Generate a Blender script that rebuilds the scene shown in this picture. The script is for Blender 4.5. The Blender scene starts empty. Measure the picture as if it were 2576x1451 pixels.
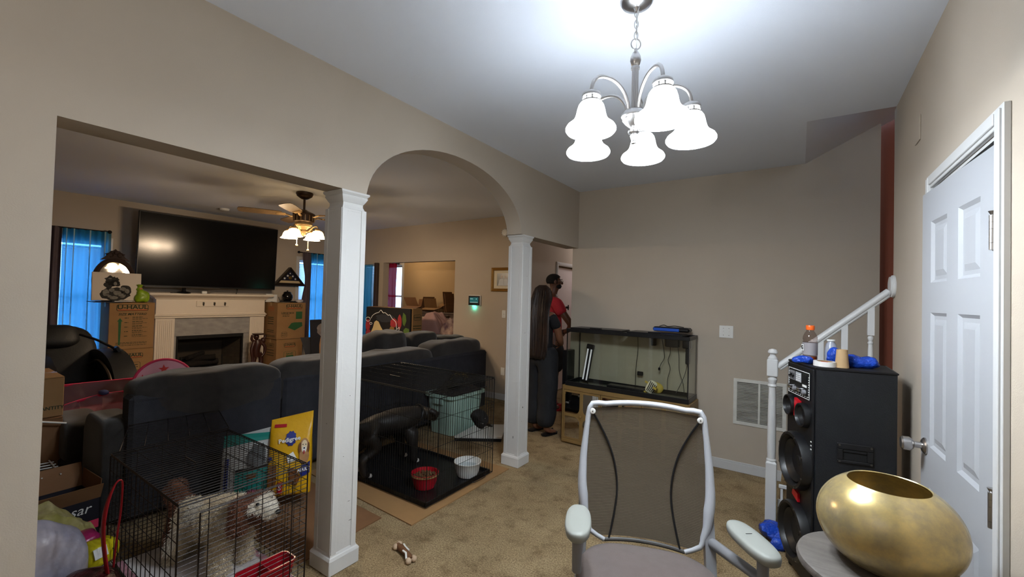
import bpy, math, random
from mathutils import Vector, Matrix, noise
from mathutils.geometry import tessellate_polygon
random.seed(7)
PI = math.pi
S = bpy.context.scene
COL = S.collection

# ---------------------------------------------------------------- camera, world, exposure
def rad(d): return d*PI/180
cam_d = bpy.data.cameras.new('camera')
cam = bpy.data.objects.new('camera', cam_d); COL.objects.link(cam)
cam_d.sensor_width = 36.0
cam_d.lens = 36.0*1069.9/2576.0
cam_d.clip_start = 0.05
YAW, PITCH, ROLL = 0.594187, 0.0198792, 0.0267512
_f = Vector((-math.sin(YAW)*math.cos(PITCH), math.cos(YAW)*math.cos(PITCH), math.sin(PITCH)))
_r = Vector((math.cos(YAW), math.sin(YAW), 0)); _u = _r.cross(_f)
_r2 = math.cos(ROLL)*_r + math.sin(ROLL)*_u; _u2 = -math.sin(ROLL)*_r + math.cos(ROLL)*_u
_m = Matrix((_r2, _u2, -_f)).transposed().to_4x4(); _m.translation = (0, 0, 1.53)
cam.matrix_world = _m
S.camera = cam

W = bpy.data.worlds.new('world'); S.world = W; W.use_nodes = True
WN = W.node_tree.nodes; WN.clear()
wo = WN.new('ShaderNodeOutputWorld'); wb = WN.new('ShaderNodeBackground')
wb.inputs['Color'].default_value = (0.30, 0.60, 1.0, 1); wb.inputs['Strength'].default_value = SKY_STRENGTH = 6.5
W.node_tree.links.new(wb.outputs[0], wo.inputs[0])
S.view_settings.view_transform = 'Standard'; S.view_settings.look = 'None'
S.view_settings.gamma = 1.0; S.view_settings.use_curve_mapping = False
S.view_settings.exposure = 0.38
CHANDELIER_SHADE = 15.0; CHANDELIER_BULB = 14.5; ENTRY_FILL = 25.0; STAIR_FILL = 3.5; HALL_FILL = 10.0
FAN_SHADE = 5.0; FAN_BULB = 17.5
BEDROOM_LAMP = 10.5

# ---------------------------------------------------------------- materials
def lin(c):
    if isinstance(c, str):
        c = c.lstrip('#'); c = [int(c[i:i+2], 16)/255 for i in (0, 2, 4)]
    return tuple(x/12.92 if x <= .04045 else ((x+.055)/1.055)**2.4 for x in c[:3]) + (1.0,)
MATS = {}
def pm(name, col, rough=.6, metal=0.0, var=0.0, vs=8.0, bump=0.0, bs=60.0, col2=None, trans=0.0, emis=0.0, alpha=1.0, spec=.5, ior=1.45, sheen=0.0, stretch=None):
    m = bpy.data.materials.new(name); m.use_nodes = True
    nt = m.node_tree; b = nt.nodes['Principled BSDF']; L = nt.links.new
    c = lin(col)
    b.inputs['Base Color'].default_value = c
    b.inputs['Roughness'].default_value = rough; b.inputs['Metallic'].default_value = metal
    b.inputs['Specular IOR Level'].default_value = spec; b.inputs['IOR'].default_value = ior
    b.inputs['Transmission Weight'].default_value = trans; b.inputs['Alpha'].default_value = alpha
    if sheen: b.inputs['Sheen Weight'].default_value = sheen
    if emis:
        b.inputs['Emission Color'].default_value = c; b.inputs['Emission Strength'].default_value = emis
    if var or col2 or bump:
        tc = nt.nodes.new('ShaderNodeTexCoord'); src = tc.outputs['Object']
        if stretch:
            mp = nt.nodes.new('ShaderNodeMapping'); mp.inputs['Scale'].default_value = stretch
            L(src, mp.inputs[0]); src = mp.outputs[0]
    if var or col2:
        n = nt.nodes.new('ShaderNodeTexNoise'); n.inputs['Scale'].default_value = vs; n.inputs['Detail'].default_value = 5
        L(src, n.inputs['Vector'])
        cr = nt.nodes.new('ShaderNodeValToRGB'); cr.color_ramp.elements[0].position = .32; cr.color_ramp.elements[1].position = .68
        d = lin(col2) if col2 else tuple(x*(1-var) for x in c[:3])+(1,)
        cr.color_ramp.elements[0].color = d; cr.color_ramp.elements[1].color = c
        L(n.outputs['Fac'], cr.inputs[0]); L(cr.outputs[0], b.inputs['Base Color'])
    if bump:
        n2 = nt.nodes.new('ShaderNodeTexNoise'); n2.inputs['Scale'].default_value = bs; n2.inputs['Detail'].default_value = 3
        L(src, n2.inputs['Vector'])
        bp = nt.nodes.new('ShaderNodeBump'); bp.inputs['Strength'].default_value = bump; bp.inputs['Distance'].default_value = .01
        L(n2.outputs['Fac'], bp.inputs['Height']); L(bp.outputs[0], b.inputs['Normal'])
    MATS[name] = m
    return m
def glassy(name, tint=(1, 1, 1), refl=.08):
    """thin pane: mostly see-through with a mirror gloss on its face"""
    m = bpy.data.materials.new(name); m.use_nodes = True; nt = m.node_tree; nt.nodes.clear(); L = nt.links.new
    o = nt.nodes.new('ShaderNodeOutputMaterial'); t = nt.nodes.new('ShaderNodeBsdfTransparent'); g = nt.nodes.new('ShaderNodeBsdfGlossy')
    t.inputs[0].default_value = (*tint, 1); g.inputs['Roughness'].default_value = .02
    lw = nt.nodes.new('ShaderNodeLayerWeight'); lw.inputs[0].default_value = .5
    pw = nt.nodes.new('ShaderNodeMath'); pw.operation = 'POWER'; pw.inputs[1].default_value = 4.0; L(lw.outputs['Facing'], pw.inputs[0])
    fr = nt.nodes.new('ShaderNodeMath'); fr.operation = 'MULTIPLY_ADD'; fr.inputs[1].default_value = .75; fr.inputs[2].default_value = .03; L(pw.outputs[0], fr.inputs[0])
    mx = nt.nodes.new('ShaderNodeMixShader')
    L(fr.outputs[0], mx.inputs[0]); L(t.outputs[0], mx.inputs[1]); L(g.outputs[0], mx.inputs[2]); L(mx.outputs[0], o.inputs[0])
    return m
def sheer(name, col, see=.25, trl=.5):
    m = bpy.data.materials.new(name); m.use_nodes = True; nt = m.node_tree; nt.nodes.clear(); L = nt.links.new
    o = nt.nodes.new('ShaderNodeOutputMaterial'); t = nt.nodes.new('ShaderNodeBsdfTransparent')
    d = nt.nodes.new('ShaderNodeBsdfDiffuse'); tr = nt.nodes.new('ShaderNodeBsdfTranslucent')
    c = lin(col); d.inputs[0].default_value = c; tr.inputs[0].default_value = c
    t.inputs[0].default_value = (.35+.65*c[0], .35+.65*c[1], .35+.65*c[2], 1)
    a = nt.nodes.new('ShaderNodeMixShader'); a.inputs[0].default_value = trl
    bm_ = nt.nodes.new('ShaderNodeMixShader'); bm_.inputs[0].default_value = see
    L(d.outputs[0], a.inputs[1]); L(tr.outputs[0], a.inputs[2]); L(a.outputs[0], bm_.inputs[1]); L(t.outputs[0], bm_.inputs[2]); L(bm_.outputs[0], o.inputs[0])
    return m

# ---------------------------------------------------------------- naming and tagging
FR = {}
def thing(name, label, cat, loc=(0, 0, 0), rz=0.0, group=None):
    o = bpy.data.objects.new(name, None); COL.objects.link(o)
    o.location = loc; o.rotation_euler = (0, 0, rz); o.empty_display_size = .05
    FR[o.name] = Matrix.Translation(loc) @ Matrix.Rotation(rz, 4, 'Z')
    return tag(o, label, cat, group)
def tag(o, label, cat, group=None, kind=None):
    o['label'] = label; o['category'] = cat
    if group: o['group'] = group
    if kind: o['kind'] = kind
    return o
def struct(o, label=None):
    o['kind'] = 'structure'
    if label: o['label'] = label
    return o
def plabel(o, label): o['label'] = label; return o
def copy_tree(o, parent=None):
    c = o.copy(); COL.objects.link(c)
    if parent: c.parent = parent
    for ch in list(o.children): copy_tree(ch, c)
    return c

# ---------------------------------------------------------------- mesh builder
def FM(o, right, up):
    r = Vector(right).normalized(); u = Vector(up); u = (u-r*u.dot(r)).normalized(); n = r.cross(u)
    m = Matrix((r, u, n)).transposed().to_4x4(); m.translation = o
    return m
def T(x, y, z): return Matrix.Translation((x, y, z))
def RZ(a): return Matrix.Rotation(a, 4, 'Z')
def RX(a): return Matrix.Rotation(a, 4, 'X')
def RY(a): return Matrix.Rotation(a, 4, 'Y')
class MB:
    def __init__(s, M=None): s.v = []; s.f = []; s.M = M
    def add(s, vs, fs, M=None):
        b = len(s.v); M = M or s.M
        if M is not None: vs = [M @ Vector(v) for v in vs]
        s.v += [Vector(v) for v in vs]; s.f += [[i+b for i in f] for f in fs]
        return s
    def box(s, lo, hi, b=0.0, M=None):
        x0, y0, z0 = [min(a, c) for a, c in zip(lo, hi)]; x1, y1, z1 = [max(a, c) for a, c in zip(lo, hi)]
        if b <= 0:
            vs = [(x, y, z) for z in (z0, z1) for y in (y0, y1) for x in (x0, x1)]
            fs = [[0, 2, 3, 1], [4, 5, 7, 6], [0, 1, 5, 4], [2, 6, 7, 3], [0, 4, 6, 2], [1, 3, 7, 5]]
            return s.add(vs, fs, M)
        b = min(b, .49*min(x1-x0, y1-y0, z1-z0))
        vs = []; ix = {}
        for k, (X, xi) in enumerate(((x0, b), (x1, -b))):
            for j, (Y, yi) in enumerate(((y0, b), (y1, -b))):
                for l, (Z, zi) in enumerate(((z0, b), (z1, -b))):
                    ix[k, j, l] = len(vs); vs += [(X, Y+yi, Z+zi), (X+xi, Y, Z+zi), (X+xi, Y+yi, Z)]
        fs = []
        I = lambda k, j, l, a: ix[k, j, l]+a
        for k in (0, 1):
            q = [I(k, 0, 0, 0), I(k, 1, 0, 0), I(k, 1, 1, 0), I(k, 0, 1, 0)]; fs.append(q if k else q[::-1])
            q = [I(0, k, 0, 1), I(1, k, 0, 1), I(1, k, 1, 1), I(0, k, 1, 1)]; fs.append(q[::-1] if k else q)
            q = [I(0, 0, k, 2), I(1, 0, k, 2), I(1, 1, k, 2), I(0, 1, k, 2)]; fs.append(q if k else q[::-1])
        for p in (0, 1):
            for q_ in (0, 1):
                q = [I(p, q_, 0, 0), I(p, q_, 1, 0), I(p, q_, 1, 1), I(p, q_, 0, 1)]; fs.append(q if p == q_ else q[::-1])
                q = [I(p, 0, q_, 0), I(p, 0, q_, 2), I(p, 1, q_, 2), I(p, 1, q_, 0)]; fs.append(q if p == q_ else q[::-1])
                q = [I(0, p, q_, 1), I(1, p, q_, 1), I(1, p, q_, 2), I(0, p, q_, 2)]; fs.append(q if p == q_ else q[::-1])
        for k in (0, 1):
            for j in (0, 1):
                for l in (0, 1):
                    q = [I(k, j, l, 0), I(k, j, l, 1), I(k, j, l, 2)]; fs.append(q if (k+j+l) % 2 else q[::-1])
        return s.add(vs, fs, M)
    def rings(s, rs, close=True, cap=True, M=None):
        n = len(rs[0]); vs = [p for r in rs for p in r]; fs = []
        for i in range(len(rs)-1):
            for j in range(n if close else n-1):
                a, b = i*n+j, i*n+(j+1) % n; fs.append([a, b, b+n, a+n])
        if cap and close:
            fs.append(list(range(n))[::-1]); fs.append([(len(rs)-1)*n+j for j in range(n)])
        return s.add(vs, fs, M)
    def lathe(s, prof, c=(0, 0, 0), n=24, M=None, cap=True, sq=None):
        rs = []
        for r, z in prof:
            rs.append([(c[0]+r*math.cos(2*PI*j/n), c[1]+r*math.sin(2*PI*j/n), c[2]+z) for j in range(n)])
        return s.rings(rs, True, cap, M)
    def tube(s, pts, r, n=8, closed=False, M=None, cap=True, flat=None):
        pts = [Vector(p) for p in pts]; N = len(pts); rs = []
        prev = None
        for i, p in enumerate(pts):
            if closed: t = pts[(i+1) % N]-pts[i-1]
            else: t = pts[min(i+1, N-1)]-pts[max(i-1, 0)]
            if t.length < 1e-9: t = Vector((0, 0, 1))
            t.normalize()
            if prev is None:
                a = Vector((0, 0, 1)) if abs(t.z) < .9 else Vector((1, 0, 0))
                prev = (a-t*a.dot(t)).normalized()
            else:
                q = prev-t*prev.dot(t)
                prev = q.normalized() if q.length > 1e-6 else prev
            bvec = t.cross(prev)
            rr = r[i] if isinstance(r, (list, tuple)) else r
            f = flat or 1.0
            rs.append([p+prev*(rr*math.cos(2*PI*j/n))+bvec*(rr*f*math.sin(2*PI*j/n)) for j in range(n)])
        if closed: rs.append(rs[0]); return s.rings(rs, True, False, M)
        return s.rings(rs, True, cap, M)
    def cyl(s, p0, p1, r, r1=None, n=12, M=None): return s.tube([p0, p1], [r, r if r1 is None else r1], n, M=M)
    def prism(s, poly, h0, h1, M=None):
        """polygon in local XY extruded from z=h0 to z=h1"""
        n = len(poly)
        ar = sum(poly[i][0]*poly[(i+1) % n][1]-poly[(i+1) % n][0]*poly[i][1] for i in range(n))
        if ar < 0: poly = poly[::-1]
        vs = [(x, y, h0) for x, y in poly]+[(x, y, h1) for x, y in poly]
        fs = [[i, (i+1) % n, n+(i+1) % n, n+i] for i in range(n)]
        if n <= 4: fs += [list(range(n))[::-1], list(range(n, 2*n))]
        else:
            for t in tessellate_polygon([[Vector((x, y, 0)) for x, y in poly]]):
                a, b, c = t
                o = (poly[b][0]-poly[a][0])*(poly[c][1]-poly[a][1])-(poly[c][0]-poly[a][0])*(poly[b][1]-poly[a][1])
                if o < 0: a, b, c = a, c, b
                fs += [[n+a, n+b, n+c], [c, b, a]]
        return s.add(vs, fs, M)
    def blob(s, c, r, e1=1.0, e2=1.0, nu=20, nv=12, M=None, wob=0.0, ws=4.0, seed=0):
        sp = lambda x, e: math.copysign(abs(x)**e, x)
        rs = []
        for i in range(nv+1):
            v = -PI/2+PI*i/nv; ring = []
            for j in range(nu):
                u = 2*PI*j/nu
                p = Vector((r[0]*sp(math.cos(v), e1)*sp(math.cos(u), e2), r[1]*sp(math.cos(v), e1)*sp(math.sin(u), e2), r[2]*sp(math.sin(v), e1)))
                if wob:
                    q = p*ws+Vector((seed*3.1, seed*1.7, seed))
                    p = p+p.normalized()*wob*noise.noise(q) if p.length > 0 else p
                ring.append(p+Vector(c))
            rs.append(ring)
        return s.rings(rs, True, True, M)
    def grid(s, fn, nu, nv, M=None, th=0.0):
        vs = [fn(i/nu, j/nv) for j in range(nv+1) for i in range(nu+1)]
        fs = [[j*(nu+1)+i, j*(nu+1)+i+1, (j+1)*(nu+1)+i+1, (j+1)*(nu+1)+i] for j in range(nv) for i in range(nu)]
        return s.add(vs, fs, M)
    def build(s, name, mat, parent=None, smooth=True, ang=38, local=False, origin=None):
        me = bpy.data.meshes.new(name)
        vs = s.v
        o = bpy.data.objects.new(name, me)
        if parent is not None:
            fr = FR[parent.name]
            if not local:
                inv = fr.inverted(); vs = [inv @ v for v in vs]
            FR_o = fr
        else:
            xs = [v.x for v in vs]; ys = [v.y for v in vs]; zs = [v.z for v in vs]
            og = Vector(origin) if origin else Vector(((min(xs)+max(xs))/2, (min(ys)+max(ys))/2, min(zs)))
            vs = [v-og for v in vs]; o.location = og; FR_o = Matrix.Translation(og)
        me.from_pydata([tuple(v) for v in vs], [], s.f); me.update()
        if mat: me.materials.append(mat)
        if smooth:
            me.polygons.foreach_set('use_smooth', [True]*len(me.polygons))
            me.set_sharp_from_angle(angle=rad(ang))
        COL.objects.link(o)
        if parent is not None: o.parent = parent
        FR[o.name] = FR_o
        return o
def txt(body, size, M, mat, parent, name='lettering', ext=.0006, align='CENTER', shear=0.0, bold=0.0, sx=1.0):
    """flat print: M maps text x/y to the surface"""
    c = bpy.data.curves.new(name, 'FONT'); c.body = body; c.size = size; c.extrude = ext; c.align_x = align; c.align_y = 'CENTER'
    c.shear = shear; c.offset = bold; c.resolution_u = 2
    c.materials.append(mat)
    o = bpy.data.objects.new(name, c); COL.objects.link(o); o.parent = parent
    o.matrix_local = FR[parent.name].inverted() @ M @ Matrix.Diagonal((sx, 1, 1, 1))
    FR[o.name] = FR[parent.name]
    TEXTS.append(o)
    return o
TEXTS = []
def texts_to_mesh():
    dg = bpy.context.evaluated_depsgraph_get()
    for o in TEXTS:
        me = bpy.data.meshes.new_from_object(o.evaluated_get(dg)); nm = o.name
        n = bpy.data.objects.new('print', me); COL.objects.link(n); n.parent = o.parent; n.matrix_local = o.matrix_local.copy()
        bpy.data.objects.remove(o); n.name = 'lettering'
def skin(name, V, E, Rr, mat, parent=None, sub=2, root=0, deform=None, local=False):
    """a continuous body grown along a skeleton"""
    me = bpy.data.meshes.new(name+'_bones'); me.from_pydata([tuple(v) for v in V], E, [])
    o = bpy.data.objects.new(name+'_bones', me); COL.objects.link(o)
    md = o.modifiers.new('skin', 'SKIN'); md.use_smooth_shade = True; md.branch_smoothing = .6
    sl = me.skin_vertices[0].data
    for i, r in enumerate(Rr):
        sl[i].radius = r if isinstance(r, (tuple, list)) else (r, r); sl[i].use_root = (i == root)
    ss = o.modifiers.new('sub', 'SUBSURF'); ss.levels = sub; ss.render_levels = sub
    dg = bpy.context.evaluated_depsgraph_get(); ev = o.evaluated_get(dg); m2 = ev.to_mesh()
    mb = MB(); mb.add([v.co.copy() for v in m2.vertices], [list(p.vertices) for p in m2.polygons]); ev.to_mesh_clear()
    bpy.data.objects.remove(o); bpy.data.meshes.remove(me)
    if deform: mb.v = [deform(v) for v in mb.v]
    return mb if mat is None else mb.build(name, mat, parent, ang=180, local=local)
def bez(p0, p1, p2, p3, n=10):
    o = []
    for i in range(n+1):
        t = i/n; a = (1-t)
        o.append(Vector(p0)*a**3+Vector(p1)*3*a*a*t+Vector(p2)*3*a*t*t+Vector(p3)*t**3)
    return o
def smooth_path(pts, k=4):
    pts = [Vector(p) for p in pts]; out = []
    for i in range(len(pts)-1):
        a, b = pts[i], pts[i+1]; pa = pts[i-1] if i else a; pb = pts[i+2] if i+2 < len(pts) else b
        for j in range(k):
            t = j/k
            out.append(.5*((2*a)+(b-pa)*t+(2*pa-5*a+4*b-pb)*t*t+(3*a-pa-3*b+pb)*t**3))
    out.append(pts[-1]); return out
def plates(u0, u1, z0, z1, holes):
    """rectangles that fill u0..u1 x z0..z1 around rectangular holes"""
    us = sorted({u0, u1, *[h[0] for h in holes], *[h[1] for h in holes]}); out = []
    for a, b in zip(us, us[1:]):
        m = (a+b)/2; hs = sorted([(h[2], h[3]) for h in holes if h[0] < m < h[1]]); z = z0
        for p, q in hs:
            if p > z: out.append((a, b, z, p))
            z = max(z, q)
        if z < z1: out.append((a, b, z, z1))
    return out

# ---------------------------------------------------------------- shared materials
WALL = pm('taupe wall paint', '#b5a999', .85, var=.04, vs=2.5, bump=.08, bs=220)
WALL_WARM = pm('beige wall paint', '#b39a76', .85, var=.05, vs=2, bump=.05, bs=200)
BROWN = pm('brown accent paint', '#8a4a34', .85, var=.08, vs=2)
CEIL = pm('white ceiling paint', '#e0e6f1', .9, bump=.12, bs=260)
TRIM = pm('white trim paint', '#c9c9c8', .4, var=.03, vs=6)
CREAM = pm('cream mantel paint', '#ebdfce', .45, var=.03, vs=5)
BLACK_PL = pm('black plastic', '#101114', .35)
BLACK_MT = pm('black matte', '#0c0c0e', .75)
BLACK_WIRE = pm('black coated wire', '#131211', .35, metal=.3)
RUST_WIRE = pm('dark bronze wire', '#241c18', .4, metal=.4, var=.3, vs=30)
NICKEL = pm('brushed nickel', '#b9b6b4', .32, metal=1.0)
CHROME = pm('chrome', '#c8c8ca', .12, metal=1.0)
DARKMETAL = pm('pewter metal', '#5a5650', .4, metal=.8)
GREY_PL = pm('light grey plastic', '#a9abb0', .42)
MID_PL = pm('mid grey plastic', '#77777a', .45)
WHITE_PL = pm('white plastic', '#dcdcd8', .4)
CARD = pm('brown cardboard', '#977349', .85, var=.12, vs=6, bump=.05, bs=90)
CARD_D = pm('dark cardboard', '#7a5637', .85, var=.12, vs=6)
INK = pm('dark green ink', '#22301c', .8)
INK_O = pm('orange ink', '#b5562a', .8)
INK_G = pm('green ink', '#2a5a33', .8)
INK_K = pm('black ink', '#151515', .7)
WHITE_INK = pm('white ink', '#e8e8e6', .6)
SOFA = pm('charcoal chenille', '#2b2826', .95, var=.4, vs=11, bump=.25, bs=320, sheen=.25)
SOFA_B = pm('charcoal sofa back cloth', '#2a2b31', .95, var=.25, vs=14, bump=.3, bs=160)
RED_PL = pm('red plastic', '#a3101f', .3, spec=.6)
BLUE_PL = pm('blue plastic film', '#1f49b8', .22, var=.35, vs=18, bump=1.0, bs=55)
MIRROR = pm('mirror glass', '#d0cfcd', .03, metal=1.0)
PANE = glassy('window pane', (.97, .98, 1))
TANK_GLASS = glassy('aquarium glass', (.975, .99, .97))
# ================================================================ THE ROOM SHELL
H = 2.74
def carpet():
    m = bpy.data.materials.new('brown carpet'); m.use_nodes = True; nt = m.node_tree; b = nt.nodes['Principled BSDF']; L = nt.links.new
    tc = nt.nodes.new('ShaderNodeTexCoord')
    def nz(s, d=4, r=.6):
        n = nt.nodes.new('ShaderNodeTexNoise'); n.inputs['Scale'].default_value = s; n.inputs['Detail'].default_value = d; n.inputs['Roughness'].default_value = r
        L(tc.outputs['Object'], n.inputs['Vector']); return n
    fine, blot, big = nz(110, 3, .8), nz(9), nz(1.6, 5)
    r1 = nt.nodes.new('ShaderNodeValToRGB'); e = r1.color_ramp.elements
    e[0].position = .3; e[0].color = lin('#6a563c'); e[1].position = .72; e[1].color = lin('#d0b88f')
    L(fine.outputs['Fac'], r1.inputs[0])
    r2 = nt.nodes.new('ShaderNodeValToRGB'); e = r2.color_ramp.elements
    e[0].position = .3; e[0].color = (.62, .58, .54, 1); e[1].position = .6; e[1].color = (1, 1, 1, 1)
    L(big.outputs['Fac'], r2.inputs[0])
    r3 = nt.nodes.new('ShaderNodeValToRGB'); e = r3.color_ramp.elements
    e[0].position = .28; e[0].color = (.6, .56, .52, 1); e[1].position = .5; e[1].color = (1, 1, 1, 1)
    L(blot.outputs['Fac'], r3.inputs[0])
    def mul(a, c):
        x = nt.nodes.new('ShaderNodeMix'); x.data_type = 'RGBA'; x.blend_type = 'MULTIPLY'; x.inputs[0].default_value = 1
        L(a, x.inputs[6]); L(c, x.inputs[7]); return x.outputs[2]
    L(mul(mul(r1.outputs[0], r2.outputs[0]), r3.outputs[0]), b.inputs['Base Color'])
    b.inputs['Roughness'].default_value = .97; b.inputs['Specular IOR Level'].default_value = .15
    bp = nt.nodes.new('ShaderNodeBump'); bp.inputs['Strength'].default_value = .9; bp.inputs['Distance'].default_value = .012
    L(fine.outputs['Fac'], bp.inputs['Height']); L(bp.outputs[0], b.inputs['Normal'])
    return m
CARPET = carpet()
struct(MB().box((-8.8, -2.2, -.12), (2.4, 8.6, 0)).build('floor', CARPET, origin=(0, 0, 0)), 'worn brown carpet')
# dining ceiling with the stair opening, living ceiling beyond
m = MB(); m.prism([(-8.05, -2.2), (.03, -2.2), (.03, 8.6), (-8.8, 8.6), (-8.8, 6.93), (-8.62, 6.93), (-6.47, 5.37), (-6.47, 5.33), (-8.05, 5.33)], H, H+.12); m.box((.03, -2.2, H), (2.4, 3.385, H+.12))  # cut back beyond the back window to let sky light in
struct(m.build('ceiling', CEIL), 'white painted ceiling')
m = MB(); m.add([(.03, 3.385, H), (.03, 4.5, H), (2.4, 4.5, H+1.19), (2.4, 3.385, H+1.19), (.03, 3.385, H+.1), (.03, 4.5, H+.1), (2.4, 4.5, H+1.29), (2.4, 3.385, H+1.29)],
    [[0, 1, 2, 3], [7, 6, 5, 4], [0, 3, 7, 4], [1, 5, 6, 2], [0, 4, 5, 1], [3, 2, 6, 7]])
struct(m.build('ceiling', CEIL, smooth=False), 'sloped ceiling above the stairs')

# partition with the square opening, the arch and the passage
PX0, PX1 = -2.235, -2.08
arc = []
for i in range(33):
    a = PI-PI*i/32; cx_ = math.cos(a); sy_ = math.sin(a)
    arc.append((2.38+.825*math.copysign(abs(cx_)**.97, cx_), 2.10+.445*abs(sy_)**1.04))
poly = [(-2.2, 0), (.312, 0), (.312, 2.10), (1.55, 2.10)]+arc[1:-1]+[(3.205, 2.10), (4.4, 2.10), (4.4, H), (-2.2, H)]
m = MB(FM((PX0, 0, 0), (0, 1, 0), (0, 0, 1))); m.prism(poly, 0, PX1-PX0)
struct(m.build('wall_left', WALL, ang=25), 'taupe partition wall with square opening and arch')

m = MB(); m.box((-2.15, 4.4, 0), (.525, 4.52, H+.35))
struct(m.build('wall_back', WALL, smooth=False), 'taupe wall behind the fish tank')
m = MB(); m.box((.525, 4.55, 0), (2.4, 4.7, H+1.3))
struct(m.build('wall_back', BROWN, smooth=False), 'brown painted wall up the stairs')
m = MB()
for a, b, z0, z1 in plates(-2.2, 3.45, 0, H, [(1.765, 2.50, -.01, 2.045)]): m.box((.475, a, z0), (.60, b, z1))
struct(m.build('wall_right', WALL, smooth=False), 'taupe wall with the white door')
m = MB(); m.box((.60, 3.33, 0), (2.4, 3.45, H+1.3)); struct(m.build('wall_right', WALL, smooth=False), 'stairwell side wall')
m = MB(); m.box((2.3, 3.45, 0), (2.4, 4.55, H+1.3)); struct(m.build('wall_right', BROWN, smooth=False), 'end wall of the stairwell')
m = MB(); m.box((.56, 1.70, 0), (.598, 2.56, 2.1)); struct(m.build('closet_dark_sheet', BLACK_MT, smooth=False), 'closet darkness backing behind the door')  # black sheet stands in for the dark inside the closet
m = MB(); m.box((-8.8, -2.2, 0), (.6, -2.05, H)); struct(m.build('wall_front', WALL, smooth=False), 'wall behind the camera')

FX = -7.9      # fireplace wall
W1 = (.86, 1.71, .62, 2.13); W2 = (4.43, 5.06, .62, 2.13)
m = MB()
for a, b, z0, z1 in plates(-2.2, 5.35, 0, H, [W1, W2, (2.46, 3.47, .2, .83)]): m.box((FX-.15, a, z0), (FX, b, z1))
struct(m.build('wall_left', WALL, smooth=False), 'living room wall with the fireplace')
LY = 5.2; W3 = (-7.12, -6.60, .62, 2.08)
m = MB()
for a, b, z0, z1 in plates(-8.05, -3.25, 0, H, [W3, (-6.41, -4.64, -.01, 2.10)]): m.box((a, LY, z0), (b, LY+.13, z1))
struct(m.build('wall_back', WALL, smooth=False), 'living room back wall with the wide opening')
m = MB()
for a, b, z0, z1 in plates(LY+.13, 8.4, 0, H, [(6.12, 6.92, -.01, 2.06)]): m.box((-3.38, a, z0), (-3.25, b, z1))
struct(m.build('wall_left', WALL, smooth=False), 'hall wall beyond the column')
m = MB(); m.box((-3.25, 8.3, 0), (-2.0, 8.42, H)); m.box((-2.15, 4.52, 0), (-2.03, 8.3, H)); struct(m.build('wall_back', WALL, smooth=False), 'end of the hall')
m = MB()
RW = (-8.40, -7.70, .75, 2.2)
for a, b, z0, z1 in plates(-8.62, -3.38, 0, H, [(RW[0], RW[1], RW[2], RW[3])]): m.box((a, 6.8, z0), (b, 6.93, z1))
m.prism([(-6.47, 5.33), (-6.56, 5.33), (-8.66, 6.86), (-8.6, 6.93)], 0, H)  # unseen slanted wall, shaped so sky light reaches the back window
struct(m.build('wall_back', WALL_WARM, smooth=False), 'beige wall of the far bedroom with an unseen slanted side')
# baseboards
def baseboard(name, lo, hi):
    m = MB(); m.box(lo, (hi[0], hi[1], .075), .003); 
    dx, dy = hi[0]-lo[0], hi[1]-lo[1]
    m.box((lo[0]+(.004 if dx < .1 else 0), lo[1]+(.004 if dy < .1 else 0), .075), (hi[0]-(0 if dx < .1 else 0), hi[1], .09), .003)
    return struct(m.build(name, TRIM), 'white baseboard')
baseboard('baseboard_back', (-2.14, 4.386, 0), (-.06, 4.4, .09))
baseboard('baseboard_right', (.462, 2.565, 0), (.475, 3.36, .09))
baseboard('baseboard_back', (-4.63, 5.187, 0), (-3.25, 5.2, .09))
baseboard('baseboard_left', (-3.25, 5.2, 0), (-3.237, 6.05, .09))
baseboard('baseboard_right', (-2.08, -2.04, 0), (-2.067, .30, .09))

# white trim round the closet door, casing profile of two steps
def casing(name, plane, u0, u1, zt, axis='x', sgn=-1, w=.058, d=.016, floor=0.0, label='white door casing'):
    m = MB()
    def bar(a, b, z0, z1, dd):
        if axis == 'x': m.box((plane, a, z0), (plane+sgn*dd, b, z1), .002)
        else: m.box((a, plane, z0), (b, plane+sgn*dd, z1), .002)
    for (a, b) in ((u0-w, u0), (u1, u1+w)):
        bar(a, b, floor, zt+w, d); bar(a+.012, b-.012, floor, zt+w-.012, d+.006)
    bar(u0, u1, zt, zt+w, d); bar(u0, u1, zt+.012, zt+w-.012, d+.006)
    return struct(m.build(name, TRIM), label)
casing('trim_2', .475, 1.765, 2.50, 2.045)
m = MB(); m.box((.475, 1.765, 0), (.56, 1.777, 2.045)); m.box((.475, 2.488, 0), (.56, 2.50, 2.045)); m.box((.475, 1.777, 2.033), (.56, 2.488, 2.045))
struct(m.build('trim_3', TRIM), 'white door jamb')

# six panel door, hinged at its near edge and standing slightly ajar
DA = Vector((.468, 1.782, .012)); DB = Vector((.436, 2.492, .012)); DW = (DB-DA).length; DH = 2.0
DM = FM(DA, DB-DA, (0, 0, 1))       # local x along the leaf, y up, z towards the wall side
if DM.col[2].x > 0: pass
d = bpy.data.objects.new('door_1', None); COL.objects.link(d); d.location = DA; FR['door_1'] = T(*DA); struct(d, 'white six panel door with nickel hinges and knob')
zs = -1 if DM.col[2].x > 0 else 1     # sign of local z that faces the room
m = MB(DM)
panels = []
for (a, b) in ((.115, DW/2-.055), (DW/2+.055, DW-.115)):
    for (p, q) in ((1.62, 1.87), (.96, 1.50), (.22, .80)): panels.append((a, b, p, q))
for a, b, z0, z1 in plates(0, DW, 0, DH, panels): m.box((a, z0, zs*.0), (b, z1, -zs*.034))
m.box((0, 0, -zs*.012), (DW, DH, -zs*.030))
DOORP = pm('white door paint', '#a4a6aa', .4); m.build('slab', DOORP, d, smooth=False)
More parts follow.
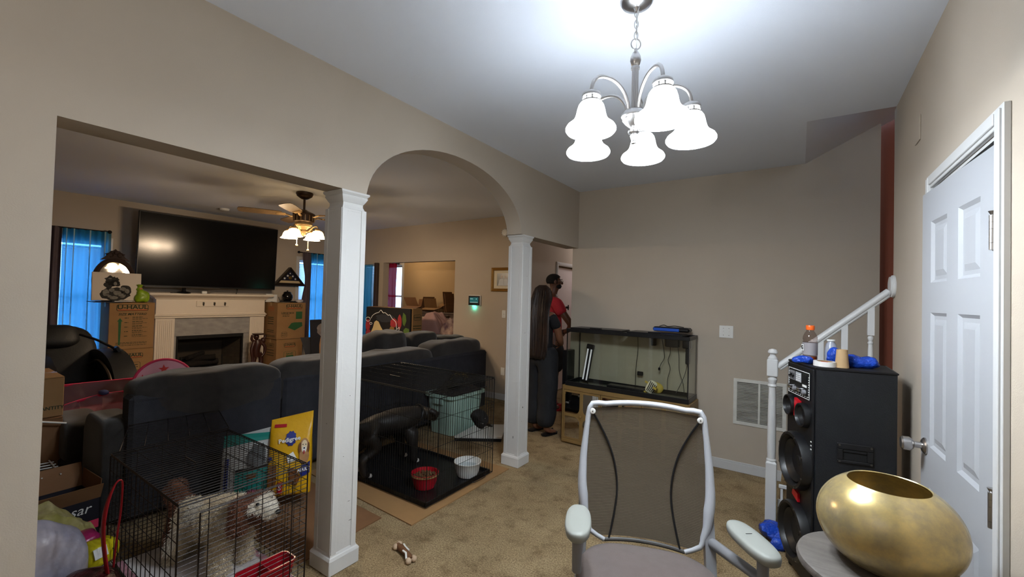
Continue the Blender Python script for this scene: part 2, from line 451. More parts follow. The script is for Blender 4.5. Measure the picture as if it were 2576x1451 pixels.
for a, b, p, q in panels:
    m = MB(DM)
    def fr(i, z): return [(a+i, p+i, z), (b-i, p+i, z), (b-i, q-i, z), (a+i, q-i, z)]
    seq = [(0, 0.0), (.012, -.0095), (.026, -.0095), (.048, -.003)]
    m.rings([fr(i, zs*z) for i, z in seq], True, False); n = len(m.v); m.f.append([n-4, n-3, n-2, n-1])
    m.build('panel', DOORP, d, smooth=False)
for hz in (.93, 1.72):
    m = MB(DM); m.cyl((-.004, hz, zs*.009), (-.004, hz+.02, zs*.009), .0085, n=12)
    for k in range(5): m.cyl((-.004, hz+.0005+k*.02-.03, zs*.009), (-.004, hz+.0195+k*.02-.03, zs*.009), .0088, n=12)
    m.cyl((-.004, hz+.07, zs*.009), (-.004, hz+.082, zs*.009), .005, .011, n=10)
    m.box((0, hz-.03, zs*.0005), (.026, hz+.07, zs*.0025)); m.box((-.022, hz-.03, zs*.0005), (-.009, hz+.07, zs*.003))
    plabel(m.build('hinge', NICKEL, d), 'worn nickel hinge')
KX = DW-.065
m = MB(DM @ T(KX, .95, 0) @ (Matrix.Identity(4) if zs > 0 else RX(PI)))
m.lathe([(.0, 0), (.033, 0), (.033, .005), (.024, .012), (.0125, .014), (.0125, .036), (.020, .040), (.0275, .05), (.0275, .072), (.022, .078), (.0, .079)], n=24)
kn = m.build('knob', NICKEL, d)

# columns
CP = [(-.0775, -.0775), (.0775, -.0775), (.0775, .0775), (-.0775, .0775)]
COLP = pm('white column paint', '#d2d1ce', .45, var=.06, vs=3, bump=.05, bs=60)
SMUDGE = pm('dark scuff', '#55504a', .9)
def column(x, y, label, scuffs):
    c = thing('column', label, 'column', (x, y, 0), 0, 'square columns of the arch')
    h = .0775
    m = MB(); m.box((x-h, y-h, .09), (x+h, y+h, 2.0), .003)
    for s in (-1, 1):           # raised corner boards, one narrow panel between them
        m.box((x+s*.045, y-h-.004, .10), (x+s*.0775, y-h, 2.0), .0015); m.box((x+h, y+s*.045, .10), (x+h+.004, y+s*.0775, 2.0), .0015)
    m.build('shaft', COLP, c)
    m = MB(); m.box((x-.094, y-.094, 0), (x+.094, y+.094, .082), .004)
    rr = lambda w, z: [(x-w, y-w, z), (x+w, y-w, z), (x+w, y+w, z), (x-w, y+w, z)]
    m.rings([rr(.094, .08), rr(.088, .092), rr(.083, .096), rr(.079, .108)]); m.build('base', COLP, c, ang=20)
    m = MB(); m.rings([rr(.079, 1.985), rr(.064, 2.02), rr(.064, 2.035), rr(.068, 2.04), rr(.082, 2.066), rr(.083, 2.072), rr(.079, 2.075), rr(.09, 2.088), rr(.09, 2.098)])
    m.build('capital', COLP, c, ang=20)
    m = MB()
    for f, u, z, w, hh in scuffs:
        if f == 0: m.box((x+h+.0005, y+u, z), (x+h+.0012, y+u+w, z+hh))
        else: m.box((x+u, y-h-.0012, z), (x+u+w, y-h-.0005, z+hh))
    if scuffs: plabel(m.build('scuff', SMUDGE, c), 'dark scuff marks')
column(-2.162, 1.478, 'white square column standing nearest the camera, between square opening and arch', [(0, .01, .95, .003, .004), (0, .02, .36, .012, .002), (0, .03, .25, .016, .002), (1, .0, .8, .004, .004), (0, -.02, .62, .004, .003)])
column(-2.158, 3.318, 'white square column at the far foot of the arch, beside the fish tank', [(0, -.02, .52, .012, .012), (0, -.01, 1.2, .006, .006), (0, .0, 1.72, .004, .006), (1, .02, .25, .006, .02), (0, -.03, .4, .004, .004)])

# windows with blinds and rods
BLIND = sheer('white blind slat', '#e4e8ee', .06, .55)
def window(n, axis, plane, u0, u1, z0, z1, out, label, blind=True):
    """axis 'x': pane in the plane X=plane; out = direction to the outdoors"""
    root = bpy.data.objects.new('window_%d' % n, None); COL.objects.link(root)
    P = (lambda u, d, z: (plane+out*d, u, z)) if axis == 'x' else (lambda u, d, z: (u, plane+out*d, z))
    root.location = P((u0+u1)/2, 0, z0); FR[root.name] = T(*root.location); struct(root, label)
    def bx(m, a, b, d0, d1, p, q, bv=.002): m.box(P(a, d0, p), P(b, d1, q), bv)
    m = MB(); w = .062
    bx(m, u0-w, u0, -.016, 0, z0-w, z1+w); bx(m, u1, u1+w, -.016, 0, z0-w, z1+w); bx(m, u0, u1, -.016, 0, z1, z1+w); bx(m, u0, u1, -.03, 0, z0-.03, z0)
    m.build('casing', TRIM, root)
    m = MB(); zm = (z0+z1)/2
    for a, b, p, q in ((u0, u0+.035, z0, z1), (u1-.035, u1, z0, z1), (u0+.035, u1-.035, z0, z0+.04), (u0+.035, u1-.035, z1-.04, z1), (u0+.035, u1-.035, zm-.02, zm+.02)): bx(m, a, b, .07, .11, p, q)
    m.build('sash', TRIM, root)
    for p, q in ((z0+.04, zm-.02), (zm+.02, z1-.04)):
        m = MB(); bx(m, u0+.035, u1-.035, .088, .092, p, q, 0); m.build('pane', PANE, root, smooth=False)
    if blind:
        m = MB(); k = int((z1-z0-.08)/.03)
        for i in range(k):
            z = z0+.03+i*.03
            a = [P(u0+.01, .02, z), P(u1-.01, .02, z), P(u1-.01, .034, z+.0285), P(u0+.01, .034, z+.0285)]
            b = [Vector(p)+Vector((0, 0, .0015)) for p in a]
            m.add(a+b, [[0, 1, 2, 3], [7, 6, 5, 4], [0, 4, 5, 1], [1, 5, 6, 2], [2, 6, 7, 3], [3, 7, 4, 0]])
        o = m.build('blind_slats', BLIND, root, smooth=False); o['kind'] = 'stuff'
        m = MB(); bx(m, u0+.008, u1-.008, .012, .055, z1-.045, z1-.005); m.build('head_rail', BLIND, root)
    return root
window(1, 'x', FX, *W1, -1, 'window with white blinds left of the fireplace')
window(2, 'x', FX, *W2, -1, 'window with white blinds right of the fireplace')
window(3, 'y', LY+.02, *W3, 1, 'window on the back wall seen right of the near column')
window(4, 'y', 6.8, *RW, 1, 'bedroom window behind the red curtain', False)

TEAL = sheer('teal sheer cloth', '#3a9cc0', .30, .65)
TEAL_S = sheer('silver sequin stripe', '#a9cfd0', .05, .35)
TAUPE = pm('taupe curtain cloth', '#5d5157', .9, var=.15, vs=12)
REDC = sheer('red curtain cloth', '#74101c', .02, .25)
def curtain(name, label, axis, plane, u0, u1, z0, z1, mat, folds=6, amp=.025, side=1, hem=0.0, stripes=None, pinch=None, group=None):
    root = thing(name, label, 'curtain', ((plane, (u0+u1)/2, z0) if axis == 'x' else ((u0+u1)/2, plane, z0)), 0, group)
    def f(u, v):
        z = z1+(z0-z1)*v
        uu = u0+(u1-u0)*u
        if pinch:
            k = math.exp(-((z-pinch[0])/pinch[1])**2); uu += (pinch[2]-uu)*k*pinch[3]
        d = amp*math.sin(2*PI*folds*u+.6*math.sin(5*v))*(0.7+.3*math.sin(9*u+3*v))+.008*noise.noise(Vector((u*6, v*4, plane)))+amp+.01
        z += hem*math.sin(2*PI*folds*u)*v
        return (plane+side*d, uu, z) if axis == 'x' else (uu, plane+side*d, z)
    m = MB(); m.grid(f, folds*12, 26); m.build('panel', mat, root, ang=80)
    if stripes:
        for s in stripes:
            m = MB(); m.grid(lambda u, v: tuple(Vector(f(s+(u-.5)*.03, v))+(Vector((side*.004, 0, 0)) if axis == 'x' else Vector((0, side*.004, 0)))), 2, 26)
            plabel(m.build('sequin_stripe', TEAL_S, root, ang=80), 'silver sequin stripe')
    return root
def rod(label, axis, plane, u0, u1, z, side=1, r=.009):
    m = MB()
    P = (lambda u, d, zz: (plane+side*d, u, zz)) if axis == 'x' else (lambda u, d, zz: (u, plane+side*d, zz))
    t = thing('curtain_rod', label, 'curtain rod', P((u0+u1)/2, .07, z))
    m.cyl(P(u0, .07, z), P(u1, .07, z), r, n=10); m.build('bar', BLACK_MT, t)
    for u in (u0-.02, u1+.02):
        m = MB(); m.blob(P(u, .07, z), (.024, .024, .024), nu=12, nv=8); m.build('finial', BLACK_MT, t)
    for u in (u0+.05, u1-.05):
        m = MB(); m.cyl(P(u, 0, z), P(u, .07, z), .006, n=8); m.build('bracket', BLACK_MT, t)
rod('dark curtain rod over the window left of the television', 'x', FX, .75, 1.70, 2.27)
curtain('curtain', 'teal sheer curtain with silver sequin stripes left of the fireplace', 'x', FX+.05, 1.27, 1.735, .45, 2.265, TEAL, 6, .022, 1, .0, (.08, .22, .55, .86))
curtain('curtain', 'taupe curtain panel beside the left opening jamb', 'x', FX+.06, .86, 1.26, .35, 2.27, TAUPE, 5, .03)
rod('dark curtain rod over the window right of the flag case', 'x', FX, 4.40, 5.10, 2.27)
curtain('curtain', 'taupe curtain gathered beside the folded flag case', 'x', FX+.055, 4.44, 4.62, .50, 2.27, TAUPE, 4, .025, 1, 0, None, (1.75, .25, 4.60, .35))
curtain('curtain', 'teal sheer curtain right of the flag case', 'x', FX+.05, 4.61, 5.10, .58, 2.27, TEAL, 5, .018, 1, 0, (.25,))
curtain('curtain', 'teal curtain over the window seen right of near column', 'y', LY-.05, -7.12, -6.615, .75, 2.06, TEAL, 4, .018, -1)
m = MB(); m.box((-6.60, LY-.06, .5), (-6.52, LY-.004, 2.1), .004)
struct(m.build('trim_4', pm('dark brown window side', '#3d2f2a', .6)), 'dark side board of the back window')
rod('black curtain rod in the far bedroom', 'y', 6.8, -8.65, -7.78, 2.24, -1, .012)
curtain('curtain', 'deep red curtain in the far bedroom', 'y', 6.75, -8.17, -7.79, .5, 2.26, REDC, 3, .03, -1)
# ================================================================ LIGHT FITTINGS
def lamp_mat(name, col, e):
    m = bpy.data.materials.new(name); m.use_nodes = True; nt = m.node_tree; b = nt.nodes['Principled BSDF']
    b.inputs['Base Color'].default_value = lin('#f2f2ee'); b.inputs['Roughness'].default_value = .3
    b.inputs['Emission Color'].default_value = (*col, 1); b.inputs['Emission Strength'].default_value = e
    return m
def bulb_light(name, loc, col, power, r, parent):
    l = bpy.data.lights.new(name, 'POINT'); l.color = col; l.energy = power; l.shadow_soft_size = r
    o = bpy.data.objects.new(name, l); COL.objects.link(o); o.parent = parent
    o.location = FR[parent.name].inverted() @ Vector(loc); return o
SHADE_W = lamp_mat('lit frosted shade', (.82, .91, 1.0), CHANDELIER_SHADE)
SHADE_Y = lamp_mat('lit warm shade', (1.0, .66, .30), FAN_SHADE)
CHX, CHY = -.557, 1.67
ch = thing('chandelier', 'brushed nickel chandelier with five lit white bell shades hanging on a chain', 'chandelier', (CHX, CHY, H))
B = lambda z: (CHX, CHY, z)
m = MB(); m.lathe([(0, 0), (.065, 0), (.065, -.006), (.058, -.016), (.03, -.026), (.012, -.03), (.006, -.045), (0, -.046)], B(H), 28); m.build('canopy', NICKEL, ch)
zt, zb = 2.700, 2.585
nl = 5
for i in range(nl):
    z = zt-(zt-zb)*(i+.5)/nl; m = MB(); a = i % 2*PI/2+.35
    pts = [(CHX+.0075*math.cos(t)*math.cos(a), CHY+.0075*math.cos(t)*math.sin(a), z+.0175*math.sin(t)) for t in [2*PI*k/14 for k in range(14)]]
    m.tube(pts, .0018, 6, True); m.build('chain_link', NICKEL, ch)
m = MB(); m.tube([(CHX+.0195*math.cos(t)*.8, CHY+.0195*math.cos(t)*.6, 2.562+.022*math.sin(t)) for t in [2*PI*k/20 for k in range(20)]], .0025, 6, True); m.build('loop', NICKEL, ch)
m = MB(); m.tube([(CHX+.006, CHY, 2.71), (CHX+.005, CHY-.004, 2.64), (CHX+.002, CHY, 2.54)], .0018, 6); m.build('wire', WHITE_PL, ch)
m = MB(); m.lathe([(.0, .05), (.006, .048), (.007, .035), (.012, .032), (.02, .015), (.0215, 0), (.017, -.016), (.013, -.022), (.017, -.026), (.017, -.036), (0, -.036)], B(2.495), 24); m.build('ball', NICKEL, ch)
m = MB()                                # fluted stem
rs = []
for z in (2.462, 2.235):
    rs.append([(CHX+(.0125+.0013*math.cos(10*t))*math.cos(t), CHY+(.0125+.0013*math.cos(10*t))*math.sin(t), z) for t in [2*PI*k/60 for k in range(60)]])
m.rings(rs); m.build('stem', NICKEL, ch)
m = MB(); m.lathe([(.013, .035), (.04, .03), (.05, .02), (.052, .008), (.043, .002), (.047, -.006), (.036, -.02), (.02, -.034), (.015, -.038), (.018, -.046), (.024, -.05), (.024, -.057), (.013, -.064), (.016, -.07), (.01, -.088), (.012, -.092), (.011, -.1), (0, -.102)], B(2.258), 32); m.build('hub', NICKEL, ch)
RV = Vector((.829, .559, 0)); FV = Vector((-.559, .829, 0))
for k, ad in enumerate((-80, -8, 64, 136, 208)):
    a = rad(ad); dv = RV*math.cos(a)+FV*math.sin(a); R_ = .218
    c = Vector((CHX, CHY, 0))+dv*R_
    P = lambda r, z: Vector((CHX, CHY, z))+dv*r
    m = MB(); pts = bez(P(.028, 2.262), P(.03, 2.34), P(.075, 2.388), P(.135, 2.388), 12)+bez(P(.135, 2.388), P(.185, 2.388), P(R_, 2.37), P(R_, 2.310), 10)[1:]
    arm = None; m.tube(pts, .0072, 10); arm = m.build('arm', NICKEL, ch)
    m = MB(); m.lathe([(0, .028), (.02, .028), (.033, .02), (.036, .012), (.036, .006), (.031, .004), (.031, -.008), (.037, -.01), (.037, -.015), (0, -.015)], (c.x, c.y, 2.287), 24); m.build('fitter', NICKEL, ch)
    m = MB()
    for q in range(9):
        t = 2*PI*q/9; M2 = T(c.x, c.y, 2.285) @ RZ(t); m.box((.0305, -.0075, -.006), (.0325, .0075, .003), M=M2)
    m.build('fitter_opening', SHADE_W, ch)
    m = MB()
    pr = [(.030, 0), (.040, -.004), (.047, -.014), (.052, -.030), (.055, -.046), (.060, -.062), (.068, -.075), (.080, -.085), (.089, -.092), (.094, -.101), (.094, -.108), (.088, -.116)]
    inn = [(r-.004, z) for r, z in pr[::-1]]
    m.lathe(pr+inn, (c.x, c.y, 2.274), 36, cap=False); m.build('shade', SHADE_W, ch, ang=60)
    m = MB(); m.blob((c.x, c.y, 2.24), (.024, .024, .034), nu=14, nv=8); bl = m.build('bulb', lamp_mat('lit bulb', (.93, .98, 1), 20) if k == 0 else bpy.data.materials['lit bulb'], ch)
    bulb_light('bulb_light', (c.x, c.y, 2.165), (.82, .91, 1.0), CHANDELIER_BULB, .045, ch)

# ---- ceiling fan
FXc, FYc = -5.05, 2.87
fan = thing('ceiling_fan', 'bronze ceiling fan with five blades and four lit warm glass shades', 'ceiling fan', (FXc, FYc, H))
BR = pm('aged bronze', '#4b3a2e', .4, metal=.7, var=.2, vs=10); ANT = pm('antique cream metal', '#b79b72', .42, metal=.55, var=.25, vs=14)
BLADE = pm('fan blade veneer', '#8d7558', .5, var=.25, vs=5, stretch=(1, 8, 8))
B = lambda z: (FXc, FYc, z)
m = MB(); m.lathe([(0, 0), (.095, 0), (.098, -.015), (.085, -.045), (.05, -.07), (.03, -.08), (0, -.08)], B(H), 28); m.build('canopy', BR, fan)
m = MB(); m.cyl(B(2.67), B(2.47), .013, n=14); m.build('downrod', BR, fan)
m = MB(); m.lathe([(0, .06), (.03, .06), (.05, .045), (.10, .025), (.125, .01), (.128, 0), (.122, -.01), (.118, -.085), (.108, -.095), (.1, -.10), (0, -.10)], B(2.47), 36); mo = m.build('motor_housing', BR, fan)
m = MB()
for k in range(16): m.box((.119, -.004, -.08), (.1235, .004, -.012), .001, T(FXc, FYc, 2.47) @ RZ(2*PI*k/16))
m.build('housing_rib', ANT, mo)
m = MB(); m.lathe([(0, 0), (.095, 0), (.10, -.01), (.10, -.03), (.085, -.036), (.085, -.045), (.06, -.06), (.035, -.085), (.045, -.1), (.045, -.115), (.03, -.125), (.03, -.15), (.012, -.165), (0, -.166)], B(2.37), 30); m.build('light_kit_body', ANT, fan)
for k in range(5):
    a = rad(-118+72*k); M2 = T(FXc, FYc, 2.455) @ RZ(a)
    m = MB()
    pts = bez((.11, 0, -.012), (.16, 0, -.03), (.17, 0, .01), (.23, 0, .004), 8)
    m.tube([M2 @ Vector(p) for p in pts], .009, 8, flat=1.8)
    m.box((.20, -.04, -.003), (.30, .04, .003), .002, M2 @ RX(rad(12)))
    arm = m.build('blade_iron', ANT, fan)
    m = MB(); out = [(.24, -.055), (.32, -.066), (.50, -.072), (.64, -.070), (.68, -.055), (.695, 0), (.68, .055), (.64, .070), (.50, .072), (.32, .066), (.24, .055)]
    m.prism(out, .003, .011, M2 @ RX(rad(12))); m.build('blade', BLADE, fan)
for k in range(4):
    a = rad(-62+90*k); dv = Vector((math.cos(a), math.sin(a), 0)); P = lambda r, z: Vector((FXc, FYc, z))+dv*r
    m = MB(); m.tube(bez(P(.04, 2.265), P(.09, 2.24), P(.10, 2.34), P(.175, 2.325), 10)+[P(.185, 2.31), P(.185, 2.285)], .007, 8); m.build('light_arm', ANT, fan)
    c = P(.185, 0); m = MB(); m.lathe([(0, .02), (.025, .02), (.032, .01), (.03, 0), (0, 0)], (c.x, c.y, 2.272), 18); m.build('fitter', ANT, fan)
    m = MB(); pr = [(.028, 0), (.05, -.008), (.065, -.03), (.072, -.055), (.08, -.075), (.098, -.092)]; m.lathe(pr+[(r-.003, z) for r, z in pr[::-1]], (c.x, c.y, 2.272), 28, cap=False)
    m.build('shade', SHADE_Y, fan, ang=60)
    m = MB(); m.blob((c.x, c.y, 2.205), (.026, .026, .036), nu=14, nv=8); m.build('bulb', lamp_mat('lit warm bulb', (1, .72, .36), 26) if k == 0 else bpy.data.materials['lit warm bulb'], fan)
    bulb_light('bulb_light', (c.x, c.y, 2.155), (1, .76, .52), FAN_BULB, .04, fan)
for (dx, dy, l) in ((-.05, -.05, .14), (.06, .03, .2)):
    m = MB(); m.cyl((FXc+dx, FYc+dy, 2.24), (FXc+dx, FYc+dy, 2.24-l), .003, n=6); m.blob((FXc+dx, FYc+dy, 2.235-l), (.014, .014, .014), nu=10, nv=6); m.build('pull_chain', ANT, fan)
# far bedroom lamp (a plain ceiling fixture, out of view)
bd = thing('unseen_ceiling_light', 'round flush ceiling light of the far bedroom', 'ceiling light', (-7.0, 5.95, H))
m = MB(); m.lathe([(0, 0), (.16, 0), (.165, -.02), (.14, -.06), (.08, -.085), (0, -.09)], (-7.0, 5.95, H), 28); m.build('dome', lamp_mat('lit dome', (1, .78, .5), 3), bd)
bulb_light('bulb_light', (-7.0, 5.95, H-.2), (1, .76, .46), BEDROOM_LAMP, .1, bd)
for nm, lb, px, py, pz, pw, cl_ in (('unseen_ceiling_light', 'added round fill light at the top of the stairs', 1.75, 4.0, 3.55, STAIR_FILL, (1, .8, .6)), ('unseen_ceiling_light', 'added round fill light in the hall', -2.65, 7.3, H, HALL_FILL, (1, .9, .9))):  # unseen fill lights added over the stairs and in the hall
    t_ = thing(nm, lb, 'ceiling light', (px, py, pz)); m = MB(); m.lathe([(0, 0), (.15, 0), (.155, -.02), (.13, -.055), (.07, -.08), (0, -.085)], (px, py, pz), 28); m.build('dome', bpy.data.materials['lit dome'], t_)
    bulb_light('bulb_light', (px, py, pz-.2), cl_, pw, .12, t_)
fl = thing('fill_uplight', 'added uplight fill lamp behind the viewpoint in the dining room', 'fill lamp', (-1.0, -1.3, 0))  # unseen uplight added to fill the room and brighten its ceiling
m = MB(); m.lathe([(0, 0), (.14, 0), (.14, .02), (.03, .035), (0, .035)], (-1.0, -1.3, 0), 28); m.build('base', NICKEL, fl)
m = MB(); m.cyl((-1.0, -1.3, .03), (-1.0, -1.3, 1.72), .014, n=14); m.build('pole', NICKEL, fl)
m = MB(); m.lathe([(.02, 1.70), (.10, 1.73), (.165, 1.80), (.16, 1.80), (.095, 1.74), (.02, 1.712)], (-1.0, -1.3, 0), 30, cap=False); m.build('bowl_shade', NICKEL, fl)
m = MB(); m.blob((-1.0, -1.3, 1.755), (.03, .03, .03), nu=14, nv=8); m.build('bulb', bpy.data.materials['lit bulb'], fl)
bulb_light('bulb_light', (-1.0, -1.3, 1.80), (1, .95, .88), ENTRY_FILL, .05, fl)
# smoke detectors
def smoke(label, M):
    t = MB(M); t.lathe([(0, 0), (.065, 0), (.065, .012), (.058, .028), (.045, .034), (.02, .036), (0, .036)], n=28)
    r = thing('smoke_detector', label, 'smoke detector', M.translation)
    t.build('housing', WHITE_PL, r)
    t = MB(M)
    for k in range(12): t.box((.046, -.004, .0335), (.056, .004, .036), M=M @ RZ(2*PI*k/12))
    t.build('vent_slot', MID_PL, r)
smoke('round white smoke detector on the living room ceiling', T(-7.18, 2.845, H) @ RX(PI))
smoke('round white detector high on the wall left of the far column', FM((-3.65, LY, 2.49), (1, 0, 0), (0, 0, 1)))

# ================================================================ FIREPLACE WALL
MARB = pm('grey marble', '#a9a6a2', .3, var=.28, vs=7, bump=.03, bs=30, stretch=(1, 1, 2.2))
fp = thing('fireplace', 'cream mantel fireplace with grey marble surround under the television', 'fireplace', (FX, 2.98, 0))
y0, y1 = 2.235, 3.755; xf = -7.745          # mantel body
for a, b in ((y0, y0+.235), (y1-.235, y1)): m = MB(); m.box((FX, a, 0), (xf, b, 1.09), .003); m.build('pilaster', CREAM, fp)
for a, b in ((y0, y0+.235), (y1-.235, y1)):  # fluting on the legs
    m = MB()
    for k in range(8): m.box((xf, a+.03+k*.0235, .18), (xf+.008, a+.044+k*.0235, 1.05), .002)
    m.build('fluting', CREAM, fp); m = MB(); m.box((FX, a-.01, 0), (xf+.018, b+.01, .15), .004); m.build('plinth', CREAM, fp)
m = MB(); m.box((FX, y0, 1.09), (xf, y1, 1.40), .003); m.build('frieze', CREAM, fp)
m = MB(); m.box((FX, y0-.015, 1.075), (xf+.022, y1+.015, 1.105), .008); m.box((FX, y0-.025, 1.105), (xf+.035, y1+.025, 1.125), .008); m.box((FX, y0-.012, 1.125), (xf+.015, y1+.012, 1.145), .006); m.build('architrave_moulding', CREAM, fp)
prof = [(0, 1.36), (.015, 1.365), (.025, 1.38), (.06, 1.405), (.085, 1.412), (.085, 1.42)]
m = MB(); m.rings([[(FX, y0-d, z), (xf+d, y0-d, z), (xf+d, y1+d, z), (FX, y1+d, z)] for d, z in prof]); m.build('crown_moulding', CREAM, fp, ang=20)
m = MB(); m.box((FX, y0-.11, 1.42), (xf+.11, y1+.11, 1.452), .008); m.build('mantel_shelf', CREAM, fp)
oy0, oy1, oz0, oz1 = 2.50, 3.43, .24, .80
xm = xf-.012
for nm, (a, b, p, q) in {'l': (y0+.235, oy0, .03, oz1), 'r': (oy1, y1-.235, .03, oz1), 't': (y0+.235, y1-.235, oz1+.002, 1.075)}.items():
    m = MB(); m.box((FX, a+.001, p), (xm, b-.001, q), .003); m.build('marble_slab', MARB, fp)
m = MB()
for a, b, p, q in ((oy0, oy0+.022, oz0, oz1), (oy1-.022, oy1, oz0, oz1), (oy0+.022, oy1-.022, oz1-.05, oz1)): m.box((xm-.03, a, p), (xm+.006, b, q), .003)
m.build('firebox_frame', BLACK_MT, fp)
def brickm():
    m = pm('firebox brick', '#8b7c66', .9); nt = m.node_tree; b = nt.nodes['Principled BSDF']; t = nt.nodes.new('ShaderNodeTexBrick'); tc = nt.nodes.new('ShaderNodeTexCoord'); mp = nt.nodes.new('ShaderNodeMapping')
    mp.inputs['Rotation'].default_value = (PI/2, 0, 0); t.inputs['Scale'].default_value = 4.5; t.inputs['Mortar Size'].default_value = .012
    t.inputs['Color1'].default_value = lin('#463c30'); t.inputs['Color2'].default_value = lin('#3b3329'); t.inputs['Mortar'].default_value = lin('#352f27')
    nt.links.new(tc.outputs['Object'], mp.inputs[0]); nt.links.new(mp.outputs[0], t.inputs[0]); nt.links.new(t.outputs[0], b.inputs[0]); return m
BRK = brickm()
m = MB(); D_ = -8.25; q = .12
fl = [(xm-.03, oy0, oz0), (D_, oy0+q, oz0), (D_, oy1-q, oz0), (xm-.03, oy1, oz0)]; tp = [(x, y, oz1) for x, y, _ in fl]
m.add(fl+tp, [[0, 1, 2, 3], [7, 6, 5, 4], [0, 4, 5, 1], [1, 5, 6, 2], [2, 6, 7, 3]]); m.build('firebox', BRK, fp, smooth=False)
LOGM = pm('charred log', '#1d1713', .95, var=.5, vs=20, bump=.6, bs=40)
for (a, b, c_, r_) in (((-7.98, 2.62, .33), (-8.02, 3.16, .335), 0, .05), ((-8.09, 2.66, .40), (-7.93, 3.10, .42), 0, .045), ((-7.92, 2.70, .44), (-8.1, 2.98, .48), 0, .035)):
    m = MB(); pts = [Vector(a).lerp(Vector(b), t/6)+Vector((0, 0, .012*noise.noise(Vector((t, r_*99, 0))))) for t in range(7)]; m.tube(pts, [r_*(1+.15*noise.noise(Vector((t, 3, r_)))) for t in range(7)], 10); m.build('log', LOGM, fp)
m = MB()
for k in range(7): m.box((-8.12, 2.63+k*.085, .265), (-7.9, 2.64+k*.085, .28))
for x in (-8.12, -7.9): m.box((x-.006, 2.60, .24), (x+.006, 3.20, .285)); 
for x, y in ((-7.9, 2.62), (-7.9, 3.18)): m.box((x-.006, y-.006, .24), (x+.006, y+.006, .46))
m.build('grate', BLACK_MT, fp)
# board of three hooks on the frieze
hb = thing('hook_board', 'cream board with three small hooks on the mantel frieze', 'hook board', (xf, 2.96, 1.25))
m = MB(); m.box((xf, 2.735, 1.25), (xf+.014, 3.187, 1.338), .003); m.build('board', CREAM, hb)
for y in (2.825, 2.975, 3.125):
    m = MB(); m.box((xf+.014, y-.012, 1.27), (xf+.018, y+.012, 1.32), .002); m.tube([(xf+.018, y, 1.30), (xf+.04, y, 1.285), (xf+.046, y, 1.30), (xf+.042, y, 1.312)], .004, 6); m.tube([(xf+.018, y, 1.28), (xf+.032, y, 1.266), (xf+.036, y, 1.276)], .004, 6); m.build('hook', DARKMETAL, hb)

# television, tilted down on its bracket
tv = thing('television', 'very large black flat television above the mantel', 'television', (-7.62, 2.90, 1.54))
TVM = FM((-7.60, 2.90, 1.54), (0, 1, 0), (.035, 0, 1)); w, h = .945, 1.055
SCR = pm('television screen', '#05060a', .16, spec=.35, bump=.02, bs=3)
m = MB(TVM); m.box((-w, 0, -.05), (w, h, 0), .006); m.build('case', BLACK_PL, tv)
m = MB(TVM); m.box((-w+.012, .02, 0), (w-.012, h-.012, .0015)); m.build('screen', SCR, tv, smooth=False)
m = MB(TVM); m.box((-w+.1, -.006, -.03), (w-.85, .004, .002), .002); plabel(m.build('silver_edge', CHROME, tv), 'bright lower edge strip')
m = MB(); m.box((FX+.003, 2.6, 1.8), (-7.66, 3.2, 2.3), .004); m.build('wall_bracket', BLACK_MT, tv)
m = MB(); m.tube([(-7.72, 3.29, 1.56), (-7.70, 3.285, 1.50), (-7.70, 3.27, 1.455)], .007, 8); tag(m.build('television_cable', BLACK_PL), 'black cable hanging from the television to the mantel', 'cable')
m = MB(); m.lathe([(0, 0), (.085, 0), (.09, .012), (.075, .02), (.03, .03), (.022, .05), (.03, .075), (.02, .09), (0, .092)], (-7.70, 2.55, 1.452), 24); tag(m.build('webcam', BLACK_PL), 'small black device with a round foot on the mantel', 'device')
m = MB(); m.box((-7.76, 2.40, 1.452), (-7.66, 2.50, 1.463), .004); tag(m.build('remote', pm('dark remote', '#2b2320', .5)), 'low dark slab left of the black device on the mantel', 'remote')
t = thing('white_gadget', 'small white gadget with a silver front on the mantel', 'device', (-7.68, 2.83, 1.452))
m = MB(); m.box((-7.72, 2.77, 1.452), (-7.65, 2.84, 1.492), .006); m.build('body', WHITE_PL, t); m = MB(); m.cyl((-7.665, 2.858, 1.477), (-7.64, 2.858, 1.477), .022, n=18); m.build('lens', CHROME, t)

# folded flag in its triangular case
fc = thing('flag_case', 'triangular dark wood case holding a folded flag on a wall bracket', 'flag case', (-7.86, 4.23, 1.64))
FM_ = FM((FX, 4.232, 1.655), (0, 1, 0), (0, 0, 1)); DW_ = pm('dark case wood', '#1c120d', .35)
m = MB(FM_)
outer = [(-.27, 0), (.27, 0), (0, .315)]; inner = [(-.215, .022), (.215, .022), (0, .272)]
m.rings([[(x, y, .0) for x, y in outer], [(x, y, .09) for x, y in outer], [(x, y, .09) for x, y in inner], [(x, y, .06) for x, y in inner]], True, False); m.build('frame', DW_, fc, smooth=False)
m = MB(FM_); m.prism([(-.22, .02), (.22, .02), (0, .275)], .03, .062); fb = m.build('folded_flag', pm('navy cloth', '#14162a', .9, var=.2, vs=20), fc, smooth=False)
m = MB(FM_); m.prism([(-.20, .022), (.20, .022), (.17, .065), (-.17, .065)], .0622, .066); m.build('stripe', pm('cream cloth', '#c9b48c', .9), fb, smooth=False)
m = MB(FM_)
for sx_, sy_, sr in ((-.10, .105, .026), (-.045, .155, .026), (.05, .15, .022), (.10, .10, .022), (.0, .20, .016)):
    m.prism([(sx_+sr*(1 if k % 2 == 0 else .42)*math.sin(PI*k/5), sy_+sr*(1 if k % 2 == 0 else .42)*math.cos(PI*k/5)) for k in range(10)], .0622, .0655)
m.build('star', WHITE_INK, fb, smooth=False)
m = MB(FM_ @ T(.005, .118, .062)); m.lathe([(0, 0), (.03, 0), (.032, .004), (.026, .006), (.018, .005), (0, .007)], n=20); m.build('medallion', pm('gold medallion', '#8a6a33', .35, metal=.8), fb)
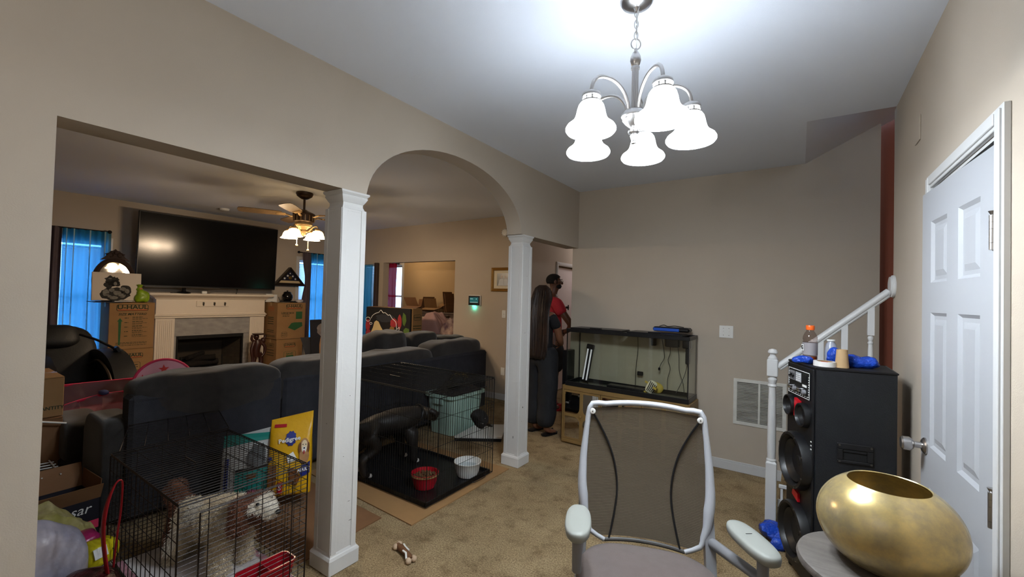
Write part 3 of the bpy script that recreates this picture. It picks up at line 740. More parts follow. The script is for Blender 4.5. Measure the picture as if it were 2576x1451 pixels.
m = MB(FM_); m.box((-.285, -.03, 0), (.285, 0, .11), .004); m.build('ledge', DW_, fc)
m = MB(); m.box((FX, 4.0, 1.615), (-7.80, 4.03, 1.628)); 
# ================================================================ CARTONS
def prints(parent, M, w, h, items):
    for it in items:
        k = it[0]
        if k == 't':
            _, s, size, x, y, mat = it[:6]; txt(s, size, M @ T(x, y, .0012), mat, parent, shear=it[6] if len(it) > 6 else 0, bold=it[7] if len(it) > 7 else 0, sx=it[8] if len(it) > 8 else 1)
        elif k == 'frame':
            _, x0, y0, x1, y1, t, mat = it; m = MB(M)
            def rr(i, z):
                o = []; r = .02
                for cx, cy, a0 in ((x1-r, y1-r, 0), (x0+r, y1-r, 90), (x0+r, y0+r, 180), (x1-r, y0+r, 270)):
                    for q in range(4):
                        a = rad(a0+30*q); o.append((cx+(r-i)*math.cos(a), cy+(r-i)*math.sin(a), z))
                return o
            m.rings([rr(0, 0), rr(0, .0012), rr(t, .0012), rr(t, 0)], True, False); m.build('printed_frame', mat, parent, smooth=False)
        elif k == 'bar':
            _, x0, y0, x1, y1, mat = it; m = MB(M); m.box((x0, y0, 0), (x1, y1, .001)); m.build('printed_bar', mat, parent, smooth=False)
        elif k == 'poly':
            _, pts, mat = it; m = MB(M); m.prism(pts, 0, .0011); m.build('printed_shape', mat, parent, smooth=False)
        elif k == 'lines':
            _, rows, mat = it; m = MB(M); rnd = random.Random(5)
            for (x0, y, x1, t) in rows:
                x = x0
                while x < x1:
                    l = rnd.uniform(.012, .035); m.box((x, y, 0), (min(x+l, x1), y+t, .001)); x += l+.006
            o = m.build('small_print', mat, parent, smooth=False); o['kind'] = 'stuff'
def carton(label, lo, hi, group=None, tape=True, rz=0.0, front=(), side=(), mat=CARD, open_=False, name='cardboard_box'):
    cx, cy = (lo[0]+hi[0])/2, (lo[1]+hi[1])/2; lx, ly, lz = hi[0]-lo[0], hi[1]-lo[1], hi[2]-lo[2]
    t = thing(name, label, 'box', (cx, cy, lo[2]), rz, group); L = FR[t.name]
    m = MB(L)
    if not open_:
        m.box((-lx/2, -ly/2, 0), (lx/2, ly/2, lz-.006), .004); m.build('body', mat, t)
        m = MB(L); m.box((-lx/2, -ly/2, lz-.006), (-.002, ly/2, lz), .002); m.build('flap', mat, t); m = MB(L); m.box((.002, -ly/2, lz-.006), (lx/2, ly/2, lz), .002); m.build('flap', mat, t)
        if tape: m = MB(L); m.box((-.025, -ly/2-.0008, lz-.06), (.025, ly/2+.0008, lz+.0006)); m.build('tape', pm('packing tape', '#a88a5c', .25) if 'packing tape' not in MATS else MATS['packing tape'], t)
    else:
        th = .006
        m.box((-lx/2, -ly/2, 0), (lx/2, ly/2, th))
        for q in (((-lx/2, -ly/2, 0), (-lx/2+th, ly/2, lz)), ((lx/2-th, -ly/2, 0), (lx/2, ly/2, lz)), ((-lx/2, -ly/2, 0), (lx/2, -ly/2+th, lz)), ((-lx/2, ly/2-th, 0), (lx/2, ly/2, lz))): m.box(*q)
        m.build('body', mat, t, smooth=False)
        for s, an in ((-1, open_[0]), (1, open_[1])):
            m = MB(L @ T(s*(lx/2-.003), 0, lz) @ RY(rad(an)*s)); m.box((0 if s > 0 else -lx*.48, -ly/2, -.003), (lx*.48 if s > 0 else 0, ly/2, .003)); m.build('flap', mat, t, smooth=False)
        for s, an in ((-1, open_[2]), (1, open_[3])):
            m = MB(L @ T(0, s*(ly/2-.003), lz) @ RX(-rad(an)*s)); m.box((-lx/2, 0 if s > 0 else -ly*.45, -.003), (lx/2, ly*.45 if s > 0 else 0, .003)); m.build('flap', mat, t, smooth=False)
    if front: prints(t, L @ FM((lx/2+.0003, 0, lz/2), (0, 1, 0), (0, 0, 1)), ly, lz, front)
    if side: prints(t, L @ FM((0, -ly/2-.0003, lz/2), (1, 0, 0), (0, 0, 1)), lx, lz, side)
    return t
def haul(w, y, s=1.0): return [('frame', -.165*s, y-.038*s, .165*s, y+.048*s, .006*s, INK), ('t', 'U-HAUL', .078*s, 0, y+.012*s, INK, 0, .0016*s, 1.12), ('bar', -.15*s, y-.029*s, .15*s, y-.017*s, INK_O)]
XB = -7.4
lines = lambda x0, x1, ys, t=.006: ('lines', [(x0, y, x1, t) for y in ys], INK)
carton('tall printed cardboard moving box left of the fireplace, topmost of its stack', (-7.79, 1.655, .70), (XB, 2.125, 1.318), 'printed moving boxes', front=haul(.46, .235)+[
    ('t', 'SIZE MATTERS!', .044, 0, .155, INK, .3, .0008), ('poly', [(-.135, -.25), (-.118, -.25), (-.112, .06), (-.098, .06), (-.126, .105), (-.154, .06), (-.141, .06)], INK_G),
    lines(-.0, .11, (.11, .05, -.01, -.07, -.13), .009), lines(-.0, .16, (.092, .032, -.028, -.088, -.148), .005), lines(-.0, .10, (.078, .018, -.042, -.102), .005), lines(-.08, -.04, (.1, .04, -.02, -.08, -.14), .008), lines(-.16, .16, (-.225, -.24, -.262), .006)])
carton('cardboard moving box under the tall printed box, left of the fireplace', (-7.79, 1.66, .0), (XB-.005, 2.13, .698), 'printed moving boxes', front=haul(.46, .255, .75)+[('frame', -.13, .06, .10, .17, .004, INK), lines(-.1, .08, (.13, .1), .01)])
carton('printed moving box right of the fireplace, topmost of its stack', (-7.84, 3.80, .69), (XB, 4.30, 1.325), 'printed moving boxes', side=[('frame', -.08, .17, .10, .25, .005, INK_O), ('t', 'U-HAUL', .05, .01, .21, INK_O), lines(-.09, .1, (.05, .02, -.02, -.06), .014), lines(-.1, .12, (-.17, -.2), .01), lines(-.16, .16, (-.26, -.28), .008)],
    front=[('frame', -.10, .205, .185, .29, .006, INK), ('t', 'U-HAUL', .07, .042, .255, INK, 0, .0014, 1.1), ('bar', -.085, .214, .17, .226, INK_O), ('t', 'LARGE BOX', .042, -.07, .135, INK, 0, .0012), lines(-.16, -.04, (.1, .075), .009),
    ('poly', [(.075, .03), (.19, .03), (.19, .16), (.075, .16)], INK_G), ('poly', [(-.06, -.12), (.06, -.17), (.20, -.10), (.19, -.03), (.05, -.03), (0, -.04)], INK_G), ('bar', .0, -.085, .10, -.075, CARD), ('frame', -.17, -.28, -.07, -.19, .004, INK), lines(-.16, -.08, (-.22, -.25), .009)])
carton('printed moving box under another, right of the fireplace', (-7.84, 3.81, .0), (XB-.01, 4.27, .688), 'printed moving boxes', side=[('frame', -.1, .20, .12, .27, .005, INK), ('t', 'U-HAUL', .045, .01, .235, INK), lines(-.1, .13, (.15, .1, .06), .01)],
    front=[('frame', -.10, .20, .10, .275, .005, INK), ('t', 'U-HAUL', .055, 0, .245, INK, 0, .001, 1.05), ('bar', -.085, .208, .085, .217, INK_O), ('frame', -.10, .0, .11, .13, .004, INK_G), ('t', 'SAVE!', .05, 0, .085, INK_G, .1, .001), ('poly', [(-.06, .02), (.07, .02), (.07, .06), (-.06, .06)], INK_G)])
carton('plain cardboard box by the left opening jamb, upper of two', (-4.75, .40, .62), (-4.25, .735, .892), 'boxes by the left jamb', front=[('frame', -.02, .02, .07, .11, .008, INK), ('t', 'QUANTITY', .032, .09, -.075, INK, 0, .0005)])
carton('cardboard box beneath the plain box by the left opening jamb', (-4.78, .36, .0), (-4.22, .73, .618), 'boxes by the left jamb', mat=CARD_D)

# ---- on the left cartons
mr = thing('vanity_mirror', 'oval mirror with carved dark wood crest behind the drawing on the box', 'mirror', (-7.56, 1.73, 1.32))
MM = FM((-7.56, 1.73, 1.60), (-.072, 1, 0), (-.06, 0, 1)); WOODD = pm('carved dark wood', '#2a170e', .75, var=.3, vs=20)
m = MB(MM); ell = lambda a, b, z, n=40: [(a*math.cos(2*PI*k/n), b*math.sin(2*PI*k/n), z) for k in range(n)]
m.rings([ell(.225, .31, -.02), ell(.225, .31, .012), ell(.20, .285, .022), ell(.175, .255, .012), ell(.17, .25, 0)], True, False); m.rings([ell(.225, .31, -.02), ell(.01, .01, -.02)], True, False); m.build('frame', WOODD, mr)
m = MB(MM); m.rings([ell(.173, .253, -.005), ell(.173, .253, .003)]); m.build('glass', MIRROR, mr, smooth=False)
m = MB(MM); m.prism([(-.15, .275), (-.10, .32), (-.085, .345), (-.10, .36), (-.06, .375), (-.045, .40), (-.02, .405), (0, .425), (.02, .405), (.045, .40), (.06, .375), (.10, .36), (.085, .345), (.10, .32), (.15, .275), (0, .30)], -.012, .02)
for s in (-1, 1):
    m.tube([(s*(.05+.028*math.cos(t)), .345+.028*math.sin(t), .022) for t in [k*.5 for k in range(11)]], .008, 6)
m.blob((0, .375, .022), (.022, .025, .012), nu=10, nv=6)
m.build('crest', WOODD, mr)
m = MB(); m.box((-7.64, 1.56, 1.3185), (-7.50, 1.90, 1.335), .004); m.build('foot', WOODD, mr)
# drawing on canvas: a curly-haired figure in dark wash
dr = thing('canvas_drawing', 'pale canvas with a dark ink drawing of a curly-haired figure on the box', 'canvas', (-7.42, 1.735, 1.345))
DM_ = FM((-7.44, 1.735, 1.345), (0, 1, 0), (-.06, 0, 1)); CANV = pm('pale canvas', '#c9bfb2', .85); INKW = pm('dark ink wash', '#2a2826', .8, var=.5, vs=30); INKG = pm('grey ink wash', '#77736c', .8, var=.4, vs=35)
m = MB(DM_); m.box((-.245, 0, -.022), (.245, .365, 0), .003); m.build('stretched_canvas', CANV, dr)
def ragged(cx, cy, rx, ry, n, j, seed):
    r = random.Random(seed); return [(cx+rx*(1+r.uniform(-j, j))*math.cos(2*PI*k/n), cy+ry*(1+r.uniform(-j, j))*math.sin(2*PI*k/n)) for k in range(n)]
for nm, mt, z, q in (('dark_wash', INKW, .0006, [(-.055, .258, .072, .062, 26, .22, 1), (-.085, .20, .045, .05, 16, .2, 2), (-.02, .225, .05, .045, 16, .2, 3), (-.02, .085, .155, .085, 26, .1, 8), (.085, .135, .06, .07, 18, .12, 18)]),
                     ('grey_wash', INKG, .0011, [(-.11, .10, .035, .045, 12, .12, 4), (-.055, .135, .028, .024, 12, .1, 5), (.0, .10, .04, .032, 14, .12, 6), (.055, .15, .035, .028, 14, .1, 7), (.10, .125, .024, .032, 12, .1, 9), (.05, .065, .035, .03, 12, .1, 10), (-.03, .035, .045, .022, 12, .12, 14), (-.075, .055, .02, .018, 10, .1, 15), (-.02, .222, .018, .024, 10, .1, 16), (-.075, .285, .018, .008, 8, .2, 17)]),
                     ('line_work', INKW, .0016, [(.012, .13, .04, .007, 10, .3, 11), (-.08, .085, .03, .006, 8, .3, 12), (.07, .10, .007, .035, 8, .3, 13), (.02, .05, .03, .005, 8, .3, 19)])):
    m = MB(DM_)
    for a in q: m.prism(ragged(*a), 0, z)
    o = m.build(nm, mt, dr, smooth=False); o['kind'] = 'stuff'; plabel(o, 'ink drawing of a figure')
m = MB(); m.box((-7.72, 1.50, 1.319), (-7.38, 1.78, 1.329), .002); tag(m.build('dark_book', pm('dark navy cover', '#1c2233', .5)), 'flat dark book under the canvas drawing', 'book')
m = MB(); m.box((-7.66, 1.70, 1.3295), (-7.395, 1.88, 1.338), .002); tag(m.build('paper_stack', WHITE_PL), 'thin white papers under the canvas drawing', 'papers')
gb = thing('green_bag', 'crumpled lime green bag right of the canvas drawing', 'bag', (-7.43, 1.99, 1.32)); GRN = pm('lime green film', '#86a51d', .35, var=.35, vs=16, bump=.5, bs=30)
m = MB(); m.blob((-7.46, 1.985, 1.405), (.07, .075, .085), .75, .8, 20, 12, wob=.03, ws=14); m.build('body', GRN, gb)
m = MB(); m.lathe([(0, 0), (.035, 0), (.042, .02), (.025, .05), (.04, .08), (.012, .09), (0, .09)], (-7.46, 1.965, 1.478), 12); m.build('knot', GRN, gb)
m = MB(); m.box((-7.425, 1.955, 1.50), (-7.42, 1.985, 1.515)); m.build('clip', RED_PL, gb)

# ---- on the right cartons
pot = thing('black_pot', 'round glossy black pot on the box right of the fireplace', 'pot', (-7.55, 4.04, 1.326)); GLB = pm('glossy black glaze', '#0d0c0d', .15)
m = MB(); m.lathe([(0, 0), (.05, 0), (.075, .02), (.088, .06), (.085, .10), (.065, .13), (.06, .14), (.068, .15), (0, .15)], (-7.55, 4.04, 1.352), 30); m.build('bowl', GLB, pot)
m = MB(); m.lathe([(.06, .0), (.05, .012), (.012, .018), (.012, .03), (.016, .036), (0, .038)], (-7.55, 4.04, 1.502), 24); m.build('lid', GLB, pot)
m = MB(); m.box((-7.64, 3.95, 1.326), (-7.44, 4.15, 1.352), .01); m.build('stand', BLACK_MT, pot)
m = MB()
m.grid(lambda u, v: (-7.75+.33*u, 3.84+.2*v, 1.327+.006*math.sin(7*u)*math.cos(5*v)+.004), 8, 6); tag(m.build('white_paper', WHITE_PL), 'white paper sheet on the right box, beside the black pot', 'paper')
m = MB(); m.blob((-7.48, 4.21, 1.355), (.075, .06, .03), .7, .9, 18, 8, wob=.02, ws=18); tag(m.build('clear_plastic_wrap', pm('clear crinkled film', '#b9b6b8', .15, bump=.8, bs=30)), 'crinkled clear plastic wrap right of the black pot', 'plastic wrap')
m = MB(); m.box((-7.80, 3.77, 1.326), (-7.74, 3.88, 1.47), .003); m.box((-7.80, 3.88, 1.326), (-7.74, 3.96, 1.46), .003); tag(m.build('white_carton', WHITE_PL), 'white box end standing behind the papers', 'box')
m = MB(); m.tube(smooth_path([(-7.46, 3.84, 1.42), (-7.44, 3.86, 1.36), (-7.43, 3.95, 1.34), (-7.42, 4.08, 1.336), (-7.44, 4.16, 1.334)]), .006, 6); tag(m.build('power_cable', BLACK_PL), 'black cord lying in front of the black pot', 'cord')

# carved wooden statue by the hearth
st = thing('wood_statue', 'brown carved wood statue of entwined figures right of the hearth', 'statue', (-7.35, 3.48, 0)); STW = pm('red brown carved wood', '#3c1e17', .38, var=.3, vs=14)
m = MB(); m.lathe([(0, 0), (.11, 0), (.115, .03), (.10, .05), (0, .05)], (-7.35, 3.48, 0), 20); m.build('plinth', STW, st)
sx, sy = -7.35, 3.48
for nm, pts, rr in (('leg', [(0, -.07, .05), (.02, -.09, .22), (.0, -.055, .40), (0, -.045, .5)], [.03, .03, .036, .04]), ('leg', [(0, .05, .05), (.02, .03, .22), (0, .055, .40), (0, .02, .5)], [.028, .03, .034, .04]),
    ('torso', [(0, -.02, .44), (0, -.03, .55), (0, -.01, .66), (0, -.02, .72)], [.055, .058, .062, .04]), ('arm', [(0, -.06, .69), (.02, -.105, .56), (.03, -.09, .42), (.04, -.10, .36)], [.024, .024, .02, .016]),
    ('arm', [(0, .04, .68), (.02, .10, .60), (.02, .095, .50), (.03, .05, .44)], [.024, .024, .02, .016]), ('arm', [(0, -.05, .68), (0, -.10, .73), (0, -.09, .80)], [.022, .02, .018]), ('arm', [(0, .04, .68), (0, .10, .74), (0, .11, .79)], [.024, .02, .018])):
    m = MB(); q = smooth_path([(sx+a, sy+b, c) for a, b, c in pts], 4); n = len(q); R2 = [rr[min(int(i/4), len(rr)-1)]+(rr[min(int(i/4)+1, len(rr)-1)]-rr[min(int(i/4), len(rr)-1)])*(i % 4)/4 for i in range(n)]
    m.tube(q, R2, 12); m.build(nm, STW, st)
for y, z in ((-.03, .765), (.075, .70)):
    m = MB(); m.blob((sx, sy+y, z), (.042, .04, .05), nu=14, nv=10); m.blob((sx+.04, sy+y, z-.005), (.012, .008, .014), nu=8, nv=6); m.build('head', STW, st)
m = MB(); m.lathe([(0, 0), (.08, 0), (.09, .01), (.095, .02), (0, .02)], (sx, sy, .80), 18); m.build('bowl', STW, st)
# easel painting right of the boxes
ea = thing('painted_canvas', 'tall dark canvas painting of a plant in a vase behind near column', 'canvas', (-6.85, 4.60, .2))
EM = FM((-6.75, 4.60, .14), (0, 1, 0), (-.12, 0, 1))
m = MB(EM); m.box((-.52, 0, -.03), (.50, .92, 0), .004); m.build('stretched_canvas', pm('black painted canvas', '#17181f', .7), ea)
PK = pm('peach paint', '#b98a5e', .7, var=.3, vs=14); PG = pm('grey paint', '#8d8480', .7, var=.4, vs=12); PR = pm('red paint', '#a8333a', .7, var=.2, vs=10)
for nm, mt, z, q in (('painted_vase', PK, .001, [(-.28, .36, .10, .36, 18, .06, 3), (.34, .36, .12, .36, 18, .06, 31)]), ('painted_hair', PG, .0016, [(-.26, .74, .15, .12, 20, .12, 4), (.36, .74, .15, .12, 20, .12, 14)]), ('painted_flower', PR, .0022, [(-.22, .66, .10, .04, 14, .2, 5), (.36, .66, .12, .06, 14, .2, 15), (.1, .72, .1, .1, 14, .2, 16)])):
    m = MB(EM)
    for a in q: m.prism(ragged(*a), 0, z)
    m.build(nm, mt, ea, smooth=False)
m = MB()
for y in (4.15, 5.02): m.box((-6.80, y-.015, 0), (-6.74, y+.015, .16), .003)
m.box((-6.80, 4.1, .10), (-6.72, 5.06, .135), .003); m.build('easel_ledge', WOODD, ea)
m = MB(); m.grid(lambda u, v: (-6.98+.10*math.sin(3*v+u), 3.98+.22*u+.12*v, .75-.75*v), 6, 10); m2 = m.build('striped_blanket', pm('black and white cloth', '#2a2b30', .9)); tag(m2, 'dark hanging cloth between the right boxes and the tall canvas', 'cloth')

# large carton with a dark painting leaning on it, behind the sofa
carton('large cardboard box behind the sofa cushions, with a painting leaning on it', (-6.25, 4.77, .0), (-5.13, 4.98, 1.30), None, front=[('frame', -.08, .46, .08, .55, .006, INK), ('t', 'U-HAUL', .038, 0, .505, INK, 0, .001), lines(-.085, .085, (.36, .32, .28, .2, .16, .12, .02, -.02), .014)])
pa = thing('mushroom_painting', 'dark painting of a yellow mushroom, red flowers and leaves behind the sofa', 'painting', (-5.66, 4.71, .8))
PM_ = FM((-5.68, 4.72, .55), (1, 0, 0), (0, .008, 1))
m = MB(PM_); m.box((-.56, -.4, -.03), (.54, .745, 0), .003); m.build('stretched_canvas', pm('near black paint', '#191a1d', .65), pa)
YEL = pm('pale yellow paint', '#d6c08b', .7); OCH = pm('ochre paint', '#8a6a34', .7); LEAF = pm('leaf green paint', '#55702f', .7, var=.2, vs=9); WL = WHITE_INK
m = MB(PM_); m.prism([(-.42, .30), (-.36, .40), (-.33, .49), (-.28, .52), (-.22, .50), (-.16, .42), (-.10, .36), (-.15, .335), (-.25, .34), (-.35, .315)], 0, .001); m.prism(ragged(-.03, .285, .065, .03, 12, .05, 4), 0, .001); m.build('painted_cap', YEL, pa, smooth=False)
m = MB(PM_); m.prism([(-.40, .30), (-.25, .33), (-.10, .34), (.08, .30), (.12, .22), (-.46, .20)], 0, .0008); m.prism(ragged(.12, .35, .07, .10, 14, .08, 5), 0, .0008); m.build('painted_body', OCH, pa, smooth=False)
for q in ([(.42, .46), (.46, .55), (.44, .64), (.38, .68), (.36, .58), (.38, .49)], [(.40, .33), (.47, .30), (.53, .33), (.53, .42), (.45, .44), (.40, .40)], [(.38, .24), (.46, .20), (.49, .27), (.42, .31)]):
    m = MB(PM_); m.prism(q, 0, .001); m.build('painted_leaf', LEAF, pa, smooth=False)
for a in ((-.50, .43, .06, .10, 12, .08, 6), (.16, .50, .09, .08, 14, .15, 7), (-.48, .30, .07, .06, 12, .1, 9), (.30, .52, .05, .12, 12, .1, 12)):
    m = MB(PM_); m.prism(ragged(*a), 0, .0012); m.build('painted_flower', PR, pa, smooth=False)
m = MB(PM_)
pth = [(-.42, .55), (-.38, .60), (-.30, .64), (-.22, .66), (-.17, .70), (-.11, .655), (-.06, .66), (.02, .62), (.06, .63), (.12, .57), (.18, .54), (.22, .50), (.24, .40), (.30, .44), (.29, .34), (.33, .27), (.33, .18)]
m.tube([(x, y, .001) for x, y in smooth_path([(a, b, 0) for a, b in pth], 3) for x, y in [(x, y)]] if False else [(p.x, p.y, .001) for p in smooth_path([(a, b, 0) for a, b in pth], 3)], .006, 5)
for cx, cy, r in ((.22, .37, .03), (.25, .28, .035), (.31, .22, .025), (-.50, .53, .06), (-.42, .46, .03)): m.tube([(cx+r*math.cos(t), cy+.6*r*math.sin(t), .001) for t in [2*PI*k/14 for k in range(14)]], .005, 5, True)
m.build('white_outline', WL, pa)
m = MB(PM_); m.prism(ragged(-.05, .57, .24, .07, 22, .12, 21), 0, .0009); m.build('painted_shadow', pm('slate paint', '#33363d', .6), pa, smooth=False)
# open cartons and bed in the bedroom
GRB = pm('grey brown headboard', '#5f5048', .7)
tb = thing('dresser', 'low wide grey brown dresser holding the open bedroom boxes', 'dresser', (-6.2, 6.28, 0))
m = MB(); m.box((-7.2, 6.0, .06), (-5.2, 6.52, 1.165), .006); m.build('body', GRB, tb); m = MB(); m.box((-7.23, 5.98, 1.165), (-5.17, 6.54, 1.198), .006); m.build('top', GRB, tb)
for k in range(3):
    for q in range(3): m = MB(); m.box((-7.17+.66*q, 5.988, .12+.34*k), (-6.55+.66*q, 6.0, .43+.34*k), .004); dd = m.build('drawer', GRB, tb); m = MB(); m.cyl((-6.86+.66*q, 5.965, .28+.34*k), (-6.86+.66*q, 5.988, .28+.34*k), .015, n=10); m.build('drawer_knob', DARKMETAL, dd)
carton('open cardboard box with tall raised flap on the bedroom dresser, left one', (-6.72, 6.08, 1.2), (-6.30, 6.40, 1.29), 'open bedroom boxes', open_=(-60, -75, 14, -80), mat=CARD_D)
carton('open cardboard box with a low tilted flap on the bedroom dresser, right one', (-6.20, 6.08, 1.2), (-5.80, 6.42, 1.27), 'open bedroom boxes', open_=(-78, -28, 12, -32), mat=CARD)
m = MB(T(-5.66, 6.2, 1.2) @ RY(rad(-9))); m.box((-.012, -.12, 0), (.0, .14, .40)); m.box((.03, -.12, 0), (.045, .14, .36)); tag(m.build('cardboard_sheet', CARD_D, smooth=False), 'dark folded cardboard sheets standing on the dresser at the opening edge', 'cardboard')
bed = thing('bed', 'bed with pale mattress in the far bedroom', 'bed', (-5.6, 5.7, 0)); CRM = pm('cream mattress', '#c9b8a0', .9)
m = MB(); m.box((-6.33, 5.42, .45), (-4.3, 5.90, .85), .05); m.build('mattress', CRM, bed)
m = MB(); m.box((-6.33, 5.40, .05), (-4.3, 5.90, .45), .01); m.build('bed_base', pm('dark bed base', '#1b1417', .8), bed)
m = MB(); m.box((-6.33, 5.905, .1), (-4.3, 5.945, 1.10), .01); m.build('headboard', CRM, bed)
def heap(name, label, lo, hi, zf, mat, seed, cat='blanket', n=36):
    m = MB()
    def f(u, v):
        x = lo[0]+(hi[0]-lo[0])*u; y = lo[1]+(hi[1]-lo[1])*v
        e = min(u, 1-u, v, 1-v)*2; e = min(1, e*2.2)**.6
        p = Vector((x*5, y*5, seed)); w = noise.noise(p)*.06+abs(noise.noise(p*2.3))*.05+noise.noise(p*5)*.014
        return (x, y, lo[2]+e*((hi[2]-lo[2])*zf(u, v)+w))
    m.grid(f, n, n); m.add([(lo[0], lo[1], lo[2]), (hi[0], lo[1], lo[2]), (hi[0], hi[1], lo[2]), (lo[0], hi[1], lo[2])], [[3, 2, 1, 0]])
    return tag(m.build(name, mat, ang=80), label, cat)
heap('pink_blanket', 'rumpled pale pink blanket piled on the bed', (-6.28, 5.43, .852), (-5.18, 5.89, 1.20), lambda u, v: .25+.75*math.exp(-((u-.72)/.3)**2), pm('dusty pink fleece', '#c19a93', .95, var=.12, vs=6, bump=.2, bs=60), 3)
heap('patterned_blanket', 'dark mauve and cream patterned blanket at the right of the bed', (-5.17, 5.44, .852), (-4.60, 5.89, 1.18), lambda u, v: .8, pm('mauve patterned cloth', '#5b4450', .9, col2='#b9a091', vs=9), 8)

# ---- wall fittings of the living room
th = thing('thermostat', 'square white framed alarm touchscreen glowing teal on the wall', 'touchscreen', (-4.21, LY, 1.37))
TM = FM((-4.207, LY, 1.458), (1, 0, 0), (0, 0, 1))
m = MB(TM); m.box((-.125, -.085, 0), (.125, .085, .022), .012); m.build('housing', WHITE_PL, th)
m = MB(TM); m.box((-.113, -.074, .022), (.113, .074, .024), .002); m.build('bezel', BLACK_PL, th)
SC = pm('lit screen', '#15555a', .3, emis=.5)
m = MB(TM); m.box((-.085, -.035, .024), (.085, .05, .0248)); m.build('display', SC, th, smooth=False)
m = MB(TM); m.box((-.08, -.03, .0248), (.075, -.024, .0252)); m.box((-.08, .022, .0248), (-.02, .03, .0252)); m.cyl((.045, .025, .0248), (.045, .025, .0252), .008, n=10); m.build('display_line', pm('lit grey', '#9fc0c0', .5, emis=.5), th, smooth=False)
m = MB(TM); m.box((-.035, -.089, .004), (.035, -.0852, .018)); m.build('status_light', lamp_mat('teal status light', (.05, 1, .7), 9), th, smooth=False)
gl = bpy.data.lights.new('status_glow', 'POINT'); gl.color = (.05, 1, .7); gl.energy = .25; gl.shadow_soft_size = .015
go = bpy.data.objects.new('status_glow', gl); COL.objects.link(go); go.parent = th; go.location = (0, -.02, -.02)
pf = thing('picture_frame', 'gold framed family photograph with cream mat on the wall', 'picture frame', (-3.70, LY, 1.6)); PFM = FM((-3.68, LY, 1.787), (1, 0, 0), (0, 0, 1))
GOLD = pm('gold leaf frame', '#a97f3e', .35, metal=.6, var=.2, vs=20)
rc = lambda a, b, z: [(-a, -b, z), (a, -b, z), (a, b, z), (-a, b, z)]
m = MB(PFM); m.rings([rc(.21, .18, 0), rc(.21, .18, .018), rc(.20, .17, .024), rc(.19, .16, .016), rc(.18, .15, .022), rc(.165, .135, .012), rc(.165, .135, .005)], True, False); m.build('frame', GOLD, pf, smooth=False)
m = MB(PFM); m.box((-.166, -.136, 0), (.166, .136, .006)); m.build('mat_board', pm('cream mat board', '#cfc5ae', .8), pf, smooth=False)
m = MB(PFM); m.box((-.105, -.095, .006), (.105, .095, .0068)); m.build('photograph', pm('grey photograph', '#4c5052', .3, var=.3, vs=12), pf, smooth=False)
m = MB(PFM)
for x, y, r in ((-.02, .04, .026), (.05, .035, .024)): m.prism(ragged(x, y, r*.8, r, 12, .05, 1), .0068, .0074)
m.build('faces', pm('photo skin tone', '#9d8e88', .4), pf, smooth=False)
m = MB(PFM); m.prism([(-.085, -.09), (.02, -.09), (.012, .0), (-.02, .012), (-.06, .0)], .0068, .0073); m.prism([(.022, -.09), (.10, -.09), (.085, .0), (.05, .008), (.02, 0)], .0068, .0073); m.build('shirts', pm('photo white cloth', '#a9adb3', .4), pf, smooth=False)
def plate(label, M, n=1, kind='switch'):
    t = thing('light_switch' if kind == 'switch' else 'wall_outlet', label, kind, M.translation); w = .035+.0235*(n-1)
    m = MB(M); m.box((-w, -.057, 0), (w, .057, .006), .003); m.build('plate', WHITE_PL, t)
    for k in range(n):
        x = (k-(n-1)/2)*.046; m = MB(M)
        if kind == 'switch': m.box((x-.005, -.012, .006), (x+.005, .012, .008)); m.box((x-.004, -.002, .008), (x+.004, .009, .018), .001); m.build('toggle', WHITE_PL, t)
        else:
            for y in (-.02, .02): m.box((x-.016, y-.014, .006), (x+.016, y+.014, .008), .002)
            m.build('socket', WHITE_PL, t)
        m = MB(M)
        for y in (-.032, .032): m.cyl((x, y, .006), (x, y, .0068), .003, n=8)
        m.build('screw', DARKMETAL, t)
plate('white wall switch left of the far column', FM((-3.645, LY, 1.27), (1, 0, 0), (0, 0, 1)))
plate('white wall outlet low beside the far column', FM((-3.64, LY, .42), (1, 0, 0), (0, 0, 1)), 1, 'outlet')
plate('white double light switch right of the fish tank', FM((-.558, 4.4, 1.26), (1, 0, 0), (0, 0, 1)), 2)
m = MB(); m.box((.469, 2.76, 2.338), (.475, 2.865, 2.46), .002); tag(m.build('wall_cover_plate', WALL), 'blank painted cover plate high on the right wall', 'cover plate')
# ================================================================ SOFA AND LIVING ROOM FLOOR
sofa = thing('sectional_sofa', 'charcoal sectional sofa seen from behind with loose back cushions', 'sofa', (-3.9, 2.7, 0))
XS = -3.50
for a, b, zt_ in ((.90, 1.862, .83), (1.875, 3.30, .815), (3.31, 4.62, .80)):
    m = MB(); m.box((XS-.16, a, .05), (XS, b, zt_), .022); p_ = m.build('back_panel', SOFA_B, sofa)
    m = MB(); m.tube([(XS+.001, a+.02, zt_-.03), (XS+.001, b-.02, zt_-.03)], .004, 6); m.build('welt', SOFA_B, p_)
def cushion(a, b, x, z0, z1, th, seed, name='back_cushion', e=.45, wob=.035, rz=0.0):
    m = MB(T(x, (a+b)/2, (z0+z1)/2) @ RZ(rz)); m.blob((0, 0, 0), (th/2, (b-a)/2, (z1-z0)/2), .42, e, 44, 20, wob=wob, ws=5, seed=seed)
    return m.build(name, SOFA, sofa, ang=180)
cushion(.925, 1.86, -3.64, .60, .945, .29, 1, e=.3)
cushion(1.85, 2.62, -3.66, .58, .945, .30, 2, e=.3)
cushion(2.58, 3.68, -3.68, .55, .92, .30, 3, e=.3)
cushion(3.60, 4.60, -3.70, .56, .965, .32, 4, e=.4)
cushion(3.10, 3.78, -4.18, .55, 1.075, .30, 5, 'loose_cushion', .5, .04, .25)
cushion(3.74, 4.32, -4.22, .55, 1.03, .30, 6, 'loose_cushion', .5, .04, .1)
cushion(4.24, 4.95, -4.24, .52, .95, .30, 7, 'loose_cushion', .5, .04, -.1)
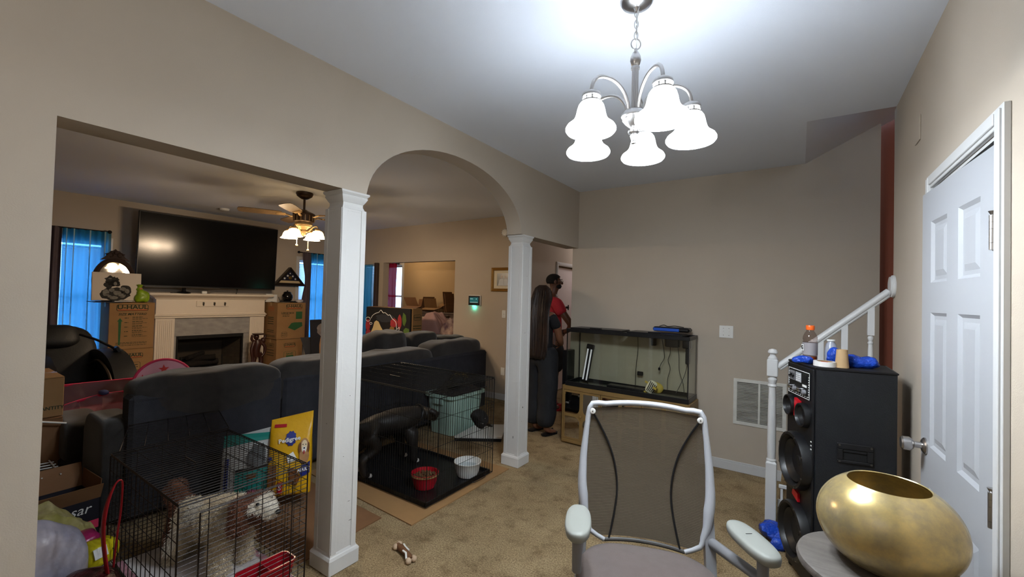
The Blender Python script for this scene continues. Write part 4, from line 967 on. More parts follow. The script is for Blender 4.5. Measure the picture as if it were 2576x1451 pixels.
m = MB(); m.box((-4.50, .95, .12), (-3.66, 4.62, .44), .04); m.build('seat', SOFA, sofa)
m = MB(); m.blob((-3.80, .89, .355), (.25, .10, .325), .28, .3, 40, 20, wob=.008, ws=6); m.build('arm', SOFA, sofa, ang=180)
ot = thing('ottoman', 'charcoal chaise end block left of the sofa arm', 'ottoman', (-4.33, .86, 0))
m = MB(); m.box((-4.60, .715, .06), (-4.07, .94, .36), .04); m.build('base', SOFA_B, ot)
m = MB(); m.blob((-4.335, .83, .455), (.265, .115, .14), .35, .35, 32, 14, wob=.01, ws=5, seed=3); m.build('cushion', SOFA, ot, ang=180)

# massage chair: two black shells with a reclined padded back
LEA = pm('black leather', '#070708', .6, bump=.1, bs=80); SHELL = pm('black gloss shell', '#070709', .45)
mc = thing('massage_chair', 'bulky black massage chair with curved side shells by the teal curtain', 'armchair', (-5.7, 1.05, 0))
def shell(yc, seed):
    m = MB(T(-5.75, yc, 0)); out = []
    pts = [(-.85, .15), (-.85, .50), (-.70, .74), (-.40, .86), (-.05, .88), (.28, .80), (.48, .62), (.55, .40), (.52, .15)]
    q = smooth_path([(x, 0, z) for x, z in pts], 4)
    prof = lambda w, k: [(p.x*k, w, .1+(p.z-.1)*k) for p in q]
    m.rings([prof(-.09, .86), prof(-.10, .95), prof(-.085, .995), prof(0, 1.0), prof(.085, .995), prof(.10, .95), prof(.09, .86)]); return m
s1 = shell(.80, 1).build('side_shell', SHELL, mc, ang=60); s2 = shell(1.33, 2).build('side_shell', SHELL, mc, ang=60)
for yc, pa_ in ((.80, s1), (1.33, s2)):
    m = MB(); m.tube(smooth_path([(-6.1, yc-.115, .70), (-5.7, yc-.12, .80), (-5.35, yc-.115, .70), (-5.23, yc-.11, .5), (-5.2, yc-.105, .3)], 4), .012, 6); m.build('trim_strip', pm('dull bronze strip', '#4a3c2e', .4, metal=.5) if 'dull bronze strip' not in MATS else MATS['dull bronze strip'], pa_)
m = MB(T(-6.2, 1.04, .72) @ RY(rad(-34))); m.blob((0, 0, 0), (.16, .27, .42), .6, .6, 26, 16, wob=.02, ws=6); m.build('backrest', LEA, mc, ang=180)
m = MB(T(-6.25, .93, .98) @ RY(rad(-35))); m.blob((0, 0, 0), (.13, .24, .14), .7, .6, 22, 12, wob=.015, ws=8); m.build('headrest', LEA, mc, ang=180)
m = MB(); m.blob((-5.7, 1.06, .42), (.42, .25, .16), .5, .5, 26, 12); m.build('seat', LEA, mc, ang=180)
for y in (.94, 1.19):
    m = MB(T(-5.28, y, .40) @ RY(rad(20))); m.blob((0, 0, 0), (.12, .11, .26), .6, .6, 20, 12); m.build('calf_pad', LEA, mc, ang=180)
m = MB(); m.box((-6.5, .75, .0), (-5.3, 1.38, .16), .03); m.build('base', BLACK_PL, mc)
m = MB(); m.tube(smooth_path([(-5.95, 1.12, 1.04), (-5.85, 1.22, .99), (-5.78, 1.30, .93), (-5.74, 1.34, .90)]), [.012]*12+[.02], 8); m.build('controller_arm', BLACK_PL, mc)
m = MB(T(-5.74, 1.355, .89) @ RX(rad(30))); m.box((-.05, -.02, -.03), (.05, .02, .03), .008); m.build('controller', BLACK_PL, mc)
# pink pop-up toys
PINK = sheer('pink mesh cloth', '#d8808f', .1, .3); PINKD = pm('hot pink binding', '#d2325a', .7); PINKL = pm('pale pink cloth', '#dfa0ac', .8)
pd = thing('pink_play_tent', 'round pale pink pop-up toy panel with red star behind the sofa', 'play tent', (-4.35, 1.33, .44))
PDM = FM((-4.32, 1.325, .735), (0, 1, 0), (-.25, 0, 1)); Rp = .205
m = MB(PDM); m.lathe([(0, 0), (Rp, 0), (Rp, .004), (0, .004)], n=40); m.build('panel', PINKL, pd, smooth=False)
m = MB(PDM); m.tube([(Rp*math.cos(t), Rp*math.sin(t), .002) for t in [2*PI*k/44 for k in range(44)]], .010, 8, True); m.build('binding', PINKD, pd)
for sx_, sy_, sr in ((.0, .125, .038), (-.14, .07, .03), (.13, .05, .03)):
    m = MB(PDM); m.prism([(sx_+sr*(1 if k % 2 == 0 else .42)*math.sin(PI*k/5), sy_+sr*(1 if k % 2 == 0 else .42)*math.cos(PI*k/5)) for k in range(10)], .004, .0052); m.build('star', pm('red star print', '#d63b35', .7) if 'red star print' not in MATS else MATS['red star print'], pd, smooth=False)
pp = thing('pink_ball_pit', 'low pink pop-up play pen with mesh sides beyond the ottoman', 'play pen', (-4.75, 1.0, .25))
rimt = [(-4.65, .79, .60), (-4.68, .90, .625), (-4.68, 1.03, .65), (-4.65, 1.16, .655), (-5.04, 1.33, .69), (-5.08, .84, .69)]
rimb = [(x, y, z-.20) for x, y, z in rimt]
for i in range(6):
    a, b, c, d_ = [Vector(q) for q in (rimt[i], rimt[(i+1) % 6], rimb[(i+1) % 6], rimb[i])]
    m = MB(); m.grid(lambda u, v: tuple(a.lerp(b, u).lerp(d_.lerp(c, u), v)+Vector((.015*math.sin(PI*u), 0, .01*math.sin(PI*u)))), 6, 4); m.build('mesh_side', sheer('grey pink mesh', '#a88a90', .4, .4) if 'grey pink mesh' not in bpy.data.materials else bpy.data.materials['grey pink mesh'], pp)
m = MB(); m.tube(rimt, .011, 8, True); m.tube(rimb, .011, 8, True); m.build('binding', PINKD, pp)
m = MB(); m.tube([rimt[0], rimb[1]], .003, 5); m.tube([rimt[1], rimb[0]], .003, 5); m.build('support_rod', WHITE_PL, pp)
m = MB(); m.add(rimb, [[0, 1, 2, 3, 4, 5]]); m.build('floor_panel', PINKL, pp, smooth=False)
m = MB(); m.box((-5.05, .82, 0), (-4.66, 1.15, .385), .01); tag(m.build('storage_cube', BLACK_MT), 'dark storage cube under the pink play pen', 'storage box')
m = MB(); m.box((-4.46, 1.22, .442), (-4.24, 1.44, .53), .03); tag(m.build('dark_pillow', SOFA), 'dark pillow on the sofa seat under the pink panel', 'pillow')
m = MB(); m.blob((-4.66, 1.03, .67), (.045, .03, .018), .8, .8, 12, 6, wob=.01, ws=30); tag(m.build('blue_cloth_scrap', pm('navy scrap', '#28305e', .8)), 'small navy blue scrap on the play pen rim', 'cloth')

# ================================================================ DOG CRATES
def wire(m, p, q, r=.0019): m.tube([p, q], r, 4)
def crate(label, lo, hi, wmat, hx, hz, vx, top_y, r=.0018, tray=BLACK_PL, sk=''):
    """lo/hi box; per panel closely spaced bars one way and a few the other way"""
    t = thing('dog_crate', label, 'dog crate', ((lo[0]+hi[0])/2, (lo[1]+hi[1])/2, lo[2]))
    x0, y0, z0 = lo; x1, y1, z1 = hi
    def fr(a, b, n): return [a+(b-a)*i/n for i in range(n+1)]
    R2 = r*1.7
    for nm, x in (('front_panel', x1), ('back_panel', x0)):
        m = MB(); zs = fr(z0+.01, z1-.01, hx[0]); ys = fr(y0, y1, hx[1])
        for z in zs: wire(m, (x, y0, z), (x, y1, z), R2 if z in (zs[0], zs[-1]) else r)
        for y in ys: wire(m, (x+r*1.5, y, z0+.01), (x+r*1.5, y, z1-.01), R2 if y in (ys[0], ys[-1]) else r)
        if nm == 'front_panel':      # door outline and slide latch
            a, b = y0+(y1-y0)*.14, y0+(y1-y0)*.86; c, d_ = z0+.05, z1-.06
            for p, q in (((x+.004, a, c), (x+.004, b, c)), ((x+.004, b, c), (x+.004, b, d_)), ((x+.004, b, d_), (x+.004, a, d_)), ((x+.004, a, d_), (x+.004, a, c))): wire(m, p, q, R2)
        o = m.build(nm, wmat, t)
        if nm == 'front_panel':
            for z in (z0+(z1-z0)*.33, z0+(z1-z0)*.72):
                m = MB(); m.tube([(x+.008, y1-.10, z), (x+.008, y1-.02, z), (x+.008, y1-.02, z-.02), (x+.008, y1-.07, z-.02)], r*1.2, 6); m.build('latch', wmat, o)
            m = MB(); m.tube(smooth_path([(x+.006, (y0+y1)/2+.11, z0+.03), (x+.03, (y0+y1)/2+.12, z0+.02), (x+.03, (y0+y1)/2+.26, z0+.02), (x+.006, (y0+y1)/2+.27, z0+.03)], 3), r*1.3, 6); m.build('tray_clip', wmat, o)
    for nm, y in (('side_panel', y0), ('side_panel', y1)):
        m = MB(); xs = fr(x0, x1, vx[0]); zs = fr(z0+.01, z1-.01, vx[1])
        for x in xs: wire(m, (x, y, z0+.01), (x, y, z1-.01), R2 if x in (xs[0], xs[-1]) else r)
        for z in zs: wire(m, (x0, y+r*1.5, z), (x1, y+r*1.5, z), R2 if z in (zs[0], zs[-1]) else r)
        m.build(nm, wmat, t)
    m = MB(); ys = fr(y0, y1, top_y[0]); xs = fr(x0, x1, top_y[1])
    for y in ys: wire(m, (x0, y, z1), (x1, y, z1), R2 if y in (ys[0], ys[-1]) else r)
    for x in xs: wire(m, (x, y0, z1+r*1.5), (x, y1, z1+r*1.5), R2 if x in (xs[0], xs[-1]) else r)
    tp = m.build('top_panel', wmat, t)
    m = MB()
    xm_ = (x0+x1)/2
    m.tube([(xm_-.06, y0+.2, z1+.004), (xm_-.06, y0+.2, z1+.02), (xm_+.06, y0+.2, z1+.02), (xm_+.06, y0+.2, z1+.004)], r*1.4, 6); m.build('carry_handle', wmat, tp)
    m = MB(); g = .012
    m.box((x0+g, y0+g, z0+.004), (x1-g, y1-g, z0+.010)); 
    for a, b in (((x0+g, y0+g), (x0+g+.012, y1-g)), ((x1-g-.012, y0+g), (x1-g, y1-g)), ((x0+g, y0+g), (x1-g, y0+g+.012)), ((x0+g, y1-g-.012), (x1-g, y1-g))): m.box((*a, z0+.004), (*b, z0+.035), .003)
    m.build('tray', tray, t)
    return t
C1 = ((-3.05, .715, .0), (-2.12, 1.275, .63))
crate('low bronze wire dog crate in the square opening, holding a fluffy dog', *C1, RUST_WIRE, (27, 5), None, (16, 8), (6, 30), .0019)
C2 = ((-3.36, 2.20, .012), (-2.175, 2.985, .832))
crate('tall black wire dog crate under the arch, holding a dark dog', *C2, BLACK_WIRE, (4, 30), None, (46, 4), (6, 46), .0019)
# folded wire panel leaning from the low crate to the sofa back
wp = thing('wire_panel', 'folded wire crate panel leaning from the low crate onto the sofa back', 'wire panel', (-3.28, 1.08, .5))
PA, PB = Vector((-3.035, .745, .637)), Vector((-3.496, .90, .655)); PC, PD_ = Vector((-3.496, 1.40, .648)), Vector((-3.035, 1.28, .637))
m = MB()
for i in range(17):
    t_ = i/16; wire(m, PA.lerp(PB, t_), PD_.lerp(PC, t_), .0013)
for i in range(6):
    t_ = i/5; wire(m, PA.lerp(PD_, t_)+Vector((0, 0, .003)), PB.lerp(PC, t_)+Vector((0, 0, .003)), .0014)
m.build('grid', RUST_WIRE, wp)
m = MB(); wire(m, PA, PB, .0022); wire(m, PD_, PC, .0022); wire(m, PA, PD_, .0025); wire(m, PB, PC, .0022); m.build('rim_wire', RUST_WIRE, wp)
# cardboard under the tall crate
m = MB(FM((-2.108, 2.005, .0005), (0, 1, 0), (-1, 0, 0))); m.prism([(0, 0), (1.13, .01), (1.14, 1.30), (.0, 1.31)], .0, -.007)
m = MB(); m.prism([(-2.105, 2.005), (-2.118, 3.165), (-3.42, 3.14), (-3.42, 2.06)], .0005, .008)
tag(m.build('cardboard_mat', CARD, smooth=False), 'flattened cardboard sheet under the tall black crate', 'cardboard')
m = MB(); m.prism([(-2.30, 1.32), (-2.34, 1.95), (-3.42, 1.98), (-3.42, 1.34)], .0005, .007); tag(m.build('cardboard_mat', CARD_D, smooth=False), 'cardboard sheet on the carpet behind the near column', 'cardboard')

# --- fluffy cream and brown dog
CREAMF = pm('cream dog fur', '#e2d2b6', .95, var=.25, vs=16); BROWNF = pm('brown dog fur', '#7a4a32', .95, var=.4, vs=14); WHITEF = pm('white dog fur', '#efe7d8', .95, var=.15, vs=16)
dg1 = thing('fluffy_dog', 'fluffy curly cream and brown dog standing in the low crate', 'dog', (-2.64, 1.05, .035), math.atan2(.13, .40))
V = [(-.17, 0, .24), (-.02, 0, .25), (.13, 0, .27), (.21, 0, .33), (.28, 0, .37), (.36, 0, .355), (.41, 0, .345)]
E_ = [(0, 1), (1, 2), (2, 3), (3, 4), (4, 5), (5, 6)]; R_ = [.085, .095, .095, .065, .075, .045, .03]
def limb(att, pts, rs):
    p = att
    for q, r in zip(pts, rs): V.append(q); R_.append(r); E_.append((p, len(V)-1)); p = len(V)-1
for s in (-1, 1):
    limb(2, [(.14, s*.06, .19), (.13, s*.065, .10), (.145, s*.065, .025), (.17, s*.065, .02)], [.045, .036, .034, .028])
    limb(0, [(-.18, s*.065, .17), (-.14, s*.07, .11), (-.19, s*.07, .07), (-.185, s*.07, .022), (-.16, s*.07, .02)], [.055, .04, .03, .034, .028])
    limb(4, [(.275, s*.075, .37), (.27, s*.09, .31), (.275, s*.092, .26)], [.03, .034, .03])
limb(0, [(-.25, 0, .29), (-.29, 0, .35), (-.26, 0, .40)], [.03, .035, .03])
for f_ in (CREAMF, BROWNF, WHITEF):      # fine curl relief on the coat
    b_ = f_.node_tree.nodes['Principled BSDF']; b_.inputs['Sheen Weight'].default_value = .3; b_.inputs['Specular IOR Level'].default_value = .1
mb = skin('body', V, E_, R_, None, None, 4, 1)
tmp = bpy.data.meshes.new('coat'); tmp.from_pydata([tuple(v) for v in mb.v], [], mb.f); tmp.update()
for k, v in enumerate(tmp.vertices):
    c = v.co; n_ = v.normal
    short = max(0.0, min(1.0, (c.x-.36)/.06))
    a = abs(noise.noise(c*26))*.012+abs(noise.noise(c*55+Vector((3, 1, 7))))*.008+noise.noise(c*11)*.008
    mb.v[k] = c+n_*(.006+a*(1-.65*short))
def dog_coat(q):
    k = noise.noise(q*7)*.03
    if q.x+k > .315: return 2 if q.z > .35 or q.x > .37 else 1
    if q.x+k > .19 and q.z > .24: return 1 if q.z < .425+k else 2
    if q.x+k < -.17: return 1 if q.z > .12 else 0
    return 0 if noise.noise(q*5) < .25 else 2
body = mb.build('body', CREAMF, dg1, ang=180, local=True); body.data.materials.append(BROWNF); body.data.materials.append(WHITEF)
body.data.polygons.foreach_set('material_index', [dog_coat(p.center) for p in body.data.polygons])
bpy.data.meshes.remove(tmp)
def strands(body, n, ln, rad_, seed, pick):
    """fine hairs rooted on a body, one hair object per coat colour"""
    rnd = random.Random(seed); me = body.data; tot = sum(p.area for p in me.polygons); sets = {}
    for p in me.polygons:
        k = p.area/tot*n; k = int(k)+(1 if rnd.random() < k-int(k) else 0); nn = p.normal; vs = [me.vertices[j].co for j in p.vertices]
        for _ in range(k):
            u, v = rnd.random(), rnd.random(); q = vs[0].lerp(vs[1], u).lerp(vs[-1].lerp(vs[2], u), v); i = pick(q); r = lambda a: Vector((rnd.uniform(-a, a), rnd.uniform(-a, a), rnd.uniform(-a, a*.5)))
            d = (nn+r(.7)+Vector((-.25, 0, -.45))).normalized(); l = ln*rnd.uniform(.5, 1.2)*(.5 if q.x > .37 else 1); a = q+d*l*.45; b = a+(d+r(1.0)).normalized()*l*.4; c = b+(d+r(1.6)).normalized()*l*.3
            sets.setdefault(i, []).append((q-nn*.002, a, b, c))
    for i, hs in sorted(sets.items()):
        cu = bpy.data.hair_curves.new('fur'); cu.add_curves([4]*len(hs))
        cu.position_data.foreach_set('vector', [x for h in hs for p in h for x in p])
        at = cu.attributes.get('radius') or cu.attributes.new('radius', 'FLOAT', 'POINT'); at.data.foreach_set('value', [rad_, rad_*.9, rad_*.7, rad_*.3]*len(hs))
        cu.materials.append((CREAMF, BROWNF, WHITEF)[i]); o = bpy.data.objects.new('fur', cu); COL.objects.link(o); o.parent = dg1; o['kind'] = 'stuff'; FR[o.name] = FR[dg1.name]
strands(body, 26000, .024, .0009, 6, dog_coat)
m = MB(); m.blob((.437, 0, .352), (.013, .017, .012), nu=12, nv=8)
m.build('nose', BLACK_PL, dg1, local=True)
for s in (-1, 1): m = MB(); m.blob((.345, s*.042, .392), (.009, .009, .009), nu=10, nv=8); m.build('eye', BLACK_PL, dg1, local=True)
# bedding pad and red tub in the low crate
m = MB(); 
m.grid(lambda u, v: (-3.02+.86*u, .745+.50*v, .040+.006*noise.noise(Vector((u*7, v*5, 1)))+.004), 30, 20); m.grid(lambda u, v: (-3.02+.86*u, .745+.50*v, .036), 2, 2)
pad = thing('bedding_pad', 'white bedding pad with faint pink border in the low crate', 'bedding', (-2.6, 1.0, .036))
m.build('pad', pm('white quilted pad', '#d2cccb', .95, var=.12, vs=7, bump=.4, bs=45), pad)
PKP = pm('pink print', '#b98590', .95, var=.4, vs=30)
for y in (.745, 1.215): m = MB(); m.grid(lambda u, v: (-3.02+.86*u, y+.03*v, .0485+.004*math.sin(30*u)), 30, 2); plabel(m.build('printed_border', PKP, pad), 'pink printed border')
rt = thing('red_tub', 'red plastic tub in the front corner of the low crate', 'tub', (-2.22, 1.14, .05))
def rrect(cx, cy, hx, hy, r, z, n=5): return [(cx+sx_*(hx-r)+r*math.cos(rad(a0+90*k/n)), cy+sy_*(hy-r)+r*math.sin(rad(a0+90*k/n)), z) for sx_, sy_, a0 in ((1, 1, 0), (-1, 1, 90), (-1, -1, 180), (1, -1, 270)) for k in range(n+1)]
def tub(parent, c, hx, hy, z0, z1, th, mat, taper=.82, name='body', r=.03):
    m = MB(); cx, cy = c
    m.rings([rrect(cx, cy, hx*taper, hy*taper, r, z0), rrect(cx, cy, hx*.97, hy*.97, r, z1-.012), rrect(cx, cy, hx, hy, r, z1-.01), rrect(cx, cy, hx, hy, r, z1), rrect(cx, cy, hx-th*2, hy-th*2, r*.8, z1), rrect(cx, cy, hx*taper-th, hy*taper-th, r*.8, z0+th)]); return m.build(name, mat, parent)
tub(rt, (-2.20, 1.12), .06, .13, .05, .15, .003, RED_PL)
m = MB(); m.box((-2.255, 1.115, .06), (-2.145, 1.122, .148), .002); m.build('divider', RED_PL, rt)

# --- dark boxer-like dog in the tall crate
BRIN = pm('dark brindle coat', '#191513', .55, var=.45, vs=12, stretch=(4, 1, 1), bump=.08, bs=120); WHITEC = pm('white paw coat', '#cfcac4', .7)
dg2 = thing('brindle_dog', 'dark brindle short-haired dog with white toes standing in the tall crate', 'dog', (-2.93, 2.52, .036), PI/2-.12); dg2.scale = (1, 1, .86)
V = [(-.27, 0, .45), (-.05, 0, .44), (.14, 0, .43), (.24, 0, .47), (.32, 0, .47), (.385, 0, .45), (.45, 0, .405), (.49, 0, .395)]
E_ = [(i, i+1) for i in range(7)]; R_ = [(.12, .14), (.115, .14), (.13, .19), (.10, .12), (.095, .10), (.112, .11), (.085, .08), (.07, .062)]
for s in (-1, 1):
    limb(2, [(.16, s*.09, .36), (.15, s*.095, .24), (.17, s*.095, .13), (.17, s*.095, .035), (.205, s*.095, .02)], [(.075, .09), .055, .040, .036, .036])
    limb(0, [(-.27, s*.09, .36), (-.20, s*.10, .27), (-.33, s*.095, .18), (-.30, s*.095, .04), (-.265, s*.095, .02)], [(.085, .11), (.06, .08), .040, .034, .036])
    limb(5, [(.355, s*.075, .505), (.385, s*.105, .475), (.41, s*.105, .43)], [.03, .026, .016])
limb(0, [(-.36, 0, .48), (-.41, 0, .44)], [.024, .014])
b2 = skin('body', V, E_, R_, BRIN, dg2, 2, 1, None, local=True)
for s in (-1, 1):
    for x in (.205, -.262):
        m = MB(); 
        for k in (-1, 0, 1): m.blob((x+.012-abs(k)*.006, s*.09+k*.015, .018), (.020, .0105, .017), nu=10, nv=8)
        plabel(m.build('white_toes', WHITEC, dg2, local=True), 'white toes')
m = MB(); m.blob((.512, 0, .412), (.018, .026, .018), nu=12, nv=8); m.build('nose', BLACK_PL, dg2, local=True)
m = MB(); m.tube([(.455, -.052, .378), (.485, -.032, .368), (.495, 0, .364), (.485, .032, .368), (.455, .052, .378)], .004, 6); m.build('mouth', BLACK_MT, dg2, local=True)
for s in (-1, 1): m = MB(); m.blob((.432, s*.058, .468), (.010, .008, .010), nu=10, nv=8); m.build('eye', pm('dark amber eye', '#2a1608', .1) if 'dark amber eye' not in MATS else MATS['dark amber eye'], dg2, local=True)
cl = thing('dog_collar', 'dark collar with chrome ring on the brindle dog', 'collar', (-2.93, 2.52, .036), PI/2-.12); cl.scale = (1, 1, .86)
CLM = FR['dog_collar'].inverted() @ FR['brindle_dog']
m = MB(CLM); m.tube([(.262+.03*math.sin(t), .078*math.cos(t), .462+.088*math.sin(t)) for t in [2*PI*k/24 for k in range(24)]], .008, 8, True, flat=1.8); m.build('band', BLACK_PL, cl, local=True)
m = MB(CLM); m.tube([(.262, .015*math.cos(t), .355+.015*math.sin(t)) for t in [2*PI*k/14 for k in range(14)]], .003, 6, True); m.build('ring', CHROME, cl, local=True)
# bowls
def bowl(label, c, r, h, mat, kind, dish=True):
    t = thing('pet_bowl', label, 'pet bowl', c, 0); m = MB()
    pr = [(0, 0), (r*.68, 0), (r*.74, .004), (r*.9, h*.45), (r*.985, h*.93), (r*1.03, h*.97), (r*1.03, h), (r*.96, h), (r*.9, h*.75), (r*.72, h*.2), (0, h*.15)]
    m.lathe(pr, c, 36); m.build('bowl', mat, t)
    if kind == 'food':
        k_ = []
        m = MB(); rnd = random.Random(3)
        for _ in range(160):
            a, q = rnd.uniform(0, 2*PI), r*.85*math.sqrt(rnd.random()); m.blob((c[0]+q*math.cos(a), c[1]+q*math.sin(a), c[2]+h*.72+rnd.uniform(0, .012)), (.009, .009, .006), nu=6, nv=4)
        o = m.build('kibble', pm('brown kibble', '#6a4a2c', .9, var=.3, vs=60), t); o['kind'] = 'stuff'
        m = MB(); m.lathe([(r*1.034, h*.86), (r*1.036, h*.86), (r*1.036, h*.98), (r*1.034, h*.98)], c, 36, cap=False); m.build('rim_band', CARD, t)
    else:
        m = MB(); m.lathe([(0, h*.6), (r*.86, h*.6), (r*.86, h*.61), (0, h*.61)], c, 30); m.build('water', glassy('still water', (.9, .93, .95)), t)
    return t
bowl('red pet bowl full of kibble in the tall crate', (-2.42, 2.43, .024), .105, .115, RED_PL, 'food')
bowl('white pet bowl of water in the corner of the tall crate', (-2.295, 2.80, .024), .112, .12, WHITE_PL, 'water')
# ================================================================ FISH TANK ON ITS CABINET
GOLDP = pm('antique gold cabinet', '#8f7447', .45, metal=.25, var=.12, vs=8)
cab = thing('mirrored_cabinet', 'low gold cabinet with mirrored door panels under the fish tank', 'cabinet', (-1.43, 4.22, 0), math.atan2(-.045, 1.28))
CW, CD, CH_ = 1.29, .31, .613; L = FR[cab.name]
m = MB(L); m.box((-CW/2, -CD/2+.016, .03), (CW/2, CD/2, CH_), .003); m.build('body', GOLDP, cab, local=False)
m = MB(L); m.box((-CW/2+.01, -CD/2+.03, 0), (CW/2-.01, CD/2-.01, .03)); m.build('plinth', GOLDP, cab)
m = MB(L)
for a, b in (((-CW/2, .0), (-CW/2+.018, CH_)), ((CW/2-.018, .0), (CW/2, CH_))): m.box((a[0], -CD/2, .02), (b[0], -CD/2+.018, CH_), .002)
m.box((-CW/2+.018, -CD/2, CH_-.045), (CW/2-.018, -CD/2+.018, CH_), .002); m.box((-CW/2+.018, -CD/2, .02), (CW/2-.018, -CD/2+.018, .055), .002); m.build('face_frame', GOLDP, cab)
ND = 3; dw = (CW-.036)/ND
for i in range(ND):
    x0 = -CW/2+.018+dw*i+.003; x1 = x0+dw-.006; z0, z1 = .058, CH_-.048; xc, zc = (x0+x1)/2, z0+(z1-z0)*.50
    m = MB(L); m.box((x0, -CD/2-.001, z0), (x1, -CD/2+.015, z1), .002); dr_ = m.build('door', GOLDP, cab)
    for sx_ in (-1, 1):
        for sz in (-1, 1):
            ax = x0+.018 if sx_ < 0 else x1-.018; bx = xc+sx_*.020; az = z0+.02 if sz < 0 else z1-.02; bz = zc+sz*.016; r = .06
            P_ = [(ax, az), (bx, az)]+[(bx+sx_*(r-r*math.cos(rad(t))), bz+sz*(r-r*math.sin(rad(t)))) for t in (0, 22, 45, 68, 90)]+[(ax, bz)]
            m = MB(L @ FM((0, -CD/2-.001, 0), (1, 0, 0), (0, 0, 1))); m.prism(P_, 0, .0018); plabel(m.build('mirror_panel', MIRROR, dr_, smooth=False), 'mirror panel with one rounded corner')
    m = MB(L @ T(xc+.0, -CD/2-.003, zc) @ RX(PI/2)); m.lathe([(0, 0), (.011, 0), (.009, .01), (.013, .018), (.009, .024), (0, .025)], n=14); m.build('knob', GOLDP, dr_)
tk = thing('fish_tank', 'empty glass fish tank with black rims standing on the gold cabinet', 'fish tank', (-1.42, 4.215, .613), cab.rotation_euler.z); TL = FR[tk.name]
TW, TD, TH = 1.235, .30, .60
g = .008
for nm, lo, hi in (('front', (-TW/2, -TD/2, .02), (TW/2, -TD/2+g, TH-.02)), ('rear', (-TW/2, TD/2-g, .02), (TW/2, TD/2, TH-.02)), ('l', (-TW/2, -TD/2+g, .02), (-TW/2+g, TD/2-g, TH-.02)), ('r', (TW/2-g, -TD/2+g, .02), (TW/2, TD/2-g, TH-.02))):
    m = MB(TL); m.box(lo, hi); m.build('glass_pane', TANK_GLASS, tk, smooth=False)
m = MB(TL); m.box((-TW/2+g, -TD/2+g, .012), (TW/2-g, TD/2-g, .022)); plabel(m.build('tank_floor', pm('dark tank floor', '#1c211f', .15), tk), 'dark glass tank floor')
def ring(z0, z1, o, name):
    m = MB(TL)
    for lo, hi in (((-TW/2-o, -TD/2-o), (TW/2+o, -TD/2+.012)), ((-TW/2-o, TD/2-.012), (TW/2+o, TD/2+o)), ((-TW/2-o, -TD/2+.012), (-TW/2+.012, TD/2-.012)), ((TW/2-.012, -TD/2+.012), (TW/2+o, TD/2-.012))): m.box((*lo, z0), (*hi, z1), .003)
    return m.build(name, BLACK_PL, tk)
ring(0, .045, .004, 'bottom_rim'); ring(TH-.035, TH, .004, 'top_rim')
m = MB(TL)
for sx_ in (-1, 1):
    for sy_ in (-1, 1): m.box((sx_*(TW/2-.001)-.009*(sx_ > 0), sy_*(TD/2+.0005)-.006*(sy_ > 0), .04), (sx_*(TW/2-.001)+.009*(sx_ < 0), sy_*(TD/2+.0005)+.006*(sy_ < 0), TH-.03))
m.build('corner_seal', BLACK_PL, tk)
m = MB(TL); m.box((-.02, -TD/2, TH-.03), (.02, TD/2, TH-.004), .003); m.build('cross_brace', BLACK_PL, tk)
for a, b in ((-TW/2+.03, -.03), (.03, TW/2-.06)):
    m = MB(TL); m.box((a, -TD/2+.02, TH-.006), (b, TD/2-.03, TH+.012), .004); lid = m.build('lid', BLACK_PL, tk)
    m = MB(TL); m.box(((a+b)/2-.06, -TD/2+.03, TH+.012), ((a+b)/2+.06, -TD/2+.07, TH+.02), .003); m.build('lid_handle', BLACK_PL, lid)
# loose light unit inside the tank, cords, heater, ornament
LT = TL
m = MB(LT)
lu = thing('aquarium_light', 'slanting twin tube light unit leaning inside the left of the tank', 'light unit', tuple(TL @ Vector((-.44, .0, .03))))
a0, a1 = Vector((-.485, .03, .035)), Vector((-.43, .05, .43)); ax_ = (a1-a0).normalized(); rt_ = Vector((1, 0, -ax_.x/ax_.z)).normalized()
UM = TL @ FM(a0, rt_, ax_); ul = (a1-a0).length
m = MB(UM); m.box((-.034, 0, -.02), (.034, ul, 0), .004); m.build('housing', BLACK_PL, lu)
for s in (-1, 1): m = MB(UM); m.cyl((s*.02, .015, .010), (s*.02, ul-.05, .010), .008, n=12); plabel(m.build('tube', pm('white glass tube', '#e8eaee', .2, emis=.15) if 'white glass tube' not in MATS else MATS['white glass tube'], lu), 'white light tube')
m = MB(UM); m.box((-.04, ul-.05, -.024), (.04, ul, .02), .006); m.box((-.036, 0, -.02), (.036, .02, .014), .004); m.build('end_cap', BLACK_PL, lu)
def cord(label, pts, r=.0028, mat=BLACK_PL):
    m = MB(); m.tube(smooth_path([TL @ Vector(p) for p in pts], 5), r, 6); return tag(m.build('power_cable', mat), label, 'cord')
cord('thin black cord hanging down the middle of the tank', [(.05, .13, .58), (.055, .13, .40), (.04, .13, .25), (.035, .13, .05)])
cord('black cord with a plug hanging right of centre in the tank', [(.29, .12, .58), (.32, .11, .44), (.33, .10, .36), (.30, .10, .30), (.285, .10, .26)])
cord('wavy black cord touching the ornament in the tank', [(.37, .12, .58), (.38, .12, .42), (.36, .12, .34), (.385, .11, .26), (.365, .10, .16), (.37, .08, .05)])
cord('black cord crossing towards the right end of the tank', [(.43, .12, .58), (.46, .12, .40), (.47, .11, .25), (.51, .10, .13), (.53, .06, .04)])
cord('black cord dropping from the heater tube in the tank', [(.545, .11, .33), (.52, .11, .22), (.48, .10, .11), (.45, .08, .04)])
pg = thing('power_plug', 'small pale plug hanging on the cord inside the tank', 'plug', tuple(TL @ Vector((.283, .10, .24)))); m = MB(TL); m.box((.274, .09, .235), (.292, .11, .262), .003); m.build('body', BLACK_PL, pg); m = MB(TL); m.box((.278, .098, .218), (.281, .102, .236)); m.box((.286, .098, .218), (.289, .102, .236)); m.build('prong', CHROME, pg)
